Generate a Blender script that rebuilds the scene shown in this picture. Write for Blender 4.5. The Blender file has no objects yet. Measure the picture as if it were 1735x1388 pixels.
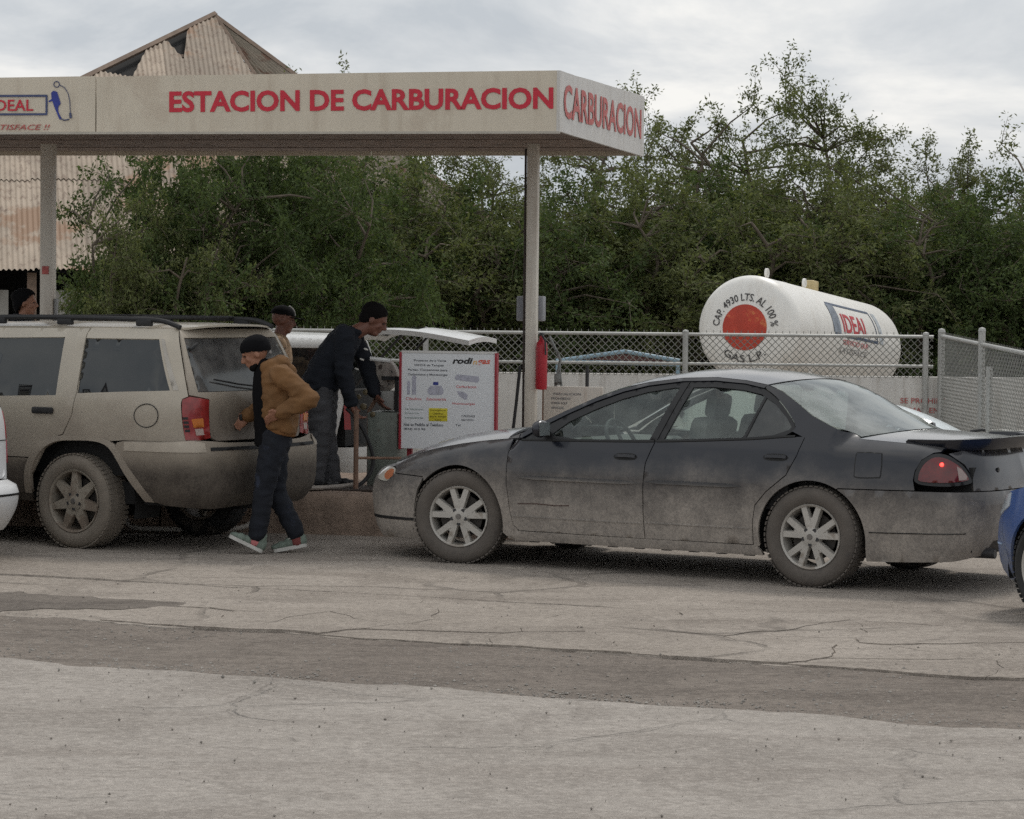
import bpy, bmesh, math, random
import numpy as np
from mathutils import Vector, Matrix, noise
from mathutils.geometry import delaunay_2d_cdt

# ------------------------------------------------------------------ camera, world, sun, exposure
scene = bpy.context.scene
COL = scene.collection
R = math.radians
EYE = 1.93
FPX = 4900.0                      # focal length in pixels of a 1735 px wide frame
cam_data = bpy.data.cameras.new('camera')
cam_data.sensor_width = 36.0
cam_data.lens = 36.0 * FPX / 1735.0
cam_data.clip_start = 0.5
cam_data.clip_end = 3000.0
cam = bpy.data.objects.new('camera', cam_data)
COL.objects.link(cam)
_p = math.atan((694 - 495) / FPX); _r = R(0.6)
_fw = Vector((0, math.cos(_p), -math.sin(_p)))
_r0 = Vector((1, 0, 0)); _u0 = Vector((0, math.sin(_p), math.cos(_p)))
_right = _r0 * math.cos(_r) + _u0 * math.sin(_r)
_up = -_r0 * math.sin(_r) + _u0 * math.cos(_r)
_m = Matrix((_right, _up, -_fw)).transposed().to_4x4()
_m.translation = (0, 0, EYE)
cam.matrix_world = _m
scene.camera = cam

SUN_EL, SUN_AZ = R(58), R(25)     # high soft sun behind thin cloud, a little behind the station
world = bpy.data.worlds.new('World'); scene.world = world
world.use_nodes = True
wn, wl = world.node_tree.nodes, world.node_tree.links
wn.clear()
w_out = wn.new('ShaderNodeOutputWorld'); w_bg = wn.new('ShaderNodeBackground')
w_sky = wn.new('ShaderNodeTexSky'); w_sky.sky_type = 'NISHITA'; w_sky.sun_disc = False
w_sky.sun_elevation = SUN_EL; w_sky.sun_rotation = SUN_AZ
w_sky.air_density = 1.0; w_sky.dust_density = 3.0
w_bg.inputs['Strength'].default_value = 0.110
# cloud layer: direction projected on a flat ceiling, noise bands stretched sideways
w_tc = wn.new('ShaderNodeTexCoord'); w_sep = wn.new('ShaderNodeSeparateXYZ')
wl.new(w_tc.outputs['Generated'], w_sep.inputs[0])
def wmath(op, a, b=None, c=None):
    n = wn.new('ShaderNodeMath'); n.operation = op
    for i, v in enumerate((a, b, c)):
        if v is None: continue
        if isinstance(v, (int, float)): n.inputs[i].default_value = v
        else: wl.new(v, n.inputs[i])
    return n.outputs[0]
w_z = wmath('ADD', wmath('MAXIMUM', w_sep.outputs['Z'], 0.0), 0.26)
w_cx = wmath('DIVIDE', w_sep.outputs['X'], w_z)
w_cy = wmath('DIVIDE', w_sep.outputs['Y'], w_z)
w_comb = wn.new('ShaderNodeCombineXYZ')
wl.new(w_cx, w_comb.inputs[0]); wl.new(wmath('MULTIPLY', w_cy, 1.0), w_comb.inputs[1])
w_n1 = wn.new('ShaderNodeTexNoise'); w_n1.inputs['Scale'].default_value = 2.6; w_n1.inputs['Detail'].default_value = 9.0
w_n1.inputs['Roughness'].default_value = 0.58; w_n1.inputs['Distortion'].default_value = 0.35
w_map = wn.new('ShaderNodeMapping'); w_map.inputs['Scale'].default_value = (1.0, 0.85, 1.0); w_map.inputs['Location'].default_value = (1.37, 0.4, 3.1)
wl.new(w_comb.outputs[0], w_map.inputs[0]); wl.new(w_map.outputs[0], w_n1.inputs['Vector'])
w_ramp = wn.new('ShaderNodeValToRGB')
cr = w_ramp.color_ramp
cr.elements[0].position = 0.37; cr.elements[0].color = (5.0, 5.35, 5.75, 1)
cr.elements[1].position = 0.63; cr.elements[1].color = (8.8, 8.7, 8.45, 1)
e = cr.elements.new(0.49); e.color = (6.5, 6.7, 6.9, 1)
wl.new(w_n1.outputs['Fac'], w_ramp.inputs[0])
w_mix = wn.new('ShaderNodeMixRGB'); w_mix.inputs[0].default_value = 0.93
wl.new(w_sky.outputs[0], w_mix.inputs[1]); wl.new(w_ramp.outputs[0], w_mix.inputs[2])
wl.new(w_mix.outputs[0], w_bg.inputs['Color']); wl.new(w_bg.outputs[0], w_out.inputs['Surface'])

sun_data = bpy.data.lights.new('sun', 'SUN'); sun_data.energy = 1.4; sun_data.angle = R(11); sun_data.color = (1.0, 0.96, 0.9)
sun = bpy.data.objects.new('sun', sun_data); COL.objects.link(sun)
_sd = Vector((math.sin(SUN_AZ) * math.cos(SUN_EL), math.cos(SUN_AZ) * math.cos(SUN_EL), math.sin(SUN_EL)))
sun.rotation_euler = _sd.to_track_quat('Z', 'Y').to_euler()

vs = scene.view_settings
vs.view_transform = 'Standard'; vs.look = 'None'; vs.exposure = 0.0; vs.gamma = 1.0
vs.use_curve_mapping = False
cy = scene.cycles; cy.max_bounces = 6; cy.diffuse_bounces = 2; cy.use_adaptive_sampling = True; cy.adaptive_threshold = 0.022; cy.use_denoising = False; cy.glossy_bounces = 3; cy.transmission_bounces = 4; cy.transparent_max_bounces = 12

# ------------------------------------------------------------------ materials
MATS = {}
def srgb(r, g, b):
    f = lambda c: (c / 255 / 12.92) if c / 255 <= 0.04045 else ((c / 255 + 0.055) / 1.055) ** 2.4
    return (f(r), f(g), f(b))

class NT:
    """small wrapper for node trees"""
    def __init__(s, m):
        s.n, s.l = m.node_tree.nodes, m.node_tree.links
    def new(s, t, **kw):
        x = s.n.new('ShaderNode' + t)
        for k, v in kw.items(): setattr(x, k, v)
        return x
    def set(s, sock, v):
        if hasattr(v, 'is_output') or isinstance(v, bpy.types.NodeSocket): s.l.new(v, sock)
        elif isinstance(v, (tuple, list)) and len(v) == 3 and sock.type == 'RGBA': sock.default_value = (*v, 1)
        else: sock.default_value = v
    def math(s, op, a, b=None, clamp=False):
        x = s.new('Math', operation=op, use_clamp=clamp); s.set(x.inputs[0], a)
        if b is not None: s.set(x.inputs[1], b)
        return x.outputs[0]
    def mix(s, f, a, b, blend='MIX'):
        x = s.new('MixRGB', blend_type=blend); s.set(x.inputs[0], f); s.set(x.inputs[1], a); s.set(x.inputs[2], b)
        return x.outputs[0]
    def noise(s, vec, scale, detail=4, rough=0.55, dist=0.0):
        x = s.new('TexNoise'); s.l.new(vec, x.inputs['Vector'])
        x.inputs['Scale'].default_value = scale; x.inputs['Detail'].default_value = detail
        x.inputs['Roughness'].default_value = rough; x.inputs['Distortion'].default_value = dist
        return x.outputs['Fac']
    def ramp(s, f, a, b):
        """smooth 0..1 between a and b"""
        x = s.new('MapRange', interpolation_type='SMOOTHSTEP'); s.set(x.inputs['Value'], f)
        x.inputs['From Min'].default_value = a; x.inputs['From Max'].default_value = b
        return x.outputs['Result']
    def scalevec(s, vec, sc):
        x = s.new('Mapping'); s.l.new(vec, x.inputs[0]); x.inputs['Scale'].default_value = sc
        return x.outputs[0]

def mat(name, col, rough=0.6, metal=0.0, var=0.12, scale=6.0, dirt=None, bump=None, spec=0.5, coat=0.0, sheen=0.0,
        rand=0.0, streak=None, rust=None, patchy=1.0):
    """dirt = (colour, z_low, z_high, amount): dust settled low on the thing; streak = (colour, amount): vertical run-off stains
       rust = (colour, threshold, scale); rand = per-object brightness change"""
    if name in MATS: return MATS[name]
    m = bpy.data.materials.new(name); m.use_nodes = True; MATS[name] = m
    t = NT(m); b = t.n['Principled BSDF']
    tc = t.new('TexCoord'); vec = tc.outputs['Object']
    n1 = t.noise(vec, scale, 6, 0.6)
    c = t.mix(t.ramp(n1, 0.25, 0.75), tuple(x * (1 - var) for x in col), tuple(min(1, x * (1 + var)) for x in col))
    rg = rough
    if rand:
        oi = t.new('ObjectInfo')
        k = t.math('ADD', t.math('MULTIPLY', oi.outputs['Random'], 2 * rand), 1 - rand)
        hs = t.new('HueSaturation'); t.set(hs.inputs['Value'], k); t.set(hs.inputs['Color'], c); c = hs.outputs[0]
    if streak:
        sv = t.scalevec(vec, (1, 1, 0.12)); ns = t.noise(sv, 9.0, 5, 0.6)
        c = t.mix(t.math('MULTIPLY', t.ramp(ns, 0.48, 0.75), streak[1]), c, streak[0])
    if rust:
        nr = t.noise(vec, rust[2], 7, 0.65)
        f = t.ramp(nr, rust[1], rust[1] + 0.09)
        c = t.mix(f, c, rust[0])
    if dirt:
        dc, z0, z1, am = dirt
        sp = t.new('SeparateXYZ'); t.l.new(vec, sp.inputs[0])
        nd = t.noise(vec, 3.0, 6, 0.65); nf = t.noise(vec, 60.0, 3, 0.7)
        zz = t.math('ADD', sp.outputs['Z'], t.math('MULTIPLY', t.math('SUBTRACT', nd, 0.5), (z1 - z0) * 0.9))
        f = t.ramp(zz, z1, z0)
        np_ = t.noise(vec, 5.0, 7, 0.7, 0.6); ns_ = t.noise(t.scalevec(vec, (1, 1, 0.25)), 26.0, 4, 0.7)
        f = t.math('MULTIPLY', f, t.math('ADD', t.math('MULTIPLY', t.ramp(np_, 0.25, 0.7), 0.5 * patchy), 0.83 - 0.25 * patchy))
        f = t.math('MULTIPLY', f, t.math('ADD', t.math('MULTIPLY', t.ramp(nf, 0.3, 0.7), 0.45 * patchy), t.math('ADD', t.math('MULTIPLY', ns_, 0.5 * patchy), am - 0.47 * patchy)), clamp=True)
        c = t.mix(f, c, dc)
        rg = t.math('ADD', t.math('MULTIPLY', f, 0.9 - rough), rough, clamp=True)
        if coat: t.set(b.inputs['Coat Weight'], t.math('MULTIPLY', t.math('SUBTRACT', 1.0, f, clamp=True), coat))
    elif coat: b.inputs['Coat Weight'].default_value = coat
    if coat: b.inputs['Coat Roughness'].default_value = 0.12
    t.set(b.inputs['Base Color'], c); t.set(b.inputs['Roughness'], rg)
    b.inputs['Metallic'].default_value = metal; b.inputs['Specular IOR Level'].default_value = spec
    if sheen: b.inputs['Sheen Weight'].default_value = sheen
    if bump:
        nb = t.noise(vec, bump[0], 5, 0.6)
        bp = t.new('Bump'); bp.inputs['Strength'].default_value = bump[1]; bp.inputs['Distance'].default_value = bump[2] if len(bump) > 2 else 0.01
        t.l.new(nb, bp.inputs['Height']); t.l.new(bp.outputs[0], b.inputs['Normal'])
    return m

def emis(name, col, strength):
    m = mat(name, col, 0.3)
    b = m.node_tree.nodes['Principled BSDF']
    b.inputs['Emission Color'].default_value = (*col, 1); b.inputs['Emission Strength'].default_value = strength
    return m

def glass(name, tint, rough=0.05, dusty=0.25, dust=(0.42, 0.40, 0.37), opaque=0.0, dark=(0.02, 0.022, 0.025)):
    """thin pane: tinted see-through + sky reflection + dust film; opaque>0 mixes in a dark privacy film"""
    m = bpy.data.materials.new(name); m.use_nodes = True; MATS[name] = m
    t = NT(m); t.n.remove(t.n['Principled BSDF']); out = t.n['Material Output']
    tc = t.new('TexCoord'); vec = tc.outputs['Object']
    tr = t.new('BsdfTransparent'); tr.inputs[0].default_value = (*tint, 1)
    gl = t.new('BsdfGlossy'); gl.inputs['Roughness'].default_value = rough; gl.inputs[0].default_value = (0.9, 0.95, 0.95, 1)
    fr = t.new('LayerWeight'); fr.inputs['Blend'].default_value = 0.22
    ms = t.new('MixShader'); t.l.new(t.math('ADD', t.math('MULTIPLY', fr.outputs['Fresnel'], 1.0), 0.05, clamp=True), ms.inputs[0])
    base = tr.outputs[0]
    if opaque:
        dk = t.new('BsdfDiffuse'); dk.inputs[0].default_value = (*dark, 1)
        mo = t.new('MixShader'); mo.inputs[0].default_value = opaque
        t.l.new(base, mo.inputs[1]); t.l.new(dk.outputs[0], mo.inputs[2]); base = mo.outputs[0]
    t.l.new(base, ms.inputs[1]); t.l.new(gl.outputs[0], ms.inputs[2])
    df = t.new('BsdfDiffuse'); df.inputs[0].default_value = (*dust, 1)
    ms2 = t.new('MixShader')
    nd = t.noise(vec, 4.0, 6, 0.6)
    t.l.new(t.math('MULTIPLY', t.ramp(nd, 0.2, 0.8), dusty * 1.6, clamp=True), ms2.inputs[0])
    t.l.new(ms.outputs[0], ms2.inputs[1]); t.l.new(df.outputs[0], ms2.inputs[2])
    t.l.new(ms2.outputs[0], out.inputs['Surface'])
    return m

# ------------------------------------------------------------------ object helpers
def link(name, me, m=None, parent=None):
    o = bpy.data.objects.new(name, me); COL.objects.link(o)
    if m is not None and me is not None and not me.materials: me.materials.append(m)
    if parent is not None: o.parent = parent
    return o

def tag(o, label=None, cat=None, group=None, kind=None):
    if label: o['label'] = label
    if cat: o['category'] = cat
    if group: o['group'] = group
    if kind: o['kind'] = kind
    return o

def thing(name, label, cat, loc=(0, 0, 0), rotz=0.0, group=None):
    o = bpy.data.objects.new(name, None); COL.objects.link(o)
    o.location = loc; o.rotation_euler = (0, 0, rotz); o.empty_display_size = 0.2
    return tag(o, label, cat, group)

def copy_tree(o, parent=None):
    c = o.copy(); COL.objects.link(c); c.parent = parent
    for ch in [x for x in o.children]: copy_tree(ch, c)
    return c

class MB:
    def __init__(s): s.v = []; s.f = []
    def add(s, vs, fs):
        k = len(s.v); s.v += [tuple(x) for x in vs]; s.f += [tuple(i + k for i in f) for f in fs]; return s
    def box(s, c, d, rot=None, bev=0.0):
        x, y, z = d[0] / 2, d[1] / 2, d[2] / 2
        vs = [Vector((a * x, b * y, e * z)) for a in (-1, 1) for b in (-1, 1) for e in (-1, 1)]
        fs = [(0, 1, 3, 2), (4, 6, 7, 5), (0, 4, 5, 1), (2, 3, 7, 6), (0, 2, 6, 4), (1, 5, 7, 3)]
        if bev:
            bm = bmesh.new(); bvs = [bm.verts.new(v) for v in vs]
            for f in fs: bm.faces.new([bvs[i] for i in f])
            bmesh.ops.bevel(bm, geom=bm.edges[:], offset=bev, segments=2, profile=0.5, affect='EDGES')
            bm.verts.index_update(); vs = [v.co.copy() for v in bm.verts]; fs = [[v.index for v in f.verts] for f in bm.faces]; bm.free()
        if rot is not None: vs = [rot @ v for v in vs]
        return s.add([v + Vector(c) for v in vs], fs)
    def tube(s, path, r, n=8, cap=True):
        path = [Vector(p) for p in path]; rs = r if isinstance(r, (list, tuple)) else [r] * len(path)
        vs = []; prev = None
        for i, p in enumerate(path):
            t = (path[min(i + 1, len(path) - 1)] - path[max(i - 1, 0)]).normalized()
            if prev is None:
                a = Vector((0, 0, 1)) if abs(t.z) < 0.9 else Vector((1, 0, 0)); e1 = t.cross(a).normalized()
            else:
                e1 = (prev - t * prev.dot(t)).normalized()
            prev = e1; e2 = t.cross(e1)
            vs += [p + (e1 * math.cos(q) + e2 * math.sin(q)) * rs[i] for q in (2 * math.pi * j / n for j in range(n))]
        fs = [(i * n + j, i * n + (j + 1) % n, (i + 1) * n + (j + 1) % n, (i + 1) * n + j) for i in range(len(path) - 1) for j in range(n)]
        if cap: fs += [tuple(range(n - 1, -1, -1)), tuple((len(path) - 1) * n + j for j in range(n))]
        return s.add(vs, fs)
    def lathe(s, prof, c=(0, 0, 0), axis='z', n=32, close=False):
        """prof: list of (r, h) along the axis"""
        vs = []
        for r, h in prof:
            for j in range(n):
                q = 2 * math.pi * j / n; a, b = r * math.cos(q), r * math.sin(q)
                vs.append({'z': (a, b, h), 'y': (a, h, -b), 'x': (h, a, b)}[axis])
        K = len(prof); fs = [(i * n + j, i * n + (j + 1) % n, (i + 1) * n + (j + 1) % n, (i + 1) * n + j) for i in range(K - 1) for j in range(n)]
        if close: fs += [((K - 1) * n + j, (K - 1) * n + (j + 1) % n, (j + 1) % n, j) for j in range(n)]
        else:
            if prof[0][0] > 1e-5: fs.append(tuple(range(n - 1, -1, -1)))
            if prof[-1][0] > 1e-5: fs.append(tuple((K - 1) * n + j for j in range(n)))
        return s.add([Vector(v) + Vector(c) for v in vs], fs)
    def prism(s, poly, d0, d1, fn):
        """extrude a 2D polygon between depths d0 and d1; fn(a, b, d) -> point"""
        n = len(poly); vs = [fn(a, b, d0) for a, b in poly] + [fn(a, b, d1) for a, b in poly]
        return s.add(vs, [tuple(range(n)), tuple(range(2 * n - 1, n - 1, -1))] + [(i, i + n, (i + 1) % n + n, (i + 1) % n) for i in range(n)])
    def ellipsoid(s, c, r, rot=None, nu=16, nv=10):
        vs = []; 
        for i in range(nv + 1):
            a = math.pi * i / nv
            for j in range(nu):
                b = 2 * math.pi * j / nu
                v = Vector((r[0] * math.sin(a) * math.cos(b), r[1] * math.sin(a) * math.sin(b), r[2] * math.cos(a)))
                if rot is not None: v = rot @ v
                vs.append(v + Vector(c))
        return s.add(vs, [(i * nu + j, (i + 1) * nu + j, (i + 1) * nu + (j + 1) % nu, i * nu + (j + 1) % nu) for i in range(nv) for j in range(nu)])
    def xform(s, M): s.v = [tuple(M @ Vector(v)) for v in s.v]; return s
    def mesh(s, name, m=None, smooth=35):
        me = bpy.data.meshes.new(name); me.from_pydata(s.v, [], s.f); me.update()
        bm = bmesh.new(); bm.from_mesh(me); bmesh.ops.remove_doubles(bm, verts=bm.verts, dist=1e-5)
        bmesh.ops.recalc_face_normals(bm, faces=bm.faces); bm.to_mesh(me); bm.free()
        if smooth:
            me.polygons.foreach_set('use_smooth', [True] * len(me.polygons)); me.set_sharp_from_angle(angle=R(smooth))
        if m is not None: me.materials.append(m)
        return me
    def build(s, name, m, parent=None, smooth=35):
        return link(name, s.mesh(name, m, smooth), None, parent)

def text_mesh(name, body, size, m, parent, M, bold=0.0, depth=0.002, shear=0.0, align='LEFT', width=None, height=None, bend=None):
    """lettering as thin raised geometry; M maps (x right, y up, z out) to parent space"""
    cu = bpy.data.curves.new(name, 'FONT'); cu.body = body; cu.size = size; cu.offset = bold; cu.extrude = depth
    cu.shear = shear; cu.align_x = 'LEFT'; cu.resolution_u = 3
    tmp = bpy.data.objects.new('tmp', cu); COL.objects.link(tmp)
    dg = bpy.context.evaluated_depsgraph_get(); dg.update()
    me = bpy.data.meshes.new_from_object(tmp.evaluated_get(dg)); me.name = name
    bpy.data.objects.remove(tmp); bpy.data.curves.remove(cu)
    n = len(me.vertices); co = np.empty(n * 3); me.vertices.foreach_get('co', co); co = co.reshape(-1, 3)
    x0, x1 = co[:, 0].min(), co[:, 0].max(); y0, y1 = co[:, 1].min(), co[:, 1].max()
    co[:, 0] -= x0; co[:, 1] -= y0
    if width: co[:, 0] *= width / (x1 - x0)
    if height: co[:, 1] *= height / (y1 - y0)
    if align == 'CENTER': co[:, 0] -= co[:, 0].max() / 2
    co[:, 2] -= co[:, 2].min()
    if bend is not None:
        me.vertices.foreach_set('co', co.ravel()); me.update(); bm = bmesh.new(); bm.from_mesh(me)
        for ax, st in ((1, (co[:, 1].max()) / 6 + 1e-4), (0, max(0.05, co[:, 0].max() / 24))):
            k = 1
            while k * st < co[:, ax].max():
                nrm = [0, 0, 0]; nrm[ax] = 1; pt = [0, 0, 0]; pt[ax] = k * st + 1.3e-4
                bmesh.ops.bisect_plane(bm, geom=bm.verts[:] + bm.edges[:] + bm.faces[:], plane_co=pt, plane_no=nrm); k += 1
        bm.to_mesh(me); bm.free(); n = len(me.vertices); co = np.empty(n * 3); me.vertices.foreach_get('co', co); co = co.reshape(-1, 3)
    if bend is not None: pts = [tuple(bend(Vector(p))) for p in co]
    else: pts = [tuple(M @ Vector(p)) for p in co]
    me.vertices.foreach_set('co', np.array(pts).ravel()); me.materials.clear(); me.materials.append(m); me.update()
    return link(name, me, None, parent)

def frame_mat(o, x, y):
    """matrix with origin o, columns x, y and x cross y"""
    x = Vector(x).normalized(); y = Vector(y).normalized(); z = x.cross(y)
    return Matrix(((x.x, y.x, z.x, o[0]), (x.y, y.y, z.y, o[1]), (x.z, y.z, z.z, o[2]), (0, 0, 0, 1)))

def catmull(pts, n):
    """resample a polyline smoothly with n points per span"""
    P = [Vector(p) for p in pts]; out = []
    for i in range(len(P) - 1):
        p0, p1, p2, p3 = P[max(i - 1, 0)], P[i], P[i + 1], P[min(i + 2, len(P) - 1)]
        for k in range(n):
            t = k / n
            out.append(0.5 * ((2 * p1) + (p2 - p0) * t + (2 * p0 - 5 * p1 + 4 * p2 - p3) * t * t + (3 * p1 - p0 - 3 * p2 + p3) * t ** 3))
    out.append(P[-1]); return out
# ------------------------------------------------------------------ ground
DUST = srgb(150, 143, 133)
def ground_mat(name, c1, c2, dark, speck=0.5, cracks=0.0, streak_dir=0.4, oil=0.3):
    m = bpy.data.materials.new(name); m.use_nodes = True; MATS[name] = m
    t = NT(m); b = t.n['Principled BSDF']; tc = t.new('TexCoord'); vec = tc.outputs['Object']
    rot = t.new('Mapping'); t.l.new(vec, rot.inputs[0]); rot.inputs['Rotation'].default_value = (0, 0, streak_dir); rot.inputs['Scale'].default_value = (0.22, 1.5, 1)
    big = t.noise(vec, 0.35, 5, 0.55, 0.4); st = t.noise(rot.outputs[0], 0.9, 7, 0.62, 0.5); mid = t.noise(vec, 2.2, 6, 0.65); fine = t.noise(vec, 42, 4, 0.75)
    grit = t.noise(vec, 150, 2, 0.6)
    c = t.mix(t.ramp(t.math('ADD', t.math('MULTIPLY', big, 0.5), t.math('MULTIPLY', st, 0.5)), 0.36, 0.62), c1, c2)
    c = t.mix(t.math('MULTIPLY', t.ramp(st, 0.50, 0.66), 0.75), c, dark)
    bl = t.noise(vec, 0.95, 8, 0.68, 0.8); c = t.mix(t.math('MULTIPLY', t.ramp(bl, 0.50, 0.60), 0.55), c, tuple(x * 0.86 for x in dark)); c = t.mix(t.math('MULTIPLY', t.ramp(bl, 0.44, 0.34), 0.45), c, tuple(min(1, x * 1.18) for x in c2))
    c = t.mix(t.math('MULTIPLY', t.ramp(mid, 0.52, 0.72), oil), c, tuple(x * 0.72 for x in dark))
    c = t.mix(t.math('MULTIPLY', t.ramp(fine, 0.42, 0.66), 0.6), c, tuple(min(1, x * 1.45) for x in c2))
    f2 = t.noise(vec, 21, 5, 0.8); c = t.mix(t.math('MULTIPLY', t.ramp(f2, 0.50, 0.62), 0.6), c, tuple(x * 0.72 for x in dark))
    st2 = t.noise(rot.outputs[0], 3.2, 6, 0.7, 0.3); c = t.mix(t.math('MULTIPLY', t.ramp(st2, 0.54, 0.66), 0.35), c, tuple(x * 0.85 for x in dark))
    c = t.mix(t.math('MULTIPLY', t.ramp(grit, 0.52, 0.64), speck), c, tuple(x * 0.42 for x in dark))
    vo = t.new('TexVoronoi'); vo.inputs['Scale'].default_value = 9.0; t.l.new(vec, vo.inputs['Vector'])
    c = t.mix(t.math('MULTIPLY', t.ramp(vo.outputs['Distance'], 0.10, 0.04), speck * 0.35), c, tuple(x * 0.35 for x in dark))
    h = t.math('ADD', t.math('MULTIPLY', fine, 0.5), t.math('ADD', t.math('MULTIPLY', mid, 1.6), t.math('MULTIPLY', grit, 0.35)))
    if cracks:
        wv = t.new('MixRGB', blend_type='ADD'); wv.inputs[0].default_value = 0.55; t.l.new(vec, wv.inputs[1])
        nz = t.new('TexNoise'); nz.inputs['Scale'].default_value = 1.1; nz.inputs['Detail'].default_value = 6; t.l.new(vec, nz.inputs['Vector']); t.l.new(nz.outputs['Color'], wv.inputs[2])
        v2 = t.new('TexVoronoi', feature='DISTANCE_TO_EDGE'); v2.inputs['Scale'].default_value = 0.62; t.l.new(wv.outputs[0], v2.inputs['Vector'])
        cm = t.math('MULTIPLY', t.ramp(v2.outputs['Distance'], 0.022, 0.004), t.ramp(t.noise(vec, 0.5, 3), 0.45, 0.6))
        c = t.mix(t.math('MULTIPLY', cm, cracks), c, tuple(x * 0.35 for x in dark))
        h = t.math('SUBTRACT', h, t.math('MULTIPLY', cm, 1.2))
    t.set(b.inputs['Base Color'], c); b.inputs['Roughness'].default_value = 0.93; b.inputs['Specular IOR Level'].default_value = 0.25
    bp = t.new('Bump'); bp.inputs['Strength'].default_value = 1.0; bp.inputs['Distance'].default_value = 0.02; t.l.new(h, bp.inputs['Height']); t.l.new(bp.outputs[0], b.inputs['Normal'])
    return m
M_DIRT = ground_mat('packed_dirt', srgb(121, 112, 104), srgb(138, 129, 120), srgb(101, 93, 86), 0.45)
M_ROAD = ground_mat('dusty_asphalt', srgb(157, 150, 142), srgb(173, 166, 158), srgb(144, 136, 128), 0.40, 0.10, oil=0.15)
M_APRON = ground_mat('dusty_concrete', srgb(154, 145, 135), srgb(171, 162, 152), srgb(134, 125, 116), 0.38, 0.40, oil=0.25)
M_YARD = ground_mat('yard_dirt', srgb(126, 114, 102), srgb(142, 131, 119), srgb(104, 94, 85), 0.4, 0.0)

def grid_sheet(name, x0, x1, y0, y1, step, z, m, amp=0.0, inside=None):
    nx, ny = max(1, round((x1 - x0) / step)), max(1, round((y1 - y0) / step))
    vs = []
    for j in range(ny + 1):
        for i in range(nx + 1):
            x, y = x0 + (x1 - x0) * i / nx, y0 + (y1 - y0) * j / ny
            vs.append((x, y, z + amp * noise.noise(Vector((x * 0.7, y * 0.7, 3.0)))))
    fs = [(j * (nx + 1) + i, j * (nx + 1) + i + 1, (j + 1) * (nx + 1) + i + 1, (j + 1) * (nx + 1) + i) for j in range(ny) for i in range(nx)]
    me = bpy.data.meshes.new(name); me.from_pydata(vs, [], fs); me.update()
    me.polygons.foreach_set('use_smooth', [True] * len(me.polygons))
    o = link(name, me, m); tag(o, kind='structure'); return o

grid_sheet('ground', -600, 600, -60, 1200, 60, -0.05, M_YARD)
# a step between two surfaces runs from upper left to lower right of the view
LX, LY = math.cos(R(23)), -math.sin(R(23))
def lane(a, d):      # a along the strip, d = distance from its near edge (positive away from the camera)
    ox, oy = -0.1, 13.95
    return (ox + LX * a - LY * d, oy + LY * a + LX * d)
def ragged(a, seed, amp): return amp * (noise.noise(Vector((a * 1.6, seed, 0))) + 0.5 * noise.noise(Vector((a * 5.0, seed, 4))) + 0.25 * noise.noise(Vector((a * 14.0, seed, 9))))
def strip_sheet(name, d0, d1, m, z, amp0, amp1, seed, a0=-40, a1=40, thick=0.045, nd=1):
    """surface between two ragged edges along the lane direction, with a worn broken lip"""
    N = 1000; mb = MB(); rows = []
    fr = [(-1, 0), (0, 0)] + [(k / nd, 0) for k in range(1, nd + 1)] + [(2, 0)]
    vs = []
    for i in range(N + 1):
        a = a0 + (a1 - a0) * i / N
        e0 = d0 + ragged(a, seed, amp0); e1 = d1 + ragged(a, seed + 7, amp1)
        for k, _ in fr:
            d = e0 if k <= 0 else (e1 if k >= 1 else e0 + (e1 - e0) * k)
            x, y = lane(a, d)
            zz = z + 0.006 * noise.noise(Vector((x * 0.8, y * 0.8, seed)))
            if k in (-1, 2): zz = z - thick; x, y = lane(a, d + (-0.02 if k == -1 else 0.02))
            vs.append((x, y, zz))
    n = len(fr)
    fs = [(i * n + j, (i + 1) * n + j, (i + 1) * n + j + 1, i * n + j + 1) for i in range(N) for j in range(n - 1)]
    me = bpy.data.meshes.new(name); me.from_pydata(vs, [], fs); me.update()
    bm = bmesh.new(); bm.from_mesh(me); bmesh.ops.recalc_face_normals(bm, faces=bm.faces); bm.to_mesh(me); bm.free()
    return tag(link(name, me, m), kind='structure')
strip_sheet('dirt_strip', -0.5, 2.7, M_DIRT, -0.016, 0.0, 0.0, 5.0, nd=6)
road = strip_sheet('road', -16.0, -0.02, M_ROAD, -0.008, 0.0, 0.10, 1.0, nd=10)
apron = strip_sheet('concrete_apron', 3.75, 26.0, M_APRON, 0.0, 0.06, 0.0, 2.0, nd=14)

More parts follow.
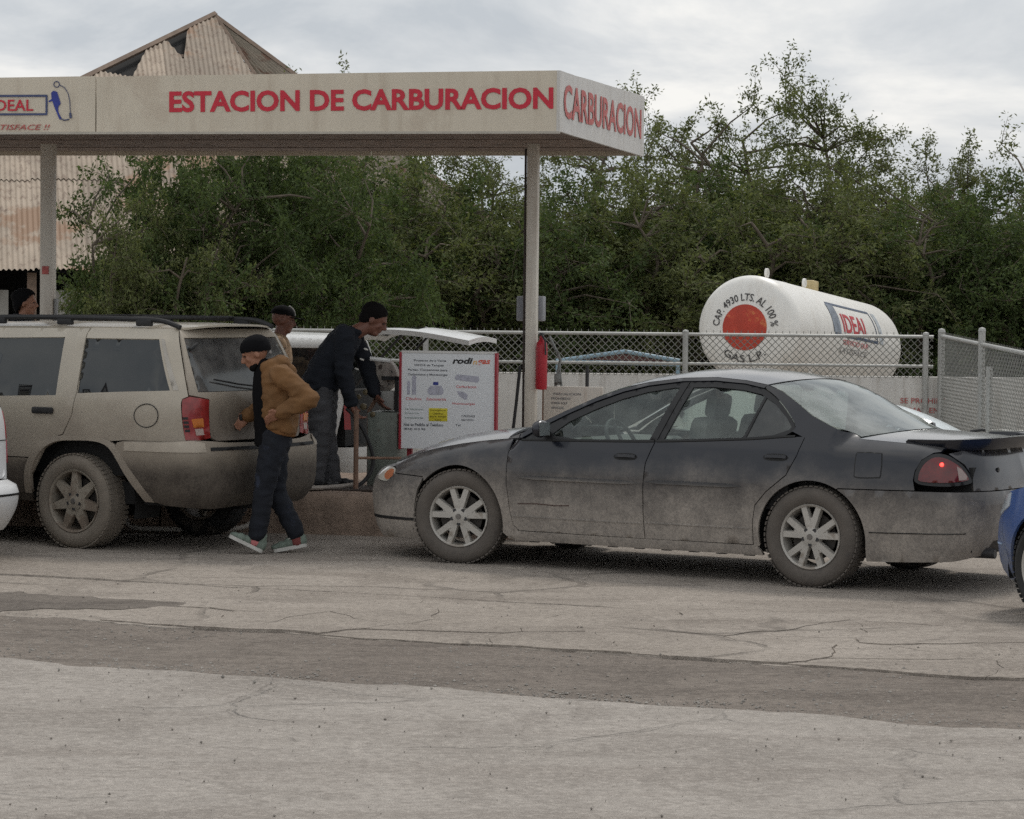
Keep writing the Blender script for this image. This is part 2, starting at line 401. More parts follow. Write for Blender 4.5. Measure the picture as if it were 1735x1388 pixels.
# broken slab plates along the apron's front edge: Voronoi cells with crooked edges
rng = random.Random(11)
def clip_half(poly, p, n):
    out = []
    for i in range(len(poly)):
        a, b = poly[i], poly[(i + 1) % len(poly)]
        da = (a[0] - p[0]) * n[0] + (a[1] - p[1]) * n[1]; db = (b[0] - p[0]) * n[0] + (b[1] - p[1]) * n[1]
        if da <= 0: out.append(a)
        if (da < 0 < db) or (db < 0 < da):
            t = da / (da - db); out.append((a[0] + (b[0] - a[0]) * t, a[1] + (b[1] - a[1]) * t))
    return out
seeds = []
for i in range(17):
    for j in range(2):
        seeds.append((-3.5 + i * 0.52 + rng.uniform(-0.24, 0.24), 2.16 + j * 0.80 + rng.uniform(-0.28, 0.30)))
for k, s0 in enumerate(seeds):
    poly = [(-7, 1.72), (7, 1.62), (7, 3.78), (-7, 3.78)]
    for q, s1 in enumerate(seeds):
        if q == k or not poly: continue
        mx, my = (s0[0] + s1[0]) / 2, (s0[1] + s1[1]) / 2
        poly = clip_half(poly, (mx, my), (s1[0] - s0[0], s1[1] - s0[1]))
    if len(poly) < 3: continue
    dense = []
    for i in range(len(poly)):
        a, b = poly[i], poly[(i + 1) % len(poly)]
        L = math.hypot(b[0] - a[0], b[1] - a[1]); n = max(1, int(L / 0.07))
        for q in range(n):
            t = q / n; x, y = a[0] + (b[0] - a[0]) * t, a[1] + (b[1] - a[1]) * t
            nv = noise.noise_vector(Vector((x * 2.2, y * 2.2, 1))) * 0.10 + noise.noise_vector(Vector((x * 9, y * 9, 1))) * 0.03
            x2, y2 = x + nv.x, y + nv.y
            ex = 0.9 if y < 1.8 else 1.0
            gap = 0.002 + 0.006 * max(0, noise.noise(Vector((x * 1.3, y * 1.3, 8))) + 0.3)
            dx, dy = s0[0] - x2, s0[1] - y2; L2 = math.hypot(dx, dy) or 1
            dense.append((x2 + dx / L2 * gap, y2 + dy / L2 * gap))
    zt = rng.uniform(-0.005, 0.002); tx, ty = rng.uniform(-0.005, 0.005), rng.uniform(-0.005, 0.005)
    if s0[0] < -3.2: continue
    mb = MB()
    def fn(a, d, zz):
        x, y = lane(a, d); return (x, y, (zt + tx * (a - s0[0]) + ty * (d - s0[1])) if zz else -0.045)
    mb.prism(dense, 1, 0, fn)
    mb.build('broken_slab', M_APRON, apron, smooth=0)
# left of the broken plates the slab is worn down to a dark patch with a lighter strip
strip_sheet('worn_pavement', 1.7, 3.80, M_APRON, -0.0105, 0.16, 0.0, 3.0, nd=4, thick=0.03)

# dark stain of wet dirt left, as a thin dirt sheet of its own
def blob_sheet(name, poly, z, m, seed):
    dense = []
    for i in range(len(poly)):
        a, b = poly[i], poly[(i + 1) % len(poly)]; n = max(1, int(math.hypot(b[0] - a[0], b[1] - a[1]) / 0.06))
        for q in range(n):
            t = q / n; x, y = a[0] + (b[0] - a[0]) * t, a[1] + (b[1] - a[1]) * t
            nv = noise.noise_vector(Vector((x * 1.7, y * 1.7, seed))) * 0.16 + noise.noise_vector(Vector((x * 6, y * 6, seed))) * 0.08 + noise.noise_vector(Vector((x * 18, y * 18, seed))) * 0.04
            dense.append((x + nv.x, y + nv.y))
    me = bpy.data.meshes.new(name); me.from_pydata([(x, y, z) for x, y in dense], [], [tuple(range(len(dense)))]); me.update()
    if me.polygons[0].normal.z < 0: me.flip_normals()
    return tag(link(name, me, m), kind='structure')
M_WETDIRT = ground_mat('damp_dirt', srgb(112, 105, 98), srgb(128, 120, 112), srgb(98, 91, 85), 0.4)
blob_sheet('dirt_patch', [(-4.6, 18.2), (-3.2, 18.3), (-1.75, 17.75), (-2.4, 17.35), (-4.6, 17.05)], -0.0075, M_WETDIRT, 3.0)

# loose gravel: nobody could count it
def gravel(name, n, sampler, m, seed, smin, smax):
    rg = np.random.default_rng(seed); V = []; Fc = []
    base = np.array([(1, 0, 0), (-1, 0, 0), (0, 1, 0), (0, -1, 0), (0, 0, .8), (0, 0, -.8)], float)
    tri = np.array([(0, 2, 4), (2, 1, 4), (1, 3, 4), (3, 0, 4), (2, 0, 5), (1, 2, 5), (3, 1, 5), (0, 3, 5)])
    for i in range(n):
        x, y, z = sampler(rg); s = smin + (smax - smin) * rg.random() ** 3
        p = base * (0.6 + 0.8 * rg.random((6, 3))) * s; a = rg.random() * 6.28
        p[:, :2] = p[:, :2] @ np.array([[math.cos(a), -math.sin(a)], [math.sin(a), math.cos(a)]])
        V.append(p + (x, y, z + s * 0.3)); Fc.append(tri + 6 * i)
    V = np.concatenate(V); Fc = np.concatenate(Fc)
    me = bpy.data.meshes.new(name); me.from_pydata(V.tolist(), [], Fc.tolist()); me.update()
    return tag(link(name, me, m), 'loose grey gravel and small stones scattered along the broken road edge', 'gravel', kind='stuff')
def g_edge(rg):
    a = rg.uniform(-6, 6); d = abs(rg.normal(0, 0.16)) if rg.random() < 0.8 else rg.uniform(-0.3, 1.8)
    if noise.noise(Vector((a * 0.9, 5, 0))) < -0.05 and rg.random() < 0.8: d = rg.uniform(0, 1.8)
    x, y = lane(a, d); return x, y, (-0.016 if d > 0 and d < 1.7 else -0.004)
gravel('gravel', 3800, g_edge, mat('pale_gravel', srgb(150, 145, 138), 0.9, var=0.35, scale=30), 3, 0.003, 0.011)
def g_all(rg):
    d = rg.uniform(-6, 9); a = rg.uniform(-6.5, 6.5); x, y = lane(a, d)
    return x, y, (-0.016 if 0 < d < 1.7 else -0.004)
gravel('gravel', 2600, g_all, mat('dark_gravel', srgb(124, 118, 111), 0.9, var=0.35, scale=30), 4, 0.003, 0.009)

# ------------------------------------------------------------------ station canopy (local x along its front, y away)
ST = R(-12); SX, SY = 0.339, 22.0
M_FASCIA = mat('weathered_fascia', srgb(206, 196, 178), 0.55, var=0.05, scale=2.0, bump=(2.5, 0.25, 0.01), streak=(srgb(170, 154, 134), 0.40), rust=(srgb(196, 184, 166), 0.56, 1.3))
M_FASCIA2 = mat('weathered_fascia_side', srgb(205, 203, 199), 0.55, var=0.05, scale=2.0, bump=(2.5, 0.2, 0.01), streak=(srgb(165, 152, 135), 0.4))
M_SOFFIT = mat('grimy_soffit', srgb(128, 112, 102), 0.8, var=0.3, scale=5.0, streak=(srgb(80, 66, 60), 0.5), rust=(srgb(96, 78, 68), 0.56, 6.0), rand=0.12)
M_RED = mat('red_paint', srgb(196, 38, 58), 0.5, var=0.08, scale=14)
M_REDWORN = mat('worn_red_paint', srgb(186, 96, 92), 0.6, var=0.2, scale=20)
M_BLUE = mat('blue_paint', srgb(45, 58, 140), 0.5, var=0.1)
M_NAVY = mat('navy_paint', srgb(66, 76, 112), 0.5, var=0.1)
M_POST = mat('cream_post_paint', srgb(216, 210, 198), 0.5, var=0.06, rust=(srgb(120, 84, 66), 0.66, 9.0), streak=(srgb(150, 130, 112), 0.5))
M_DARK = mat('dark_metal', (0.03, 0.03, 0.032), 0.55)
M_BLACK = mat('black_rubber', (0.018, 0.018, 0.019), 0.7)
canopy = thing('station_canopy', 'long cream flat canopy lettered in red over the gas pump island', 'canopy', (SX, SY, 0), ST)
ZB, CL, CW = 3.152, 7.4, 3.9
# fascia boards: slightly uneven panels, butted
def fascia(p0, p1, zb0, zt0, zb1, zt1, th, m, n, out, name='fascia_panel'):
    p0, p1 = Vector(p0), Vector(p1); o = Vector(out)
    for k in range(n):
        mb = MB(); a, b = k / n, (k + 1) / n - 0.0012
        K = 6; vs = []
        for i in range(K + 1):
            t = a + (b - a) * i / K; p = p0.lerp(p1, t); zb = zb0 + (zb1 - zb0) * t; zt = zt0 + (zt1 - zt0) * t
            wob = 0.006 * noise.noise(Vector((t * 9 + k, 3, out[0] * 5)))
            for (oo, z) in ((0, zb + wob * .4), (0, zt + wob), (-th, zt + wob), (-th, zb + wob * .4)):
                vs.append(p + o * (oo + wob * 0.5) + Vector((0, 0, z)))
        fs = [(i * 4 + j, (i + 1) * 4 + j, (i + 1) * 4 + (j + 1) % 4, i * 4 + (j + 1) % 4) for i in range(K) for j in range(4)] + [(0, 1, 2, 3), (K * 4 + 3, K * 4 + 2, K * 4 + 1, K * 4)]
        mb.add(vs, fs); mb.build(name, m, canopy)
fascia((-CL, 0, 0), (-0.012, 0, 0), ZB, 3.56, ZB, 3.612, 0.025, M_FASCIA, 2, (0, -1, 0))
fascia((0, -0.002, 0), (0, CW, 0), ZB, 3.612, ZB - 0.005, 3.68, 0.025, M_FASCIA2, 1, (1, 0, 0))
fascia((-CL, CW - 0.03, 0), (-0.03, CW - 0.03, 0), ZB, 3.6, ZB, 3.64, 0.025, M_FASCIA, 3, (0, 1, 0))
fascia((-CL + 0.002, 0.027, 0), (-CL + 0.002, CW - 0.06, 0), ZB, 3.56, ZB, 3.6, 0.025, M_FASCIA, 1, (-1, 0, 0))
mb = MB()
for (x0, x1, y0, y1) in ((-CL, -0.0, -0.012, 0.03),): mb.box(((x0 + x1) / 2, 0.008, 3.155 - 0.012), (x1 - x0, 0.03, 0.018))
mb.build('drip_edge', mat('drip_metal', srgb(178, 172, 160), 0.5), canopy)
nsp = 6
for k in range(nsp):
    w = (CW - 0.08) / nsp
    for q in range(2):
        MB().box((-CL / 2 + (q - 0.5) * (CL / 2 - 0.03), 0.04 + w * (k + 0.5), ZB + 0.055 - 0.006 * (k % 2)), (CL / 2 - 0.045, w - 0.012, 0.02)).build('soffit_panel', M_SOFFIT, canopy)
MB().box((-CL / 2, CW / 2, 3.42), (CL - 0.08, CW - 0.1, 0.03)).build('roof_deck', mat('roof_sheet', srgb(150, 140, 130), 0.8), canopy)
for yy in (2.6,):
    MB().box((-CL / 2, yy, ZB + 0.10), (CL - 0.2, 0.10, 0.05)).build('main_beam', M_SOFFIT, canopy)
def post(x, y, w):
    mb = MB(); mb.box((x, y, (0.32 + ZB + 0.08) / 2), (w, w, ZB + 0.08 - 0.32), bev=0.012); p = mb.build('post', M_POST, canopy)
    MB().box((x, y, 0.332), (w * 1.9, w * 1.9, 0.02)).build('base_plate', M_POST, p)
    return p
pr = post(-0.735, 2.6, 0.096); pl = post(-5.107, 2.6, 0.115)
MB().tube([(-0.797, 2.575, 0.35), (-0.797, 2.575, ZB)], 0.010).build('conduit', mat('old_conduit', srgb(58, 48, 44), 0.7), pr)
MB().tube([(-0.86, 2.50, 0.36), (-0.88, 2.48, 0.6), (-0.84, 2.5, 1.0), (-0.82, 2.54, 1.3)], 0.014).build('cable', M_BLACK, pr)
MB().box((-5.107, 2.534, 2.08), (0.06, 0.006, 0.07)).build('sticker', M_REDWORN, pl)
MB().box((-5.03, 2.60, 1.62), (0.03, 0.05, 0.42), bev=0.01).build('switch_box', mat('grey_box', srgb(150, 150, 148), 0.5), pl)
# lettering
FM = lambda x, z: Matrix(((1, 0, 0, x), (0, 0, -1, -0.0045), (0, 1, 0, z), (0, 0, 0, 1)))
tilt = Matrix.Rotation(R(0.35), 4, 'Z')
text_mesh('sign_lettering', 'ESTACION DE CARBURACION', 0.2, M_RED, canopy, FM(-3.105, 3.302) @ tilt, bold=0.0065, depth=0.0006, width=3.055, height=0.165)
SM = Matrix(((0, 0, 1, 0.0045), (1, 0, 0, 0.14), (0, 1, 0, 3.262), (0, 0, 0, 1)))
text_mesh('side_lettering', 'CARBURACION', 0.2, M_REDWORN, canopy, SM @ Matrix.Rotation(R(0.45), 4, 'Z'), bold=0.004, depth=0.0006, width=3.58, height=0.262)
text_mesh('logo_lettering', 'IDEAL', 0.1, M_RED, canopy, FM(-4.575, 3.318), bold=0.001, width=0.345, height=0.088)
text_mesh('slogan_lettering', 'SATISFACE !!', 0.05, M_REDWORN, canopy, FM(-4.62, 3.168), shear=0.3, width=0.53, height=0.042)
lg = MB(); ly = -0.006
for (x0, x1, z0, z1) in ((-4.75, -4.112, 3.428, 3.444), (-4.75, -4.112, 3.283, 3.299), (-4.126, -4.11, 3.299, 3.428), (-4.75, -4.734, 3.299, 3.428)):
    lg.box(((x0 + x1) / 2, ly, (z0 + z1) / 2), (x1 - x0, 0.005, z1 - z0))
lg.build('logo_frame', M_NAVY, canopy)
def flat(poly, y): return MB().prism(poly, y, y - 0.003, lambda a, b, d: (a, d, b))
fig = flat([(-4.10, 3.395), (-4.075, 3.41), (-4.08, 3.46), (-4.06, 3.475), (-4.03, 3.465), (-4.012, 3.41), (-4.0, 3.375), (-4.02, 3.35), (-4.02, 3.31), (-3.99, 3.25), (-4.01, 3.25), (-4.045, 3.33), (-4.07, 3.395), (-4.10, 3.385)], -0.005)
fig.build('logo_figure', M_BLUE, canopy)
hz = MB(); hz.lathe([(0.02, -0.004), (0.026, -0.004), (0.026, -0.008), (0.02, -0.008)], (-4.035, 0, 3.525), 'y', 20, close=True)
hz.tube([(-4.01, -0.006, 3.52), (-3.97, -0.006, 3.50), (-3.94, -0.006, 3.455), (-3.925, -0.006, 3.40), (-3.92, -0.006, 3.30)], 0.003, 5)
hz.tube([(-4.0, -0.006, 3.255), (-3.97, -0.006, 3.243), (-3.93, -0.006, 3.25)], 0.005, 5); hz.tube([(-3.92, -0.006, 3.30), (-3.915, -0.006, 3.26)], 0.01, 5)
hz.build('logo_outline', M_NAVY, canopy)

# ------------------------------------------------------------------ pump island
M_CONC = mat('rough_concrete', srgb(140, 122, 108), 0.9, var=0.25, scale=5, bump=(14, 0.8, 0.02), streak=(srgb(100, 84, 74), 0.55))
island = thing('pump_island', 'raised rough concrete island under the canopy carrying the gas pump', 'island', (SX, SY, 0), ST)
def island_part(x0, x1, y0, y1):
    bm = bmesh.new(); NX, NY = 60, 14; vs = {}
    mb = MB()
    def P(x, y, z):
        n = noise.noise_vector(Vector((x * 3, y * 3, z * 5))) * 0.018 + noise.noise_vector(Vector((x * 11, y * 11, z * 11))) * 0.006
        return Vector((x, y, z)) + n
    xs = [x0 + (x1 - x0) * i / NX for i in range(NX + 1)]
    prof = [(y0 - 0.02, -0.04), (y0 - 0.005, 0.10), (y0, 0.20), (y0 + 0.01, 0.29), (y0 + 0.04, 0.318), (y0 + 0.5, 0.322), (y1 - 0.04, 0.318), (y1, 0.28), (y1 + 0.01, -0.04)]
    vs = [P(x, y, z) for x in xs for y, z in prof]; n = len(prof)
    fs = [(i * n + j, (i + 1) * n + j, (i + 1) * n + j + 1, i * n + j + 1) for i in range(NX) for j in range(n - 1)]
    fs += [tuple(range(n)), tuple(NX * n + j for j in reversed(range(n)))]
    mb.add(vs, fs); return mb.build('kerb_block', M_CONC, island, smooth=50)
island_part(-7.6, -3.32, 0.42, 3.2); island_part(-3.30, -0.15, 0.42, 3.2)
MB().box((-2.2, 1.0, 0.331), (1.6, 0.5, 0.012)).build('drip_plate', mat('stained_plate', srgb(62, 52, 46), 0.8), island)
def stpt(x, y, z=0.0):
    c, s = math.cos(ST), math.sin(ST); return (SX + c * x - s * y, SY + s * x + c * y, z)

# ------------------------------------------------------------------ perimeter wall with chain link
M_WALL = mat('whitewashed_wall', srgb(205, 202, 196), 0.85, var=0.06, scale=2, bump=(18, 0.35, 0.01), streak=(srgb(150, 140, 128), 0.55))
M_GALV = mat('galvanised_pipe', srgb(172, 172, 168), 0.45, metal=0.3, var=0.1)
M_WIRE = mat('galvanised_wire', srgb(128, 128, 122), 0.5, metal=0.2)
FY, FX0, FX1, WT, FT = 30.0, -8.0, 4.36, 1.095, 1.512
wall = thing('perimeter_wall', 'low whitewashed block wall behind the gas station with faint red writing', 'wall', (0, FY, 0))
xs = [FX0, -4.2, -0.4, 3.0, 6.4, 9.8]
for a, b in zip(xs[:-1], xs[1:]):
    MB().box(((a + b) / 2, 0.08, WT / 2 - 0.03), (b - a - 0.004, 0.15, WT + 0.06), bev=0.008).build('wall_panel', M_WALL, wall)
for k, (s, w) in enumerate((('SE PROHIBE', 0.46), ('FUMAR EN', 0.40), ('ESTA AREA', 0.42))):
    text_mesh('wall_lettering', s, 0.1, M_REDWORN, wall, Matrix(((1, 0, 0, 4.03), (0, 0, -1, -0.0005), (0, 1, 0, 0.82 - 0.10 * k), (0, 0, 0, 1))), width=w, height=0.055)

def chain_link(p0, p1, z0, z1, t0, t1, cell, r, spikes=True):
    """diamond wire between p0 and p1 (top heights t0, t1): joined wires"""
    p0, p1 = Vector(p0), Vector(p1); L = (p1 - p0).length; mb = MB(); d = (p1 - p0) / L; nrm = Vector((-d.y, d.x, 0))
    n = int(L / cell) + 1; hh = max(t0, t1) - z0
    for sgn in (1, -1):
        k0 = -int(hh / cell) - 1
        for k in range(k0, n + int(hh / cell) + 1):
            s0 = k * cell; pts = []
            sa, sb = (s0, s0 + hh) if sgn > 0 else (s0 + hh, s0)
            # clip to 0..L along s with slope 1
            segs = 6
            lo, hi = 0.0, 1.0
            if sb > sa: lo, hi = max(0, (0 - sa) / (sb - sa)), min(1, (L - sa) / (sb - sa))
            else: lo, hi = max(0, (L - sa) / (sb - sa)), min(1, (0 - sa) / (sb - sa))
            if hi - lo < 0.02: continue
            A, B = sa + (sb - sa) * lo, sa + (sb - sa) * hi
            za = z0 + hh * lo; zb = z0 + hh * hi
            tb = t0 + (t1 - t0) * B / L
            if zb > tb: f = (tb - za) / (zb - za) if zb > za else 0; B = A + (B - A) * max(f, 0); zb = tb
            if zb - za < 0.01: continue
            off = nrm * (0.004 * sgn)
            mb.tube([p0 + d * A + off + Vector((0, 0, za)), p0 + d * B + off + Vector((0, 0, zb))], r, 4, cap=False)
    if spikes:
        for k in range(n):
            s = k * cell; tt = t0 + (t1 - t0) * s / L
            mb.tube([p0 + d * s + Vector((0, 0, tt - 0.01)), p0 + d * s + Vector((0, 0, tt + 0.045))], [r * 1.6, r * 0.8], 4)
    return mb
fence = thing('chain_link_fence', 'galvanised chain link fence standing on the whitewashed wall', 'fence', (0, FY, 0))
c = chain_link((FX0, 0, 0), (FX1, 0, 0), WT - 0.01, FT, FT, FT, 0.072, 0.0037).build('wire_mesh', M_WIRE, fence, smooth=0); tag(c, kind='stuff')
MB().tube([(FX0, -0.02, FT), (FX1, -0.02, FT)], 0.018, 10).build('top_rail', M_GALV, fence)
MB().tube([(FX0, -0.02, 1.215), (FX1, -0.02, 1.205)], 0.016, 8).build('middle_rail', M_GALV, fence)
for x in (-7.2, -5.1, -3.0, -0.9, 1.79, 4.28):
    mb = MB(); mb.tube([(x, -0.03, 0.6), (x, -0.03, FT + 0.02)], 0.03, 10); mb.lathe([(0.034, FT + 0.02), (0.03, FT + 0.04), (0.0, FT + 0.05)], (x, -0.03, 0)); mb.build('fence_post', M_GALV, fence)
side = thing('side_fence', 'grey chain link side fence with slanting top rail coming forward from the corner', 'fence', (4.44, FY, 0))
q0, q1 = Vector((0, -0.05, 0)), Vector((0.22, -7.0, 0))
tz = lambda t: FT + 0.01 + (1.36 - FT) * t
c = chain_link(q0, q1, 0.15, 1.5, FT + 0.01, 1.36, 0.072, 0.0029).build('wire_mesh', M_WIRE, side, smooth=0); tag(c, kind='stuff')
MB().tube([q0 + Vector((0, 0, tz(0))), q1 + Vector((0, 0, tz(1)))], 0.021, 10).build('top_rail', M_GALV, side)
for t, hh, rr in ((0.0, FT + 0.05, 0.036), (0.31, 1.60, 0.034), (0.62, 1.42, 0.03)):
    p = q0.lerp(q1, t); mb = MB(); mb.tube([(p.x, p.y, -0.05), (p.x, p.y, hh)], rr, 10); mb.lathe([(rr * 1.1, hh), (rr * .9, hh + .03), (0, hh + .04)], (p.x, p.y, 0)); mb.build('fence_post', M_GALV, side)
g = thing('pipe_gate', 'low grey pipe gate leaf beside the side fence', 'gate', (4.52, 27.4, 0))
mb = MB(); mb.tube([(0.0, 0, 0), (0.0, 0, 1.27)], 0.032, 10); mb.build('gate_post', M_GALV, g)
MB().tube([(0.0, 0, 0.66), (0.7, -0.1, 0.65)], 0.018, 8).build('gate_rail', M_GALV, g)
MB().tube([(0.7, -0.1, 0.0), (0.7, -0.1, 1.3)], 0.03, 8).build('gate_post', M_GALV, g)
MB().tube([(0.03, 0, 0.66), (-0.06, 0, 0.67), (-0.17, 0.02, 0.655)], 0.014, 8).build('latch', M_DARK, g)

# ------------------------------------------------------------------ LPG storage tank
M_TANK = mat('white_tank_paint', srgb(232, 230, 224), 0.38, var=0.03, scale=3, dirt=(srgb(178, 166, 150), -0.62, -0.25, 0.45), streak=(srgb(196, 186, 172), 0.35))
TA, TB = Vector((2.70, 33.0, 1.545)), Vector((4.40, 37.2, 1.24)); TR = 0.605
tank = thing('gas_tank', 'white horizontal gas tank with orange disc on its rounded end', 'tank', (0, 0, 0))
ax = (TB - TA).normalized(); tb = ax.cross(Vector((0, 0, 1))).normalized(); tu = tb.cross(ax).normalized(); TL = (TB - TA).length
tank.matrix_world = Matrix(((tb.x, ax.x, tu.x, TA.x), (tb.y, ax.y, tu.y, TA.y), (tb.z, ax.z, tu.z, TA.z), (0, 0, 0, 1)))
DD = 0.20
def dish(r): return -DD * math.sqrt(max(0.0, 1 - (r / TR) ** 2.2)) ** 0.9
prof = [(TR * math.sin(a), DD + TL - 2 * DD + DD * math.cos(a)) for a in [math.pi / 2 * k / 10 for k in range(11)]]
MB().lathe([(TR, DD * 0.0 + 0.0), (TR, 0.8), (TR, 0.806), (TR + 0.003, 0.81), (TR + 0.003, 0.83), (TR, 0.834), (TR, TL * 0.5), (TR, TL)], axis='y', n=72).build('shell', M_TANK, tank, smooth=30)
dp = [(TR * k / 22, dish(TR * k / 22)) for k in range(23)]
MB().lathe(dp, axis='y', n=72).build('front_head', M_TANK, tank, smooth=60)
MB().lathe([(r, TL - h) for r, h in dp], axis='y', n=72).build('rear_head', M_TANK, tank, smooth=60)
MB().lathe([(r, dish(r) - 0.004) for r in [0.262 * k / 12 for k in range(13)]], (0, 0, 0.0), 'y', 64).build('orange_disc', mat('orange_disc_paint', srgb(182, 62, 42), 0.5, var=0.15, scale=5, rust=(srgb(204, 118, 70), 0.57, 5.5), streak=(srgb(160, 48, 36), 0.5)), tank, smooth=60)
def arc(name, s, a_mid, rad, h, width, m, flip=False):
    def bend(p):
        w = width; q = (p.x - w / 2) / rad
        ang = a_mid - q if not flip else a_mid + q
        rr = rad + (p.y if not flip else (h - p.y)) ; rr = rr if not flip else rad + (h - p.y)
        return (rr * math.cos(ang), dish(rr) - 0.003 - p.z, rr * math.sin(ang))
    text_mesh(name, s, 0.1, m, tank, None, bold=0.0006, width=width, height=h, bend=bend)
M_INK = mat('dark_lettering_paint', srgb(62, 60, 60), 0.6)
arc('capacity_lettering', 'CAP. 4930 LTS. AL 100 %', math.pi / 2, 0.305, 0.085, 0.93, M_INK)
arc('gas_lettering', 'GAS L.P.', -math.pi / 2, 0.315, 0.085, 0.44, M_INK, flip=True)
def wrapc(s0, phi0, dr):
    return lambda p: ((TR + dr + p.z) * math.cos(phi0 + p.y / TR), s0 + p.x, (TR + dr + p.z) * math.sin(phi0 + p.y / TR))
text_mesh('tank_logo_lettering', 'IDEAL', 0.2, mat('tank_red', srgb(186, 62, 70), 0.5), tank, None, bold=0.003, width=1.15, height=0.235, bend=wrapc(1.85, 0.12, 0.002))
M_TNAVY = mat('tank_navy', srgb(72, 84, 104), 0.5)
def wrapped_rect(x0, x1, y0, y1, m, name, fn):
    mb = MB(); n = 8; vs = []
    for i in range(n + 1):
        for j in range(2):
            for kz in (0, 0.002):
                vs.append(fn(Vector((x0 + (x1 - x0) * j, y0 + (y1 - y0) * i / n, kz))))
    fs = []
    for i in range(n): fs += [(i * 4 + 1, i * 4 + 3, (i + 1) * 4 + 3, (i + 1) * 4 + 1), (i * 4, (i + 1) * 4, (i + 1) * 4 + 2, i * 4 + 2)]
    mb.add(vs, fs); return mb
fw0 = wrapc(1.45, 0.02, 0.002); mbx = MB()
for r in ((0, 1.95, 0, 0.035), (0, 1.95, 0.40, 0.435), (1.915, 1.95, 0.035, 0.40), (0.0, 0.07, 0.035, 0.40)):
    q = wrapped_rect(*r, None, '', fw0); mbx.add(q.v, q.f)
mbx.build('tank_logo_frame', M_TNAVY, tank)
q = wrapped_rect(-0.12, 0.20, 0.04, 0.40, None, '', wrapc(1.52, 0.02, 0.003)); q.build('tank_logo_figure', mat('tank_figure', srgb(120, 128, 138), 0.5, var=0.5, scale=9), tank)
q = wrapped_rect(0, 0.16, 0.0, 0.42, None, '', wrapc(3.5, 0.02, 0.003)); q.build('tank_logo_figure', mat('tank_figure2', srgb(178, 184, 188), 0.5, var=0.3, scale=14), tank)
text_mesh('tank_slogan_lettering', 'SERVICIO QUE', 0.1, mat('tank_pale_red', srgb(205, 130, 130), 0.5), tank, None, width=1.15, height=0.07, bend=wrapc(1.8, -0.14, 0.002))
text_mesh('tank_slogan_lettering', 'SATISFACE', 0.1, mat('tank_grey', srgb(160, 158, 156), 0.5), tank, None, width=1.25, height=0.07, bend=wrapc(1.7, -0.30, 0.002))
for s in (1.05, 3.2):
    mb = MB(); mb.tube([(-0.25, s, TR * .93), (-0.25, s, TR * .93 + 0.09)], 0.03); mb.lathe([(0.0, 0.0), (0.05, 0.0), (0.05, 0.03), (0.0, 0.03)], (-0.25, s, TR * .93 + 0.07)); mb.build('valve', M_TANK, tank)
mb = MB(); mb.box((0.0, 2.4, TR + 0.05), (0.16, 0.22, 0.14), bev=0.02); mb.build('valve_box', mat('valve_brass', srgb(196, 176, 130), 0.5), tank)
for s in (0.55, 2.1): MB().lathe([(0.025, 0), (0.055, 0), (0.055, 0.03), (0.025, 0.03)], (0.0, s, TR + 0.07), 'x', 16, close=True).build('lifting_lug', M_TANK, tank)
for s in (1.0, 3.3):
    for sx in (-1, 1):
        z0 = -TA.z + 0.04 * s
        MB().box((sx * 0.40, s, (-TR * 0.70 + z0) / 2), (0.09, 0.16, abs(z0) - TR * 0.62)).build('leg', mat('tank_leg_paint', srgb(214, 210, 202), 0.6, streak=(srgb(150, 130, 110), 0.4)), tank)
MB().box((0.0, TL + 0.16, -0.02), (0.18, 0.10, 0.3), bev=0.02).build('manway', M_TANK, tank)
# ------------------------------------------------------------------ old barn with a rusty corrugated roof
M_TIN = mat('rusty_corrugated_tin', srgb(156, 142, 126), 0.7, metal=0.1, var=0.18, scale=1.2, rand=0.16, rust=(srgb(146, 118, 95), 0.54, 0.9), streak=(srgb(106, 84, 70), 0.75))
M_TIN2 = mat('mossy_corrugated_tin', srgb(138, 128, 114), 0.7, metal=0.1, var=0.15, scale=1.5, rand=0.08, rust=(srgb(112, 84, 68), 0.55, 1.6), streak=(srgb(88, 84, 70), 0.5))
M_OLDWOOD = mat('old_timber', srgb(128, 110, 96), 0.8, var=0.2)
M_INSIDE = mat('painted_inside_shade', (0.012, 0.011, 0.01), 0.9)  # near-black colour paints in the shade inside the barn
barn = thing('barn', 'old barn with torn rusty corrugated roof rising behind the canopy', 'barn', (-5.4, 52.0, 0), R(11))
ZA, SL, EY = 6.80, 0.62, -7.4
slope_z = lambda y: ZA + SL * y
roofp = bpy.data.objects.new('roof', None); COL.objects.link(roofp); roofp.parent = barn
rb = random.Random(5)
def front_top(x):
    y = min(x * 0.905, 0.0) if x < 0 else -x * 3.6
    for (a, b, dp) in ((-0.92, -0.52, 0.85), (-2.1, -1.30, 0.62)):
        if a < x < b: y -= dp * (1 - abs((x - a) / (b - a) - 0.65) / 0.65) if (x - a) / (b - a) < 0.65 else dp * (1 - ((x - a) / (b - a) - 0.65) / 0.35)
    return y - 0.06
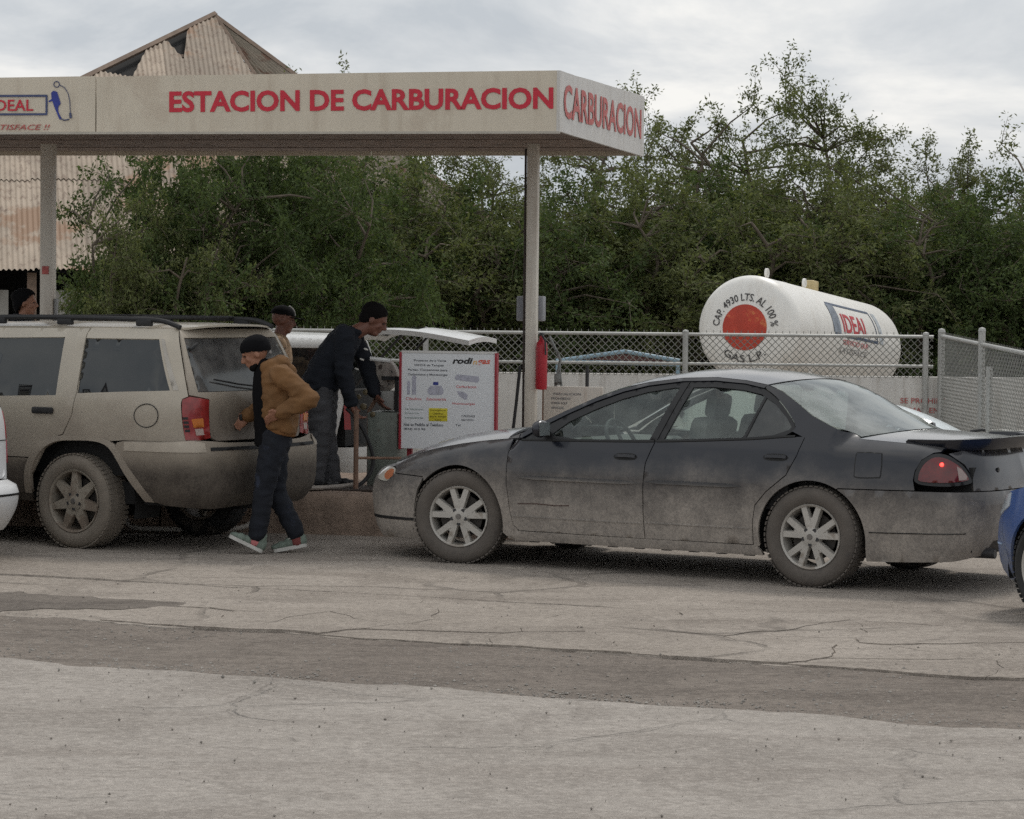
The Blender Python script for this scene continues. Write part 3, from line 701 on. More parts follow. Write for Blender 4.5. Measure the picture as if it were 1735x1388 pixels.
def tin_sheet(x0, x1, ya, yb, ztop, m, frame=None, lift=0.0):
    """corrugated sheet between x0..x1, from y = ya (upper, may be clipped by the hip) down to yb"""
    n = max(2, int((x1 - x0) / 0.02)); vs = []; cols = 0; fs = []
    for i in range(n + 1):
        x = x0 + (x1 - x0) * i / n; t = min(ya, ztop(x))
        if t <= yb + 0.02: continue
        w = 0.016 * math.sin(x * 2 * math.pi / 0.082)
        for k in range(4):
            y = t + (yb - t) * k / 3
            sag = 0.02 * noise.noise(Vector((x * 0.8, y * 0.8, 2)))
            vs.append((x, y, slope_z(y) + w + lift + sag) if frame is None else frame(x, y, w + lift + sag))
        cols += 1
    if cols < 3: return
    fs = [(i * 4 + k, (i + 1) * 4 + k, (i + 1) * 4 + k + 1, i * 4 + k + 1) for i in range(cols - 1) for k in range(3)]
    me = bpy.data.meshes.new('corrugated_sheet'); me.from_pydata(vs, [], fs); me.update(); me.polygons.foreach_set('use_smooth', [True] * len(me.polygons))
    link('corrugated_sheet', me, m, roofp)
rows = [(0.0, -2.62), (-2.5, -5.12), (-5.0, EY)]
for r, (ya, yb) in enumerate(rows):
    x = -8.2
    while x < 2.1:
        if x < 2.05: tin_sheet(x, min(x + 0.83, 2.1), ya, yb + rb.uniform(-0.05, 0.05), front_top, M_TIN, lift=0.016 * (2 - r) + rb.uniform(0, 0.01))
        x += 0.80
# right-hand face: plane through apex, crease foot, right foot
Pa, Pc, Pd = Vector((0, 0, ZA - 0.02)), Vector((2.05, EY, slope_z(EY))), Vector((5.6, -4.3, slope_z(EY)))
for k in range(9):
    t0, t1 = k / 9, (k + 1) / 9
    mb = MB(); N = 24; vs = []
    for i in range(N + 1):
        q = t0 + (t1 - t0) * i / N; foot = Pc.lerp(Pd, q)
        w = 0.018 * math.sin(i / N * 2 * math.pi * 5)
        for j in range(5): p = Pa.lerp(foot, 0.004 + j / 4 * 0.996); vs.append(p + Vector((0.01, 0, w * min(1, j))))
    mb.add(vs, [(i * 5 + j, (i + 1) * 5 + j, (i + 1) * 5 + j + 1, i * 5 + j + 1) for i in range(N) for j in range(4)])
    mb.build('corrugated_sheet', M_TIN2, roofp)
def beam(a, b, w, m, name, parent): return MB().tube([a, b], w, 4).build(name, m, parent)
beam((0.02, 0.02, ZA + 0.05), (-8.3, -7.5, slope_z(-7.5) + 0.05), 0.055, M_OLDWOOD, 'verge_board', roofp)
beam((0.02, 0.0, ZA + 0.0), (5.60, -4.3, slope_z(EY) + 0.0), 0.05, M_OLDWOOD, 'ridge_cap', roofp)
beam((0.03, -0.05, ZA), (2.07, EY, slope_z(EY) + 0.02), 0.035, M_OLDWOOD, 'ridge_cap', roofp)
for k in range(5):
    yy = -1.2 - k * 1.4; beam((max(-8.0, yy * 1.1 + 0.1), yy, slope_z(yy) - 0.09), (-yy * 0.27, yy, slope_z(yy) - 0.09), 0.05, M_OLDWOOD, 'purlin', roofp)
mb = MB(); mb.add([(-0.05, 0.2, slope_z(0.2) - 0.14), (-8.6, -7.30, slope_z(-7.30) - 0.08), (2.05, -7.42, slope_z(-7.42) - 0.08)], [(0, 1, 2)]); mb.build('shade_backing', M_INSIDE, roofp)  # dark sheet added behind the roof holes to stand in for inner shade
M_BWALL = mat('barn_wall_wash', srgb(168, 166, 160), 0.85, var=0.12, scale=2, streak=(srgb(120, 114, 106), 0.5))
for (a, b) in ((-9.5, -3.75), (-3.1, -2.62), (-2.3, 1.0), (1.01, 6.0)):
    MB().box(((a + b) / 2, EY + 0.55, 0.93), (b - a, 0.15, 1.90)).build('wall_panel', M_BWALL, barn)
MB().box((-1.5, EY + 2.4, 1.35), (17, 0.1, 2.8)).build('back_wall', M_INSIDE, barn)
for x in (-8.6, -6.4, -4.2, -3.4, -1.9, 0.3, 2.5, 5.0): MB().box((x, EY + 0.3, 1.05), (0.14, 0.14, 2.2)).build('column', M_OLDWOOD, barn)

# ------------------------------------------------------------------ trees
def leaf_mat(name, c1, c2):
    m = bpy.data.materials.new(name); m.use_nodes = True; MATS[name] = m
    t = NT(m); out = t.n['Material Output']; b = t.n['Principled BSDF']
    tc = t.new('TexCoord'); ge = t.new('NewGeometry')
    n1 = t.noise(tc.outputs['Object'], 1.6, 3)
    c = t.mix(t.ramp(t.math('ADD', t.math('MULTIPLY', n1, 0.6), t.math('MULTIPLY', ge.outputs['Random Per Island'], 0.4)), 0.25, 0.75), c1, c2)
    t.set(b.inputs['Base Color'], c); b.inputs['Roughness'].default_value = 0.75; b.inputs['Specular IOR Level'].default_value = 0.15
    tr = t.new('BsdfTranslucent'); t.set(tr.inputs[0], t.mix(1.0, c, (1.25, 1.3, 0.7), 'MULTIPLY'))
    ms = t.new('MixShader'); ms.inputs[0].default_value = 0.3
    t.l.new(b.outputs[0], ms.inputs[1]); t.l.new(tr.outputs[0], ms.inputs[2]); t.l.new(ms.outputs[0], out.inputs['Surface'])
    return m
M_LEAF_A = leaf_mat('olive_leaves', (0.086, 0.102, 0.044), (0.170, 0.192, 0.084))
M_LEAF_B = leaf_mat('dark_green_leaves', (0.050, 0.074, 0.030), (0.108, 0.146, 0.056))
M_LEAF_C = leaf_mat('grey_green_leaves', (0.108, 0.122, 0.060), (0.190, 0.210, 0.100))
M_BARK = mat('grey_bark', srgb(98, 89, 77), 0.9, var=0.3, scale=12)

def tree_meshes(key, H, W, n_cl, n_leaf, leaf, seed, base=0.15, stems=3, lacy=0.0, spread=0.34, low=0.18):
    rg = np.random.default_rng(seed); rr = random.Random(seed)
    wood = MB(); skel = []
    for s in range(stems):
        a = 2 * math.pi * s / stems + rr.uniform(-0.5, 0.5); lean = rr.uniform(0.12, 0.42) * W
        hh = H * rr.uniform(0.62, 0.86)
        pts = []
        for k in range(7):
            t = k / 6; pts.append(Vector((math.cos(a) * (0.06 + lean * t ** 1.2) + rr.uniform(-.06, .06) * W * t, math.sin(a) * (0.06 + lean * t ** 1.2) + rr.uniform(-.06, .06) * W * t, hh * t - 0.06)))
        pts = catmull(pts, 3); r0 = 0.05 + 0.012 * H
        wood.tube(pts, [r0 * (1 - 0.82 * i / (len(pts) - 1)) for i in range(len(pts))], 7)
        skel += pts[4:]
    cents = []
    tries = 0
    while len(cents) < n_cl and tries < 20000:
        tries += 1
        u = rg.normal(size=3); u /= np.linalg.norm(u); q = rg.random() ** 0.45
        p = u * q * np.array([W / 2, W / 2, H * (1 - low) / 2]) + np.array([0, 0, H * (low + (1 - low) / 2)])
        nz = noise.noise(Vector((p[0] * 0.9 + seed, p[1] * 0.9, p[2] * 0.9)))
        if nz < -0.18: continue
        k = 1 + 0.45 * noise.noise(Vector((u[0] * 1.8 + seed, u[1] * 1.8, u[2] * 1.8)))
        p = np.array([p[0] * k, p[1] * k, p[2]]); cents.append(p)
    tips = []
    for cpt in cents:
        c = Vector(cpt); best = min(skel, key=lambda s: (s - c).length + max(0, s.z - c.z) * 1.5)
        mid = best.lerp(c, 0.5) + Vector((rr.uniform(-.1, .1), rr.uniform(-.1, .1), rr.uniform(0.0, .14)))
        wood.tube([best, mid, c], [0.022, 0.014, 0.006], 5, cap=False)
        for k in range(5):
            d = Vector((rr.gauss(0, 1), rr.gauss(0, 1), rr.gauss(0.15, 0.8))).normalized()
            L = rr.uniform(0.25, 0.6) * spread / 0.34; e = c + d * L - Vector((0, 0, 0.25 * L * L))
            wood.tube([c, c.lerp(e, 0.55) + Vector((0, 0, 0.04)), e], [0.006, 0.004, 0.002], 3, cap=False); tips.append((c, e))
        if rr.random() < lacy:
            e = c + Vector((rr.uniform(-.35, .35), rr.uniform(-.35, .35), rr.uniform(.25, .6))); wood.tube([c, c.lerp(e, .5), e], [0.006, 0.004, 0.002], 3, cap=False); tips += [(c, e)] * 2
    A = np.array([t[0] for t in tips]); B = np.array([t[1] for t in tips])
    idx = rg.integers(0, len(tips), n_leaf); tt = rg.random(n_leaf) ** 0.7 * 1.05
    P = A[idx] + (B[idx] - A[idx]) * tt[:, None] + rg.normal(0, 0.055, (n_leaf, 3)) * (1 + lacy * 0)
    # leaf frames: drooping, random
    D = (B[idx] - A[idx]); D /= np.linalg.norm(D, axis=1)[:, None] + 1e-6
    d = D * 0.5 + rg.normal(0, 0.75, (n_leaf, 3)) + np.array([0, 0, -0.25]); d /= np.linalg.norm(d, axis=1)[:, None]
    w = np.cross(d, rg.normal(size=(n_leaf, 3))); w /= np.linalg.norm(w, axis=1)[:, None] + 1e-6
    L = leaf * (0.55 + 0.9 * rg.random(n_leaf))[:, None]; Wd = L * 0.20
    nrm = np.cross(d, w)
    v0 = P; v1 = P + d * L * 0.45 + w * Wd + nrm * L * 0.08; v2 = P + d * L; v3 = P + d * L * 0.45 - w * Wd + nrm * L * 0.08
    V = np.stack([v0, v1, v2, v3], 1).reshape(-1, 3)
    me = bpy.data.meshes.new('crown_' + key); me.vertices.add(len(V)); me.vertices.foreach_set('co', V.ravel())
    nf = n_leaf; me.loops.add(nf * 4); me.loops.foreach_set('vertex_index', np.arange(nf * 4, dtype=np.int32))
    me.polygons.add(nf); me.polygons.foreach_set('loop_start', np.arange(0, nf * 4, 4, dtype=np.int32)); me.polygons.foreach_set('loop_total', np.full(nf, 4, dtype=np.int32))
    me.update(calc_edges=True); me.validate()
    wm = wood.mesh('limbs_' + key, M_BARK, 60)
    return wm, me
TREES = {}
def tree_kind(key, *a, **k): TREES[key] = tree_meshes(key, *a, **k)
tree_kind('lacy_a', 5.4, 4.2, 105, 30000, 0.066, 1, stems=4, lacy=0.55, low=0.15)
tree_kind('lacy_b', 5.2, 3.6, 85, 24000, 0.066, 2, stems=3, lacy=0.6, low=0.2)
tree_kind('dense_a', 3.7, 3.6, 110, 36000, 0.066, 3, stems=7, low=0.12, lacy=0.3)
tree_kind('dense_b', 3.7, 3.2, 100, 32000, 0.066, 4, stems=7, low=0.10, lacy=0.35)
tree_kind('broad', 4.2, 5.0, 140, 60000, 0.072, 6, stems=4, low=0.12, lacy=0.2, spread=0.40)
def tree(name, kind, label, px_x, Y, H, rot, m, sx=1.0, group='trees behind the gas station'):
    wm, cm = TREES[kind]; h0 = {'lacy_a': 5.4, 'lacy_b': 5.2, 'dense_a': 3.7, 'dense_b': 3.7, 'broad': 4.2}[kind]
    t = thing(name, label, 'tree', (px_x, Y, -0.05), rot, group); k = H / h0; t.scale = (k * sx, k * sx, k)
    link('trunk', wm, None, t); c = link('crown', cm, None, t)
    if not cm.materials: cm.materials.append(m)
    c.material_slots[0].link = 'OBJECT'; c.material_slots[0].material = m
    return t
T = tree; A_, B_, C_ = M_LEAF_A, M_LEAF_B, M_LEAF_C
wx = lambda px, Y: (px - 867.5) / FPX * Y
# tall open crowns in the back row, from left to right
T('mesquite_tree', 'lacy_b', 'thin tree whose topmost twigs show just above the canopy roof', wx(522, 47), 47, 5.35, 0.4, C_)
T('mesquite_tree', 'lacy_a', 'tall lacy tree above and right behind the canopy corner', wx(1045, 45), 45, 4.95, 1.0, C_)
T('mesquite_tree', 'lacy_b', 'slim tree left of the tallest tree, with sky showing through', wx(1195, 46), 46, 4.75, 2.2, A_)
T('mesquite_tree', 'lacy_a', 'tallest open tree, its pointed top highest above the gas tank', wx(1345, 45), 45, 5.45, 3.6, A_, 0.92)
T('mesquite_tree', 'lacy_b', 'open tree on the falling skyline right of the tallest tree', wx(1480, 46), 46, 4.5, 4.3, C_, 1.1)
T('mesquite_tree', 'lacy_a', 'pale airy tree at the dip in the skyline near the right', wx(1590, 47), 47, 4.35, 5.1, C_, 0.95)
T('mesquite_tree', 'lacy_b', 'airy tree rising at the far right edge of the picture', wx(1730, 46), 46, 4.7, 0.2, C_, 1.1)
T('mesquite_tree', 'lacy_a', 'open tree seen between the canopy post and the poster', wx(790, 46), 46, 4.5, 2.9, C_, 1.0)
# dense lower thicket in front
dense = [(640, 40.5, 3.75, 'a', 'bushy dark tree behind the raised hatch and leaning man'), (740, 39.8, 3.55, 'b', 'bushy tree straight above the white poster'),
         (835, 40.8, 3.5, 'a', 'bushy tree just left of the right canopy post'), (930, 40.0, 3.4, 'b', 'bushy tree just right of the right canopy post'),
         (1030, 41.0, 3.55, 'a', 'olive bushy tree under the canopy corner'), (1130, 40.2, 3.5, 'b', 'olive bushy tree left of the white gas tank'),
         (1235, 41.2, 3.65, 'a', 'dense tree right above the orange disc of the tank'), (1340, 40.5, 3.7, 'b', 'dense tree above the middle of the white tank'),
         (1450, 41.2, 3.6, 'a', 'dense tree above the far end of the white tank'), (1555, 40.4, 3.25, 'b', 'dense dark tree above the fence corner post'),
         (1650, 41.0, 3.3, 'a', 'dark thick tree behind the side fence'), (1750, 40.2, 3.5, 'b', 'dark thick tree cut by the right picture edge')]
for i, (px, Y, H, k, lab) in enumerate(dense):
    T('bushy_tree', 'dense_' + k, lab, wx(px, Y), Y, H, i * 1.7, (A_, B_)[(i % 3 == 0) or i > 8], 1.12, 'bushy trees along the back wall')
# nearer dark trees in front of the barn
T('shade_tree', 'broad', 'big dark green tree in front of the rusty barn roof', wx(345, 35.5), 35.5, 4.0, 0.7, B_, 0.78)
T('shade_tree', 'broad', 'dark green tree between the barn and the leaning man', wx(510, 36.5), 36.5, 4.0, 2.6, B_, 0.80)
T('shade_tree', 'dense_a', 'low leafy tree hanging before the barn wall above the tan suv', wx(262, 34.5), 34.5, 3.0, 4.0, A_, 0.8)

# ------------------------------------------------------------------ equipment on the island
M_PUMPGREY = mat('grey_green_metal', srgb(120, 126, 118), 0.55, var=0.15, scale=9, rust=(srgb(84, 66, 54), 0.62, 7), streak=(srgb(70, 66, 60), 0.5))
M_RUSTPIPE = mat('rusty_pipe', srgb(122, 96, 80), 0.75, var=0.25, scale=14)
M_WHITE = mat('white_enamel', srgb(222, 222, 220), 0.4, var=0.04, scale=4)
pump = thing('gas_pump', 'grey gas dispenser with round meter beside the white poster', 'pump', (SX, SY, 0), ST)
MB().box((-1.70, 1.45, 0.63), (0.26, 0.34, 0.62), bev=0.02).build('cabinet', M_PUMPGREY, pump)
mb = MB(); mb.box((-1.68, 1.42, 1.03), (0.13, 0.2, 0.16), bev=0.015); mb.build('register_box', mat('pump_grey', srgb(150, 150, 146), 0.5, var=0.1), pump)
mb = MB(); mb.lathe([(0, -0.02), (0.05, -0.03), (0.09, -0.02), (0.135, 0.02), (0.14, 0.10), (0.13, 0.14), (0.0, 0.15)], (-1.755, 1.40, 1.235), 'y', 36); mt = mb.build('meter', mat('old_meter_paint', srgb(150, 142, 134), 0.6, var=0.3, scale=16, rust=(srgb(70, 58, 52), 0.58, 14)), pump)
for k in range(6):
    a = k * math.pi / 3 + 0.3; MB().lathe([(0, -0.01), (0.012, -0.01), (0.012, 0.02), (0, 0.02)], (-1.755 + 0.10 * math.cos(a), 1.40 - 0.0, 1.235 + 0.10 * math.sin(a)), 'y', 6).build('bolt', M_DARK, mt)
mb = MB(); mb.box((-1.60, 1.36, 1.06), (0.03, 0.04, 0.34)); mb.box((-1.655, 1.36, 1.215), (0.14, 0.04, 0.03)); mb.build('bracket', M_BLACK, pump)
mb = MB(); mb.tube([(-1.83, 1.35, 0.36), (-1.83, 1.35, 0.95), (-1.79, 1.36, 1.02), (-1.76, 1.38, 1.12)], 0.018); mb.build('inlet_pipe', M_RUSTPIPE, pump)
for (x, z, r) in ((-1.86, 0.98, 0.028), (-1.78, 0.92, 0.022), (-1.90, 1.06, 0.02), (-1.84, 1.10, 0.025)):
    MB().lathe([(0, -r), (r, -r * .6), (r, r * .6), (0, r)], (x, 1.28, z), 'y', 10).build('valve', mat('worn_brass', srgb(120, 108, 84), 0.5, 0.4, rand=0.2), pump)
MB().tube([(-1.63, 1.26, 1.36), (-1.80, 1.25, 1.375)], 0.018).build('handle_bar', M_WHITE, pump)
mb = MB(); mb.tube(catmull([(-1.90, 0.9, 0.98), (-1.84, 0.9, 0.92), (-1.76, 0.92, 0.80), (-1.70, 0.96, 0.62), (-1.70, 0.96, 0.50), (-1.75, 0.92, 0.40), (-1.82, 0.88, 0.345)], 5), 0.016); mb.build('delivery_hose', M_BLACK, pump)
rail = thing('guard_pipe', 'thin rusty upright pipe with side rail in front of the pump', 'pipe', (SX, SY, 0), ST)
MB().tube([(-1.805, 0.85, 0.31), (-1.805, 0.85, 0.97)], 0.021).build('upright', M_RUSTPIPE, rail)
MB().tube([(-1.805, 0.85, 0.585), (-1.50, 1.12, 0.575)], 0.011).build('side_rail', M_RUSTPIPE, rail)
hose = MB(); hose.tube(catmull([(-1.83, 0.95, 0.365), (-1.95, 0.86, 0.35), (-2.1, 0.72, 0.345), (-2.25, 0.66, 0.345), (-2.38, 0.66, 0.345), (-2.44, 0.76, 0.345), (-2.36, 0.86, 0.345), (-2.15, 0.86, 0.345)], 6), 0.019)
ho = hose.build('hose', mat('grey_hose', srgb(150, 142, 134), 0.6), None); ho.location = (SX, SY, 0); ho.rotation_euler = (0, 0, ST); tag(ho, 'pale grey hose lying on the edge of the concrete island', 'hose')

# white hose drooping off the kerb behind the walking man
ho = MB().tube(catmull([(-2.62, 0.55, 0.345), (-2.50, 0.44, 0.33), (-2.46, 0.33, 0.2), (-2.52, 0.25, 0.07), (-2.75, 0.2, 0.03), (-3.1, 0.18, 0.028), (-3.45, 0.22, 0.03), (-3.55, 0.30, 0.10), (-3.6, 0.40, 0.22)], 6), 0.02).build('hose', mat('white_hose', srgb(196, 190, 182), 0.5), None)
ho.location = (SX, SY, 0); ho.rotation_euler = (0, 0, ST); tag(ho, 'dirty white hose hanging off the kerb to the ground behind the walking man', 'hose')

board = thing('poster_board', 'white poster board with red edges advertising gas equipment', 'sign', (SX, SY, 0), ST)
PY = 1.2
MB().box((-1.135, PY + 0.03, 1.04), (0.775, 0.05, 0.775)).build('panel', mat('poster_white', srgb(222, 224, 226), 0.4, var=0.02), board)
M_REDF = mat('red_frame', srgb(150, 34, 48), 0.5, var=0.1)
MB().box((-1.5315, PY + 0.09, 1.04), (0.018, 0.19, 0.79)).build('side_frame', M_REDF, board)
MB().box((-0.7385, PY + 0.03, 1.04), (0.018, 0.07, 0.79)).build('side_frame', M_REDF, board)
for x in (-1.47, -0.80): MB().box((x, PY + 0.09, 0.52), (0.04, 0.04, 0.42)).build('leg', M_REDF, board)
MB().box((-1.135, PY + 0.03, 1.437), (0.78, 0.06, 0.018)).build('top_edge', mat('poster_edge', srgb(206, 204, 200), 0.5), board)
PM = lambda x, z: Matrix(((1, 0, 0, x), (0, 0, -1, PY + 0.0045), (0, 1, 0, z), (0, 0, 0, 1)))
M_GTXT = mat('grey_print', srgb(96, 98, 104), 0.6); M_RTXT = mat('red_print', srgb(206, 92, 96), 0.6); M_KTXT = mat('black_print', srgb(34, 32, 34), 0.6)
def ptext(s, x, z, w, h, m, **k): text_mesh('poster_lettering', s, 0.05, m, board, PM(x, z), depth=0.0008, width=w, height=h, **k)
ptext('rodi', -1.10, 1.345, 0.17, 0.05, M_KTXT, bold=0.0018, shear=0.25); ptext('n', -0.93, 1.342, 0.035, 0.03, mat('amber_print', srgb(222, 176, 110), 0.6), bold=0.001, shear=0.2); ptext('gas', -0.895, 1.332, 0.11, 0.048, mat('orange_print', srgb(214, 92, 70), 0.6), bold=0.0012, shear=0.25)
for k, (s, x, w) in enumerate((('Proyecto de y Venta', -1.42, 0.27), ('VENTA de Tanques', -1.42, 0.25), ('Partes, Conexiones para', -1.47, 0.33), ('Carburacion y Montacargas', -1.47, 0.33))): ptext(s, x, 1.355 - 0.038 * k, w, 0.022, M_GTXT, bold=0.0006)
for s, x, z, w in (('Cilindros', -1.485, 1.045, 0.13), ('Estacionarios', -1.31, 1.045, 0.16), ('Carburacion', -1.065, 1.15, 0.165), ('Montacargas', -1.095, 1.01, 0.185)): ptext(s, x, z, w, 0.022, M_RTXT)
for k, s in enumerate(('Le hacemos', 'planta', 'instalaciones')): ptext(s, -1.49, 0.965 - 0.035 * k, 0.15 - 0.03 * (k == 1), 0.016, mat('green_grey_print', srgb(140, 156, 150), 0.6))
ptext('CALIDAD', -1.02, 0.915, 0.11, 0.018, M_GTXT); ptext('servicio', -1.02, 0.885, 0.10, 0.018, M_GTXT); ptext('Haz tu Pedido al Telefono', -1.50, 0.835, 0.33, 0.024, M_GTXT, bold=0.0008); ptext('(844) 415 90', -1.50, 0.797, 0.18, 0.022, M_GTXT, bold=0.0008); ptext('Tel.', -1.07, 0.84, 0.05, 0.018, M_GTXT)
yb = MB().box((-1.215, PY + 0.0035, 0.93), (0.155, 0.003, 0.105), bev=0.001).build('yellow_note', mat('yellow_print', srgb(214, 200, 52), 0.6), board)
for k, (s, w) in enumerate((('Recargamos', 0.13), ('Cilindros', 0.09), ('para carga', 0.13), ('aqui', 0.05))): text_mesh('poster_lettering', s, 0.05, mat('brown_print', srgb(120, 104, 30), 0.6), board, PM(-1.215 - w / 2, 0.958 - 0.026 * k) @ Matrix.Translation((0, 0, 0.0028)), depth=0.0008, width=w, height=0.014)
M_PIC = mat('printed_grey_shape', srgb(176, 176, 188), 0.5, var=0.15, scale=30)
pic = lambda poly, m=M_PIC: MB().prism([(a, b) for a, b in poly], PY + 0.005, PY + 0.0035, lambda a, b, d: (a, d, b)).build('printed_picture', m, board)
pic([(-1.475, 1.09), (-1.45, 1.09), (-1.45, 1.19), (-1.4625, 1.205), (-1.475, 1.19)]); pic([(-1.435, 1.09), (-1.40, 1.09), (-1.40, 1.235), (-1.4175, 1.255), (-1.435, 1.235)])
pic([(-1.30, 1.10), (-1.285, 1.09), (-1.19, 1.09), (-1.175, 1.10), (-1.17, 1.13), (-1.19, 1.165), (-1.28, 1.165), (-1.305, 1.13)]); pic([(-1.258, 1.17), (-1.215, 1.17), (-1.215, 1.195), (-1.258, 1.195)], M_BLUE)
pic([(-1.08, 1.235), (-1.07, 1.215), (-0.89, 1.195), (-0.875, 1.215), (-0.88, 1.245), (-1.06, 1.26)]); pic([(-1.06, 1.125), (-1.04, 1.085), (-0.995, 1.055), (-0.975, 1.06), (-0.97, 1.095), (-1.01, 1.12)])

ext = thing('fire_extinguisher', 'red fire extinguisher box hung on the right canopy post', 'extinguisher', (SX, SY, 0), ST)
mb = MB(); mb.lathe([(0.0, 1.10), (0.046, 1.105), (0.05, 1.13), (0.05, 1.46), (0.044, 1.50), (0.02, 1.53), (0.018, 1.56), (0, 1.56)], (-0.632, 2.53, 0), 'z', 24); mb.build('cylinder', mat('extinguisher_red', srgb(172, 30, 44), 0.4, var=0.06), ext)
mb = MB(); mb.box((-0.632, 2.53, 1.575), (0.03, 0.07, 0.02)); mb.tube([(-0.62, 2.5, 1.56), (-0.59, 2.47, 1.52), (-0.585, 2.47, 1.4)], 0.008); mb.build('valve_head', M_DARK, ext)
bx = thing('meter_box', 'small grey electric box behind the right canopy post', 'box', (SX, SY, 0), ST)
MB().box((-0.77, 2.74, 1.79), (0.235, 0.12, 0.215), bev=0.012).build('housing', mat('grey_plastic', srgb(150, 152, 156), 0.5), bx); MB().box((-0.77, 2.675, 1.79), (0.20, 0.01, 0.18), bev=0.004).build('cover', mat('grey_plastic2', srgb(138, 140, 146), 0.5), bx)

sg = thing('warning_sign', 'stained white notice board with brown edge right of the canopy post', 'sign', (SX, SY, 0), ST)
MB().box((-0.43, 2.93, 0.95), (0.52, 0.03, 0.34), bev=0.005).build('panel', mat('stained_sign', srgb(206, 200, 190), 0.6, var=0.05, scale=5, streak=(srgb(160, 130, 106), 0.6)), sg)
MB().box((-0.694, 2.93, 0.95), (0.012, 0.034, 0.345)).build('edge', M_RUSTPIPE, sg)
for x in (-0.66, -0.2): MB().box((x, 2.96, 0.56), (0.03, 0.03, 0.5)).build('leg', M_RUSTPIPE, sg)
for k, (s, w) in enumerate((('PRECAUCION', 0.24), ('PROHIBIDO', 0.17), ('FUMAR AQUI', 0.14), ('APAGUE', 0.11))): text_mesh('notice_lettering', s, 0.05, M_GTXT, sg, Matrix(((1, 0, 0, -0.62 + 0.02 * (k == 0)), (0, 0, -1, 2.9145), (0, 1, 0, 1.045 - 0.04 * k), (0, 0, 0, 1))), depth=0.001, width=w, height=0.02)
dk = MB(); dk.tube([(-0.36, 3.2, 1.10), (-0.36, 3.2, 1.30)], 0.016); dk.box((-0.36, 3.2, 1.10), (0.2, 0.04, 0.02)); dk.tube([(-0.36, 3.2, 0.32), (-0.36, 3.2, 1.1)], 0.016)
o = dk.build('bracket_post', M_DARK, None); o.location = (SX, SY, 0); o.rotation_euler = (0, 0, ST); tag(o, 'short dark iron bracket post behind the stained notice board', 'post')
pv = MB(); pv.tube([(-0.60, 3.0, 0.32), (-0.60, 3.0, 1.14), (-0.56, 3.0, 1.35), (-0.66, 3.0, 1.55)], 0.013); pv.box((-0.585, 3.0, 1.18), (0.05, 0.05, 0.1), bev=0.008); pv.tube([(-0.55, 3.0, 0.32), (-0.545, 3.0, 1.1), (-0.57, 3.0, 1.3)], 0.01)
o = pv.build('pipe_riser', mat('grey_riser', srgb(126, 128, 126), 0.5, rust=(srgb(60, 54, 50), 0.55, 16)), None); o.location = (SX, SY, 0); o.rotation_euler = (0, 0, ST); tag(o, 'grey pipe riser with valve right beside the red extinguisher', 'pipe')

# pale blue roof frame seen through the wire
bl = thing('blue_frame', 'pale blue low gabled pipe frame seen through the chain link', 'frame', (0, 33.2, 0))
M_PB = mat('pale_blue_paint', srgb(132, 158, 172), 0.5)
for p, q in (((0.50, 0, 1.145), (1.29, 0, 1.262)), ((1.29, 0, 1.262), (1.92, 0, 1.16)), ((0.50, 0, 1.14), (1.92, 0, 1.12))): MB().tube([p, q], 0.024, 8).build('roof_bar', M_PB, bl)
for x in (0.52, 1.9): MB().tube([(x, 0, -0.05), (x, 0, 1.14)], 0.024, 8).build('leg', M_PB, bl)
MB().prism([(0.62, 1.135), (1.29, 1.235), (1.85, 1.14)], 0.02, 0.04, lambda a, b, d: (a, d, b)).build('gable_panel', mat('maroon_panel', srgb(98, 66, 62), 0.8), bl)

# white domed cover just behind the dark sedan
dm = thing('fibreglass_cover', 'smooth white sloping cover showing behind the dark sedan rear window', 'cover', (3.42, 26.6, 0), R(-8))
pr_ = catmull([(-0.35, 0, 0.0), (-0.36, 0, 0.7), (-0.15, 0, 0.92), (0.10, 0, 0.93), (0.45, 0, 0.82), (0.85, 0, 0.62), (1.2, 0, 0.40), (1.35, 0, 0.0)], 6)
mb = MB(); K = 10; vs = []
for p in pr_:
    for k in range(K + 1):
        s = -1 + 2 * k / K; vs.append((p.x, s * 0.55, p.z * (1 - 0.10 * abs(s) ** 3)))
n = K + 1; mb.add(vs, [(i * n + k, (i + 1) * n + k, (i + 1) * n + k + 1, i * n + k + 1) for i in range(len(pr_) - 1) for k in range(K)] + [tuple(i * n for i in range(len(pr_))), tuple(i * n + K for i in reversed(range(len(pr_))))])
mb.build('shell', mat('white_gelcoat', srgb(214, 222, 224), 0.25, var=0.02), dm, smooth=40)
MB().tube([(p.x, -0.556, p.z * 0.9) for p in pr_[4:]], 0.008, 6).build('rubber_seam', M_BLACK, dm)
# ------------------------------------------------------------------ vehicles
def interp(tab, x):
    """smooth (cosine-free cubic Hermite, monotone-ish) interpolation of (x, value) rows"""
    if x <= tab[0][0]: return tab[0][1]
    if x >= tab[-1][0]: return tab[-1][1]
    for i in range(len(tab) - 1):
        if x <= tab[i + 1][0]:
            x0, y0 = tab[i]; x1, y1 = tab[i + 1]; h = x1 - x0; t = (x - x0) / h
            m0 = (y1 - tab[i - 1][1]) / (x1 - tab[i - 1][0]) if i > 0 else (y1 - y0) / h
            m1 = (tab[i + 2][1] - y0) / (tab[i + 2][0] - x0) if i + 2 < len(tab) else (y1 - y0) / h
            d = (y1 - y0) / h
            if i > 0 and d * ((y0 - tab[i - 1][1])) <= 0: m0 = 0
            if i + 2 < len(tab) and d * (tab[i + 2][1] - y1) <= 0: m1 = 0
            t2, t3 = t * t, t * t * t
            return (2 * t3 - 3 * t2 + 1) * y0 + (t3 - 2 * t2 + t) * h * m0 + (-2 * t3 + 3 * t2) * y1 + (t3 - t2) * h * m1

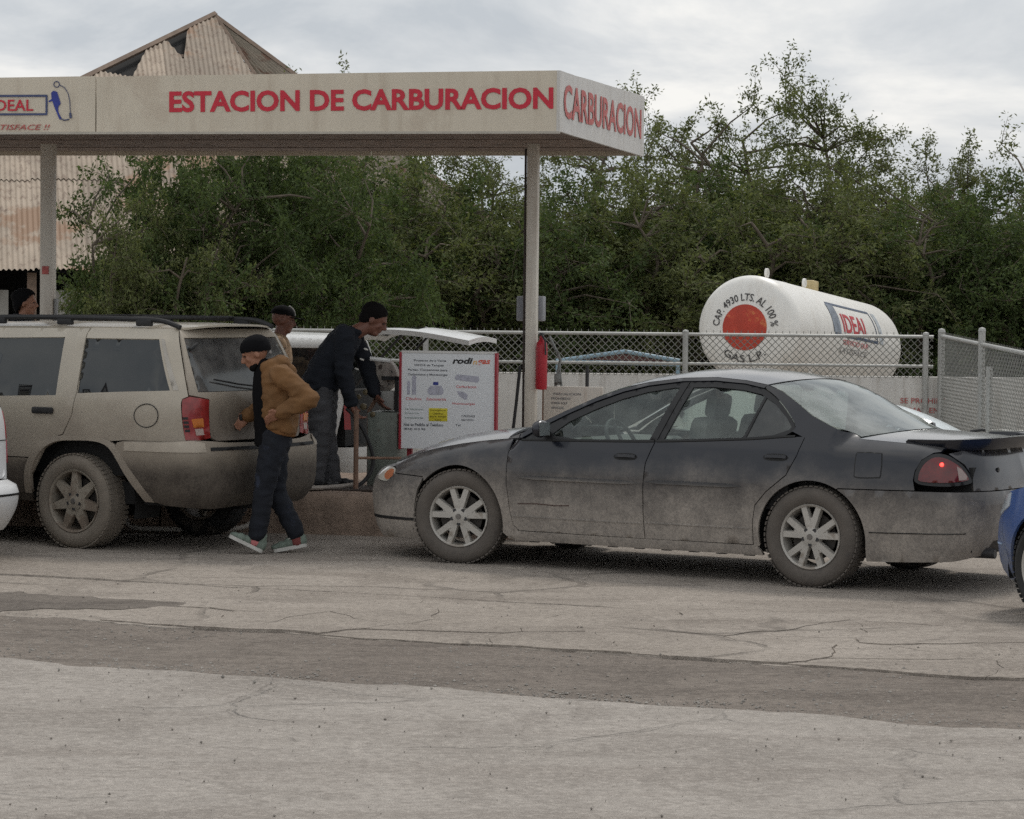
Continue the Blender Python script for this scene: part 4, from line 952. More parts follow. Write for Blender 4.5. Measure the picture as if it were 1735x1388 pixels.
def inside(poly, x, y):
    c = False; n = len(poly); j = n - 1
    for i in range(n):
        xi, yi = poly[i]; xj, yj = poly[j]
        if (yi > y) != (yj > y) and x < (xj - xi) * (y - yi) / (yj - yi) + xi: c = not c
        j = i
    return c
def densify(poly, step):
    out = []
    for i in range(len(poly)):
        a, b = poly[i], poly[(i + 1) % len(poly)]; n = max(1, int(math.hypot(b[0] - a[0], b[1] - a[1]) / step))
        out += [(a[0] + (b[0] - a[0]) * k / n, a[1] + (b[1] - a[1]) * k / n) for k in range(n)]
    return out
def smooth_poly(pts, n=4, closed=False):
    return [(p.x, p.y) for p in catmull([(a, b, 0) for a, b in pts], n)]

def patch(poly, holes, fn, step=0.07, bstep=0.04):
    """triangulated 2D region with holes mapped to 3D by fn; returns verts, faces"""
    loops = [densify(poly, bstep)] + [densify(h, bstep) for h in holes]
    pts = []; edges = []
    for lp in loops:
        k = len(pts); pts += lp; edges += [(k + i, k + (i + 1) % len(lp)) for i in range(len(lp))]
    xs = [p[0] for p in loops[0]]; ys = [p[1] for p in loops[0]]
    nb = len(pts); B = np.array(pts)
    x = min(xs) + step / 2
    while x < max(xs):
        y = min(ys) + step / 2
        while y < max(ys):
            if inside(loops[0], x, y) and not any(inside(h, x, y) for h in loops[1:]):
                if np.min((B[:, 0] - x) ** 2 + (B[:, 1] - y) ** 2) > (step * 0.45) ** 2: pts.append((x, y))
            y += step
        x += step
    v, e, f, *_ = delaunay_2d_cdt([Vector(p) for p in pts], edges, [], 0, 1e-6)
    faces = []
    for t in f:
        cx = sum(v[i].x for i in t) / len(t); cy = sum(v[i].y for i in t) / len(t)
        if inside(loops[0], cx, cy) and not any(inside(h, cx, cy) for h in loops[1:]): faces.append(tuple(t))
    return [fn(p.x, p.y) for p in v], faces

def skin_mesh(name, verts, faces, m, depth=0.02, mirror=False, flip=None, smooth_angle=40, outward=None, weld=False):
    """panel skin with a flange folded inward along its border"""
    bm = bmesh.new(); bv = [bm.verts.new(v) for v in verts]
    for f in faces:
        try: bm.faces.new([bv[i] for i in f])
        except ValueError: pass
    loose = [v for v in bm.verts if not v.link_faces]; bmesh.ops.delete(bm, geom=loose, context='VERTS')
    if mirror:
        ret = bmesh.ops.duplicate(bm, geom=bm.verts[:] + bm.edges[:] + bm.faces[:])
        nv = [g for g in ret['geom'] if isinstance(g, bmesh.types.BMVert)]; nf = [g for g in ret['geom'] if isinstance(g, bmesh.types.BMFace)]
        for v in nv: v.co.y = -v.co.y
        bmesh.ops.reverse_faces(bm, faces=nf)
        bmesh.ops.remove_doubles(bm, verts=bm.verts, dist=1e-4)
    bm.normal_update()
    # orient outward
    tot = 0
    for f in bm.faces:
        c = f.calc_center_median(); ref = c - Vector(outward) if outward is not None else Vector((0, c.y, 0))
        tot += f.normal.dot(ref) * f.calc_area()
    if tot < 0: bmesh.ops.reverse_faces(bm, faces=bm.faces[:])
    bm.normal_update()
    if depth:
        be = [e for e in bm.edges if e.is_boundary]
        nor = {v: v.normal.copy() for v in bm.verts}
        r = bmesh.ops.extrude_edge_only(bm, edges=be)
        nv = [g for g in r['geom'] if isinstance(g, bmesh.types.BMVert)]
        orig = {}
        for e in bm.edges:
            a, b = e.verts
            if a in nor and b not in nor: orig[b] = a
            elif b in nor and a not in nor: orig[a] = b
        for v in nv:
            if v in orig: v.co = orig[v].co - nor[orig[v]] * depth
        for e in be: e.smooth = False
    me = bpy.data.meshes.new(name); bm.to_mesh(me); bm.free()
    me.polygons.foreach_set('use_smooth', [True] * len(me.polygons))
    if m is not None: me.materials.append(m)
    return me

class Car:
    def __init__(s, root, plan, sections, ixf, ixr, xm, shoulder=None):
        s.root, s.plan, s.sec, s.ixf, s.ixr, s.xm, s.sh = root, plan, sections, ixf, ixr, xm, shoulder
        s.px = [(u, x) for u, x, y in plan]; s.py = [(u, y) for u, x, y in plan]
        s.w = max(y for _, _, y in plan); s.xf = max(x for _, x, _ in plan); s.xr = min(x for _, x, _ in plan)
    def iy(s, x, z):
        ks = [k for k, _ in s.sec]
        if x <= ks[0]: return interp(s.sec[0][1], z)
        if x >= ks[-1]: return interp(s.sec[-1][1], z)
        for i in range(len(ks) - 1):
            if x <= ks[i + 1]:
                t = (x - ks[i]) / (ks[i + 1] - ks[i]); t = t * t * (3 - 2 * t)
                return interp(s.sec[i][1], z) * (1 - t) + interp(s.sec[i + 1][1], z) * t
    def S(s, u, z, off=0.0):
        X, Y = interp(s.px, u), interp(s.py, u)
        i = s.iy(X, z)
        if s.sh:
            zt, r = s.sh(X)
            if z > zt - r:
                q = min(1.0, (z - zt + r) / r); i += r * (1 - math.sqrt(max(0, 1 - q * q)))
        Y2 = Y * (1 - i / s.w)
        if X > s.xm: t = ((X - s.xm) / (s.xf - s.xm)) ** 6; X2 = X - interp(s.ixf, z) * t
        else: t = ((s.xm - X) / (s.xm - s.xr)) ** 6; X2 = X + interp(s.ixr, z) * t
        p = Vector((X2, Y2, z))
        if off: p = p + s.N(u, z) * off
        return p
    def N(s, u, z):
        e = 0.004; ul, uh = s.plan[0][0], s.plan[-1][0]
        a = s.S(min(u + e, uh), z) - s.S(max(u - e, ul), z); b = s.S(u, z + e) - s.S(u, z - e); n = b.cross(a).normalized(); p = s.S(u, z)
        k = 4.0 if s.xr + 0.35 < p.x < s.xf - 0.35 else 1.0
        return n if n.dot(Vector((p.x - s.xm, p.y * k, 0))) > 0 else -n
    def panel(s, name, poly, m, holes=(), parent=None, depth=0.02, both=True, step=0.05, off=0.0, join=False, bstep=0.04):
        v, f = patch(poly, holes, lambda a, b: s.S(a, b, off), step, bstep)
        par = parent if parent is not None else s.root
        ctr = (s.xm, 0, 0.6)
        if join: return link(name, skin_mesh(name, v, f, m, depth, True, outward=ctr), None, par)
        me = skin_mesh(name, v, f, m, depth, outward=ctr); o = link(name, me, None, par)
        if both:
            v2 = [Vector((p[0], -p[1], p[2])) for p in v]
            link(name, skin_mesh(name, v2, f, m, depth, outward=ctr), None, par if parent is None or not isinstance(parent, tuple) else parent)
        return o
    def loft(s, name, edge, m, crown, bow, ns=14, depth=0.015, parent=None, bevel=0.0, squash=2.0):
        """top skin across the car; edge: list of (x, y, z) left border points"""
        vs = []; n = len(edge)
        for i, (x, y, z) in enumerate(edge):
            t = i / (n - 1); cr = crown(t) if callable(crown) else crown; bw = bow(t) if callable(bow) else bow
            for k in range(ns + 1):
                q = -1 + 2 * k / ns; g = 1 - abs(q) ** squash
                vs.append(Vector((x + bw * g, y * q, z + cr * g)))
        fs = [(i * (ns + 1) + k, i * (ns + 1) + k + 1, (i + 1) * (ns + 1) + k + 1, (i + 1) * (ns + 1) + k) for i in range(n - 1) for k in range(ns)]
        return link(name, skin_mesh(name, vs, fs, m, depth, outward=(s.xm, 0, 0.2)), None, parent or s.root)
    def both(s, name, mb, m, parent=None, smooth=35):
        par = parent or s.root
        a = mb.build(name, m, par, smooth)
        b = MB(); b.v = [(x, -y, z) for x, y, z in mb.v]; b.f = [tuple(reversed(f)) for f in mb.f]; b.build(name, m, par, smooth)
        return a

def arch_pts(cx, cz, r, a0, a1, n=18): return [(cx + r * math.cos(a0 + (a1 - a0) * k / n), cz + r * math.sin(a0 + (a1 - a0) * k / n)) for k in range(n + 1)]

M_TYRE = mat('dusty_tyre', srgb(94, 88, 82), 0.92, var=0.16, scale=7, bump=(60, 0.4, 0.004), rust=(srgb(82, 77, 73), 0.60, 4.0))
M_TYRE_DK = mat('dark_tyre', (0.03, 0.03, 0.03), 0.85, var=0.2, bump=(60, 0.4, 0.004), rust=(srgb(84, 78, 72), 0.55, 5.0))
M_TYRE_TAN = mat('tan_dusty_tyre', srgb(120, 112, 102), 0.95, var=0.14, scale=7, bump=(60, 0.4, 0.004))
M_ALLOY = mat('dusty_alloy', srgb(178, 174, 167), 0.5, metal=0.25, var=0.1, rust=(srgb(146, 138, 128), 0.56, 6))
M_ALLOY_T = mat('muddy_alloy', srgb(146, 138, 126), 0.65, metal=0.15, var=0.12, rust=(srgb(122, 110, 98), 0.48, 5))
M_WELL = mat('wheel_well', (0.012, 0.012, 0.012), 0.9)
M_DISC = mat('brake_disc', (0.06, 0.055, 0.05), 0.6, metal=0.5)
def wheel(root, pos, Rt, Wt, rim, style, m_rim, side=1, steer=0.0, m_tyre=None):
    """wheel about its axle: outer face points +y * side"""
    w = bpy.data.objects.new('wheel', None); COL.objects.link(w); w.parent = root; w.location = pos; w.rotation_euler = (0, 0, steer)
    h = Wt / 2; mt = m_tyre or M_TYRE
    pf = [(rim * 0.985, -h * 0.80), (rim + 0.012, -h * 0.93), (rim + (Rt - rim) * 0.4, -h * 1.02), (Rt - 0.035, -h * 0.98), (Rt - 0.010, -h * 0.80), (Rt, -h * 0.5), (Rt, h * 0.5), (Rt - 0.010, h * 0.80), (Rt - 0.035, h * 0.98), (rim + (Rt - rim) * 0.4, h * 1.02), (rim + 0.012, h * 0.93), (rim * 0.985, h * 0.80)]
    ty = MB(); ty.lathe(pf, axis='y', n=56, close=False)
    ty.f = [f for f in ty.f if len(f) == 4]
    # tread blocks
    for k in range(56):
        a = 2 * math.pi * k / 56
        for yy in (-0.62, 0.0, 0.62):
            a2 = a + (0.03 if yy == 0 else 0)
            ty.box((math.cos(a2) * (Rt - 0.002), yy * h, -math.sin(a2) * (Rt - 0.002)), (0.009, h * 0.5, Rt * 0.075), Matrix.Rotation(a2, 3, 'Y'))
    ty.build('tyre', mt, w, 40)
    o = side; rm = MB()
    rm.lathe([(rim, o * h * 0.86), (rim * 0.985, o * h * 0.92), (rim * 0.93, o * h * 0.84), (rim * 0.90, o * h * 0.55), (rim * 0.88, 0), (rim * 0.9, -o * h * 0.8), (rim, -o * h * 0.86)], axis='y', n=48); rm.f = [f for f in rm.f if len(f) == 4]
    yo = o * h * 0.74; yi = o * h * 0.60
    def spoke(a, r0, r1, w0, w1, b0=0.0, b1=0.0, da=0.0):
        """tapered arm from (r0, a) to (r1, a + da)"""
        p0 = Vector((math.cos(a) * r0, 0, math.sin(a) * r0)); p1 = Vector((math.cos(a + da) * r1, 0, math.sin(a + da) * r1))
        d = (p1 - p0).normalized(); t = Vector((-d.z, 0, d.x))
        vs = []
        for p, ww, yq in ((p0, w0, yo + o * b0), (p1, w1, yo + o * b1)):
            for sg in (-1, 1): vs.append(p + t * sg * ww / 2 + Vector((0, yq, 0)))
            for sg in (-1, 1): vs.append(p + t * sg * (ww / 2 + 0.006) + Vector((0, yq - o * 0.035, 0)))
        rm.add(vs, [(0, 1, 5, 4), (0, 4, 6, 2), (1, 3, 7, 5), (0, 2, 3, 1), (4, 5, 7, 6), (2, 6, 7, 3)])
    if style == 'vee':
        for k in range(5):
            a = math.pi / 2 + 2 * math.pi * k / 5
            for sg in (-1, 1): spoke(a + sg * 0.12, rim * 0.24, rim * 0.94, 0.043, 0.038, 0.012, 0.006, sg * 0.15)
            spoke(a, rim * 0.24, rim * 0.58, 0.05, 0.05, 0.010, 0.004)
    elif style == 'wide':
        for k in range(7):
            a = math.pi / 2 + 2 * math.pi * k / 7; spoke(a, rim * 0.28, rim * 0.92, 0.085, 0.045, 0.008, 0.004)
    else:
        for k in range(5):
            a = math.pi / 2 + 2 * math.pi * k / 5; spoke(a, rim * 0.2, rim * 0.93, 0.07, 0.05, 0.01, 0.004)
    rm.lathe([(0, yo + o * 0.022), (rim * 0.10, yo + o * 0.022), (rim * 0.30, yo + o * 0.012), (rim * 0.34, yo - o * 0.03)], axis='y', n=24)
    rm.build('rim', m_rim, w, 35)
    for k in range(5):
        a = math.pi / 2 + 2 * math.pi * (k + 0.5) / 5; mb = MB(); mb.lathe([(0, yo + o * 0.0165), (0.014, yo + o * 0.0165), (0.016, yo + o * 0.005)], (math.cos(a) * rim * 0.235, 0, math.sin(a) * rim * 0.235), 'y', 8); mb.build('lug_hole', M_DARK, w)
    MB().lathe([(0, yo + o * 0.026), (rim * 0.085, yo + o * 0.026), (rim * 0.1, yo + o * 0.02)], axis='y', n=16).build('hub_cap', mat('hub_badge', srgb(120, 116, 112), 0.4, 0.5), w)
    dm_ = MB(); dm_.lathe([(0, o * h * 0.25), (rim * 0.72, o * h * 0.25), (rim * 0.72, o * h * 0.1), (0, o * h * 0.1)], axis='y', n=28); dm_.build('brake_disc', M_DISC, w)
    return w

# ================================================================== dark dusty sedan
TH = R(31)
HEAD = Vector((-math.cos(TH), math.sin(TH), 0))
ROT = math.atan2(HEAD.y, HEAD.x)
sedan = thing('sedan', 'dark blue-black four-door sedan covered with dust, one tail light lit', 'car', (2.437, 19.805, 0), ROT)
DUSTC = srgb(164, 156, 147)
M_SED = mat('dusty_black_paint', (0.008, 0.010, 0.017), 0.24, var=0.15, scale=2.5, dirt=(DUSTC, 0.30, 0.86, 0.95), coat=0.6, spec=0.35, patchy=0.85)
def paint_tops(m):    # thin film of dust that settles on upward faces
    t = NT(m); b = t.n['Principled BSDF']; ge = t.new('NewGeometry'); sp = t.new('SeparateXYZ'); t.l.new(ge.outputs['Normal'], sp.inputs[0])
    old = b.inputs['Base Color'].links[0].from_socket
    tc = t.new('TexCoord'); nz = t.noise(tc.outputs['Object'], 7, 5, 0.6)
    f = t.math('MULTIPLY', t.ramp(sp.outputs['Z'], 0.3, 0.98), t.math('ADD', t.math('MULTIPLY', nz, 0.24), 0.04))
    t.set(b.inputs['Base Color'], t.mix(f, old, srgb(150, 146, 140)))
paint_tops(M_SED)
M_TRIM = mat('black_trim', (0.014, 0.014, 0.015), 0.5, var=0.2, rust=(srgb(70, 66, 62), 0.62, 6))
M_GASKET = mat('window_gasket', (0.008, 0.008, 0.008), 0.6)
M_GLASS = glass('sedan_side_glass', (0.84, 0.95, 0.91), 0.03, 0.12, (0.44, 0.50, 0.47))
M_GLASSR = glass('sedan_rear_glass', (0.35, 0.42, 0.42), 0.06, 0.36, (0.45, 0.47, 0.46))
M_GLASSQ = glass('privacy_glass', (0.12, 0.13, 0.14), 0.05, 0.10, opaque=0.6)
M_CLOTH = mat('seat_cloth', srgb(96, 94, 92), 0.9, var=0.15)
M_PLASTIC = mat('interior_plastic', (0.03, 0.03, 0.032), 0.7)
def shoulder(x):
    if x > 2.28: return interp([(2.28, 0.912), (2.5, 0.892), (2.85, 0.845), (3.2, 0.775), (3.45, 0.70), (3.8, 0.66)], x), 0.11
    if x < -0.18: return interp([(-1.3, 0.925), (-0.95, 0.957), (-0.6, 0.978), (-0.18, 0.998)], x), 0.11
    return 9.0, 0.11
LOWSEC = [(0.12, 0.14), (0.19, 0.075), (0.27, 0.05), (0.40, 0.022), (0.55, 0.006), (0.64, 0.0), (0.74, 0.006), (0.84, 0.030), (0.91, 0.052), (0.95, 0.075), (1.0, 0.100), (1.2, 0.205), (1.32, 0.285), (1.36, 0.325), (1.40, 0.40)]
ENDSEC = [(0.12, 0.10), (0.19, 0.05), (0.27, 0.025), (0.40, 0.004), (0.55, 0.0), (0.64, 0.006), (0.74, 0.030), (0.84, 0.06), (0.91, 0.085), (0.95, 0.10), (1.0, 0.13), (1.2, 0.25), (1.32, 0.32), (1.36, 0.36), (1.40, 0.43)]
car = Car(sedan,
    [(-1.98, -1.19, 0.0), (-1.45, -1.155, 0.52), (-1.18, -1.06, 0.74), (-0.98, -0.93, 0.835), (-0.6, -0.6, 0.893), (0.0, 0.0, 0.915), (1.4, 1.4, 0.925), (2.5, 2.5, 0.905), (3.0, 3.0, 0.89), (3.28, 3.28, 0.855), (3.50, 3.49, 0.785), (3.68, 3.63, 0.66), (3.92, 3.74, 0.44), (4.36, 3.80, 0.0)],
    [(-1.2, ENDSEC), (-0.5, LOWSEC), (2.4, LOWSEC), (3.3, ENDSEC)],
    [(0.12, 0.10), (0.2, 0.05), (0.3, 0.02), (0.45, 0.0), (0.55, 0.03), (0.62, 0.09), (0.68, 0.18), (0.75, 0.3)],
    [(0.15, 0.14), (0.25, 0.07), (0.36, 0.02), (0.5, 0.0), (0.64, 0.0), (0.67, 0.02), (0.8, 0.06), (0.95, 0.12), (1.0, 0.16)], 1.3, shoulder)
S = car.S
FA, RA = (2.765, 0.325, 0.378), (0.0, 0.325, 0.385)
hood_z = lambda x: shoulder(x)[0] - 0.004
g = 0.0035
# front bumper / fascia
car.panel('front_bumper', [(3.12, 0.16), (3.128, 0.40), (3.10, 0.515), (3.055, 0.603), (3.36, 0.615), (3.40, 0.556), (3.52, 0.552), (3.60, 0.575), (3.72, 0.63), (3.95, 0.655), (4.36, 0.66), (4.36, 0.14), (3.6, 0.145)], M_SED, join=True)
car.panel('lower_valance', [(3.13, 0.285), (4.36, 0.285), (4.36, 0.305), (3.13, 0.305)], M_TRIM, join=True, off=0.004, depth=0.006)
hl = car.panel('headlight', smooth_poly([(3.355, 0.60), (3.37, 0.648), (3.45, 0.662), (3.56, 0.655), (3.68, 0.63), (3.64, 0.60), (3.56, 0.568), (3.46, 0.557), (3.40, 0.565), (3.355, 0.60)], 3)[:-1], mat('headlight_lens', srgb(196, 192, 182), 0.15, var=0.08, scale=20, coat=1.0), step=0.03, off=-0.004, bstep=0.02)
car.panel('turn_signal', smooth_poly([(3.362, 0.600), (3.375, 0.640), (3.43, 0.645), (3.47, 0.61), (3.44, 0.575), (3.40, 0.572), (3.362, 0.600)], 3)[:-1], mat('amber_lens', srgb(186, 118, 86), 0.2, coat=1.0), step=0.03, off=0.002, bstep=0.02, depth=0.004)
# fenders
fz = [(x, hood_z(x) - 0.003) for x in (2.37, 2.5, 2.65, 2.8, 2.95, 3.1, 3.25, 3.38, 3.46)]
car.panel('front_fender', [(2.365, 0.215), (2.268, 0.225), (2.266, 0.262), (2.305, 0.30), (2.322, 0.40), (2.343, 0.60), (2.34, 0.80), (2.355, hood_z(2.355) - 0.003)] + fz + [(3.40, 0.668), (3.355, 0.650), (3.345, 0.622), (3.06, 0.61)] + arch_pts(FA[0], FA[1], FA[2], R(42), R(193), 22), M_SED, step=0.045)
# doors
beltz = lambda x: interp([(0.1, 1.004), (0.2, 0.998), (0.48, 0.972), (1.2, 0.932), (1.94, 0.912), (2.25, 0.905)], x) - 0.012
fd = [(2.255, 0.262), (2.30, 0.30), (2.317, 0.40), (2.338, 0.60), (2.335, 0.80), (2.31, beltz(2.31))] + [(x, beltz(x)) for x in (2.1, 1.9, 1.7, 1.5, 1.3, 1.185)] + [(1.20, 0.88), (1.235, 0.78), (1.247, 0.6), (1.25, 0.45), (1.252, 0.258)]
rd = [(1.2455, 0.258), (1.2435, 0.45), (1.2405, 0.6), (1.228, 0.78), (1.193, 0.88), (1.178, beltz(1.178))] + [(x, beltz(x)) for x in (1.0, 0.8, 0.6, 0.4, 0.2, 0.083)] + [(0.115, 0.87), (0.178, 0.74), (0.322, 0.622), (0.403, 0.53), (0.424, 0.42), (0.432, 0.262)]
doors = []
for nm, pl in (('front_door', fd), ('rear_door', rd)):
    for sg in (1, -1):
        v, f = patch(pl, [], lambda a, b: S(a, b), 0.045)
        v = [Vector((p.x, p.y * sg, p.z)) for p in v]
        doors.append(link(nm, skin_mesh(nm, v, f, M_SED, 0.025, outward=(1.3, 0, 0.6)), None, sedan))
# rocker
car.panel('rocker_sill', [(0.36, 0.19), (0.40, 0.255), (2.26, 0.255), (2.352, 0.232), (2.36, 0.20), (2.3, 0.188), (0.5, 0.188)], M_SED, step=0.03, bstep=0.03)
for k in range(9): x = 0.5 + k * 0.21; car.both('sill_clip', MB().box((x, 0.775, 0.182), (0.07, 0.03, 0.012)), M_DARK)
# quarter panel with C-pillar
qtop = [(x, hood_z(x) - 0.003) for x in (-0.97, -0.85, -0.7, -0.5, -0.3)]
cp = [(-0.22, 1.020), (-0.08, 1.072), (0.06, 1.130), (0.20, 1.215), (0.33, 1.285), (0.45, 1.322)]
rail = [(0.62, 1.347), (0.85, 1.362), (1.1, 1.352), (1.35, 1.318), (1.55, 1.268), (1.75, 1.195), (1.95, 1.105), (2.15, 1.005), (2.30, 0.915)]
rail_in = [(0.62, 1.328), (0.85, 1.342), (1.1, 1.332), (1.35, 1.296), (1.53, 1.250), (1.73, 1.176), (1.92, 1.088), (2.11, 0.990), (2.24, 0.915)]
qw = smooth_poly([(0.455, 1.300), (0.33, 1.225), (0.22, 1.125), (0.165, 1.055), (0.185, 1.025)], 4)
car.panel('quarter_panel', [(0.427, 0.235)] + arch_pts(RA[0], RA[1], RA[2], R(-10), R(119), 20) + [(-0.20, 0.668), (-0.745, 0.674), (-0.735, 0.74), (-0.748, 0.80), (-0.80, 0.872), (-0.89, 0.918), (-0.95, 0.925)] + qtop + cp + [(0.46, 1.304)] + qw[1:] + [(0.12, 1.000), (0.079, 0.985), (0.111, 0.865), (0.173, 0.735), (0.318, 0.617), (0.398, 0.525), (0.418, 0.42)], M_SED, step=0.045)
# roof side rail (body colour) and black door frames
car.panel('roof_rail', [(0.45, 1.322)] + rail + [(2.24, 0.912)] + list(reversed(rail_in)) + [(0.47, 1.302)], M_SED, step=0.05, bstep=0.03)
Fo = [(2.235, 0.905)] + [(x, z - 0.004) for x, z in reversed(rail_in) if x > 1.06][0:] 
fo_outer = [(2.225, 0.906), (2.105, 0.984), (1.915, 1.082), (1.725, 1.170), (1.525, 1.244), (1.345, 1.290), (1.1, 1.326), (1.045, 1.331), (1.181, beltz(1.181) + 0.002)] + [(x, beltz(x) + 0.002) for x in (1.4, 1.6, 1.8, 2.0)]
fo_inner = [(2.02, 0.940), (1.90, 1.035), (1.71, 1.128), (1.515, 1.205), (1.34, 1.255), (1.14, 1.290), (1.105, 1.290), (1.235, beltz(1.235) + 0.018)] + [(x, beltz(x) + 0.018) for x in (1.4, 1.6, 1.8)]
re_outer = [(1.038, 1.332), (0.85, 1.337), (0.62, 1.323), (0.47, 1.298)] + [(p[0] + 0.004, p[1] - 0.003) for p in qw[1:]] + [(x, beltz(x) + 0.003) for x in (0.25, 0.45, 0.7, 0.95, 1.174)]
re_inner = [(1.005, 1.295), (0.85, 1.302), (0.62, 1.288), (0.475, 1.262), (0.36, 1.205), (0.25, 1.115), (0.195, 1.055), (0.21, 1.035), (0.32, beltz(0.32) + 0.022), (0.5, beltz(0.5) + 0.018), (0.8, beltz(0.8) + 0.018), (1.125, beltz(1.125) + 0.018)]
for nm, o_, i_, gl, dr in (('window_frame', fo_outer, fo_inner, 'front', 0), ('window_frame', re_outer, re_inner, 'rear', 2)):
    for q, sg in enumerate((1, -1)):
        v, f = patch(o_, [i_], lambda a, b: S(a, b, -0.006), 0.05, 0.03); v = [Vector((p.x, p.y * sg, p.z)) for p in v]
        link('window_frame', skin_mesh('window_frame', v, f, M_TRIM, 0.02, outward=(1.3, 0, 0.6)), None, doors[dr + q])
        panes = [(i_, M_GLASS)] if gl == 'front' else [([(1.005, 1.295), (0.85, 1.302), (0.62, 1.288), (0.445, 1.250), (0.535, beltz(0.535) + 0.018), (0.8, beltz(0.8) + 0.018), (1.125, beltz(1.125) + 0.018)], M_GLASS), ([(0.43, 1.244), (0.36, 1.205), (0.25, 1.115), (0.195, 1.055), (0.21, 1.035), (0.32, beltz(0.32) + 0.022), (0.515, beltz(0.515) + 0.018)], M_GLASSQ)]
        for pp, pm in panes:
            v, f = patch(pp, [], lambda a, b: S(a, b, -0.014), 0.08, 0.05); v = [Vector((p.x, p.y * sg, p.z)) for p in v]
            link('pane', skin_mesh('pane', v, f, pm, 0.0, outward=(1.3, 0, 0.6)), None, doors[dr + q])
        if gl == 'rear':
            v, f = patch([(0.43, 1.248), (0.447, 1.253), (0.537, beltz(0.537) + 0.018), (0.515, beltz(0.515) + 0.018)], [], lambda a, b: S(a, b, -0.008), 0.05, 0.03); v = [Vector((p.x, p.y * sg, p.z)) for p in v]
            link('divider_bar', skin_mesh('divider_bar', v, f, M_TRIM, 0.01, outward=(1.3, 0, 0.6)), None, doors[dr + q])
# belt mouldings, side mouldings, handles
def strip(x0, x1, zf, h, off, name, m, par, n=20, taper=False):
    for q, sg in enumerate((1, -1)):
        vs = []; 
        for i in range(n + 1):
            x = x0 + (x1 - x0) * i / n; z = zf(x); k = 1.0
            if taper: k = min(1, 6 * i / n + .15, 6 * (n - i) / n + .15)
            for (dz, o_) in ((-h / 2, 0.0), (-h / 2 * .7, off), (h / 2 * .7, off), (h / 2, 0.0)):
                p = S(x, z + dz * k, o_ * k); vs.append((p.x, p.y * sg, p.z))
        fs = [(i * 4 + j, (i + 1) * 4 + j, (i + 1) * 4 + j + 1, i * 4 + j + 1) for i in range(n) for j in range(3)]
        MB().add(vs, fs).build(name, m, par[q])
M_MOULD = mat('dusty_moulding', (0.05, 0.05, 0.052), 0.5, dirt=(DUSTC, 0.60, 0.66, 0.75))
strip(1.262, 2.262, lambda x: 0.638, 0.03, 0.014, 'side_moulding', M_MOULD, doors[0:2], taper=True)
strip(0.50, 1.232, lambda x: 0.650, 0.03, 0.014, 'side_moulding', M_MOULD, doors[2:4], taper=True)
strip(1.26, 2.30, lambda x: 0.362, 0.012, 0.004, 'sill_crease', M_MOULD, doors[0:2]); strip(0.45, 1.238, lambda x: 0.368, 0.012, 0.004, 'sill_crease', M_MOULD, doors[2:4])
strip(1.19, 2.24, lambda x: beltz(x) + 0.004, 0.016, 0.006, 'belt_trim', M_GASKET, doors[0:2])
strip(0.15, 1.17, lambda x: beltz(x) + 0.004, 0.016, 0.006, 'belt_trim', M_GASKET, doors[2:4])
for x0, par in ((1.394, doors[0:2]), (0.265, doors[2:4])):
    z0 = 0.812 if x0 > 1 else 0.850
    for q, sg in enumerate((1, -1)):
        v, f = patch(smooth_poly([(x0 - 0.095, z0), (x0 - 0.06, z0 + 0.024), (x0 + 0.06, z0 + 0.022), (x0 + 0.09, z0), (x0 + 0.06, z0 - 0.02), (x0 - 0.06, z0 - 0.02), (x0 - 0.095, z0)], 3)[:-1], [], lambda a, b: S(a, b, 0.002), 0.03, 0.02); v = [Vector((p.x, p.y * sg, p.z)) for p in v]
        hp = link('handle_recess', skin_mesh('handle_recess', v, f, M_GASKET, 0.003, outward=(1.3, 0, 0.6)), None, par[q])
        vs = []
        for i in range(9):
            x = x0 - 0.08 + 0.155 * i / 8; b = 0.016 * math.sin(math.pi * (0.1 + 0.8 * i / 8))
            for dz, oo in ((-0.010, b), (0.008, b + 0.004), (0.012, b - 0.008), (-0.008, b - 0.01)):
                p = S(x, z0 + 0.004 + dz, oo + 0.006); vs.append((p.x, p.y * sg, p.z))
        MB().add(vs, [(i * 4 + j, (i + 1) * 4 + j, (i + 1) * 4 + (j + 1) % 4, i * 4 + (j + 1) % 4) for i in range(8) for j in range(4)] + [(0, 1, 2, 3), (35, 34, 33, 32)]).build('handle', M_SED, par[q])
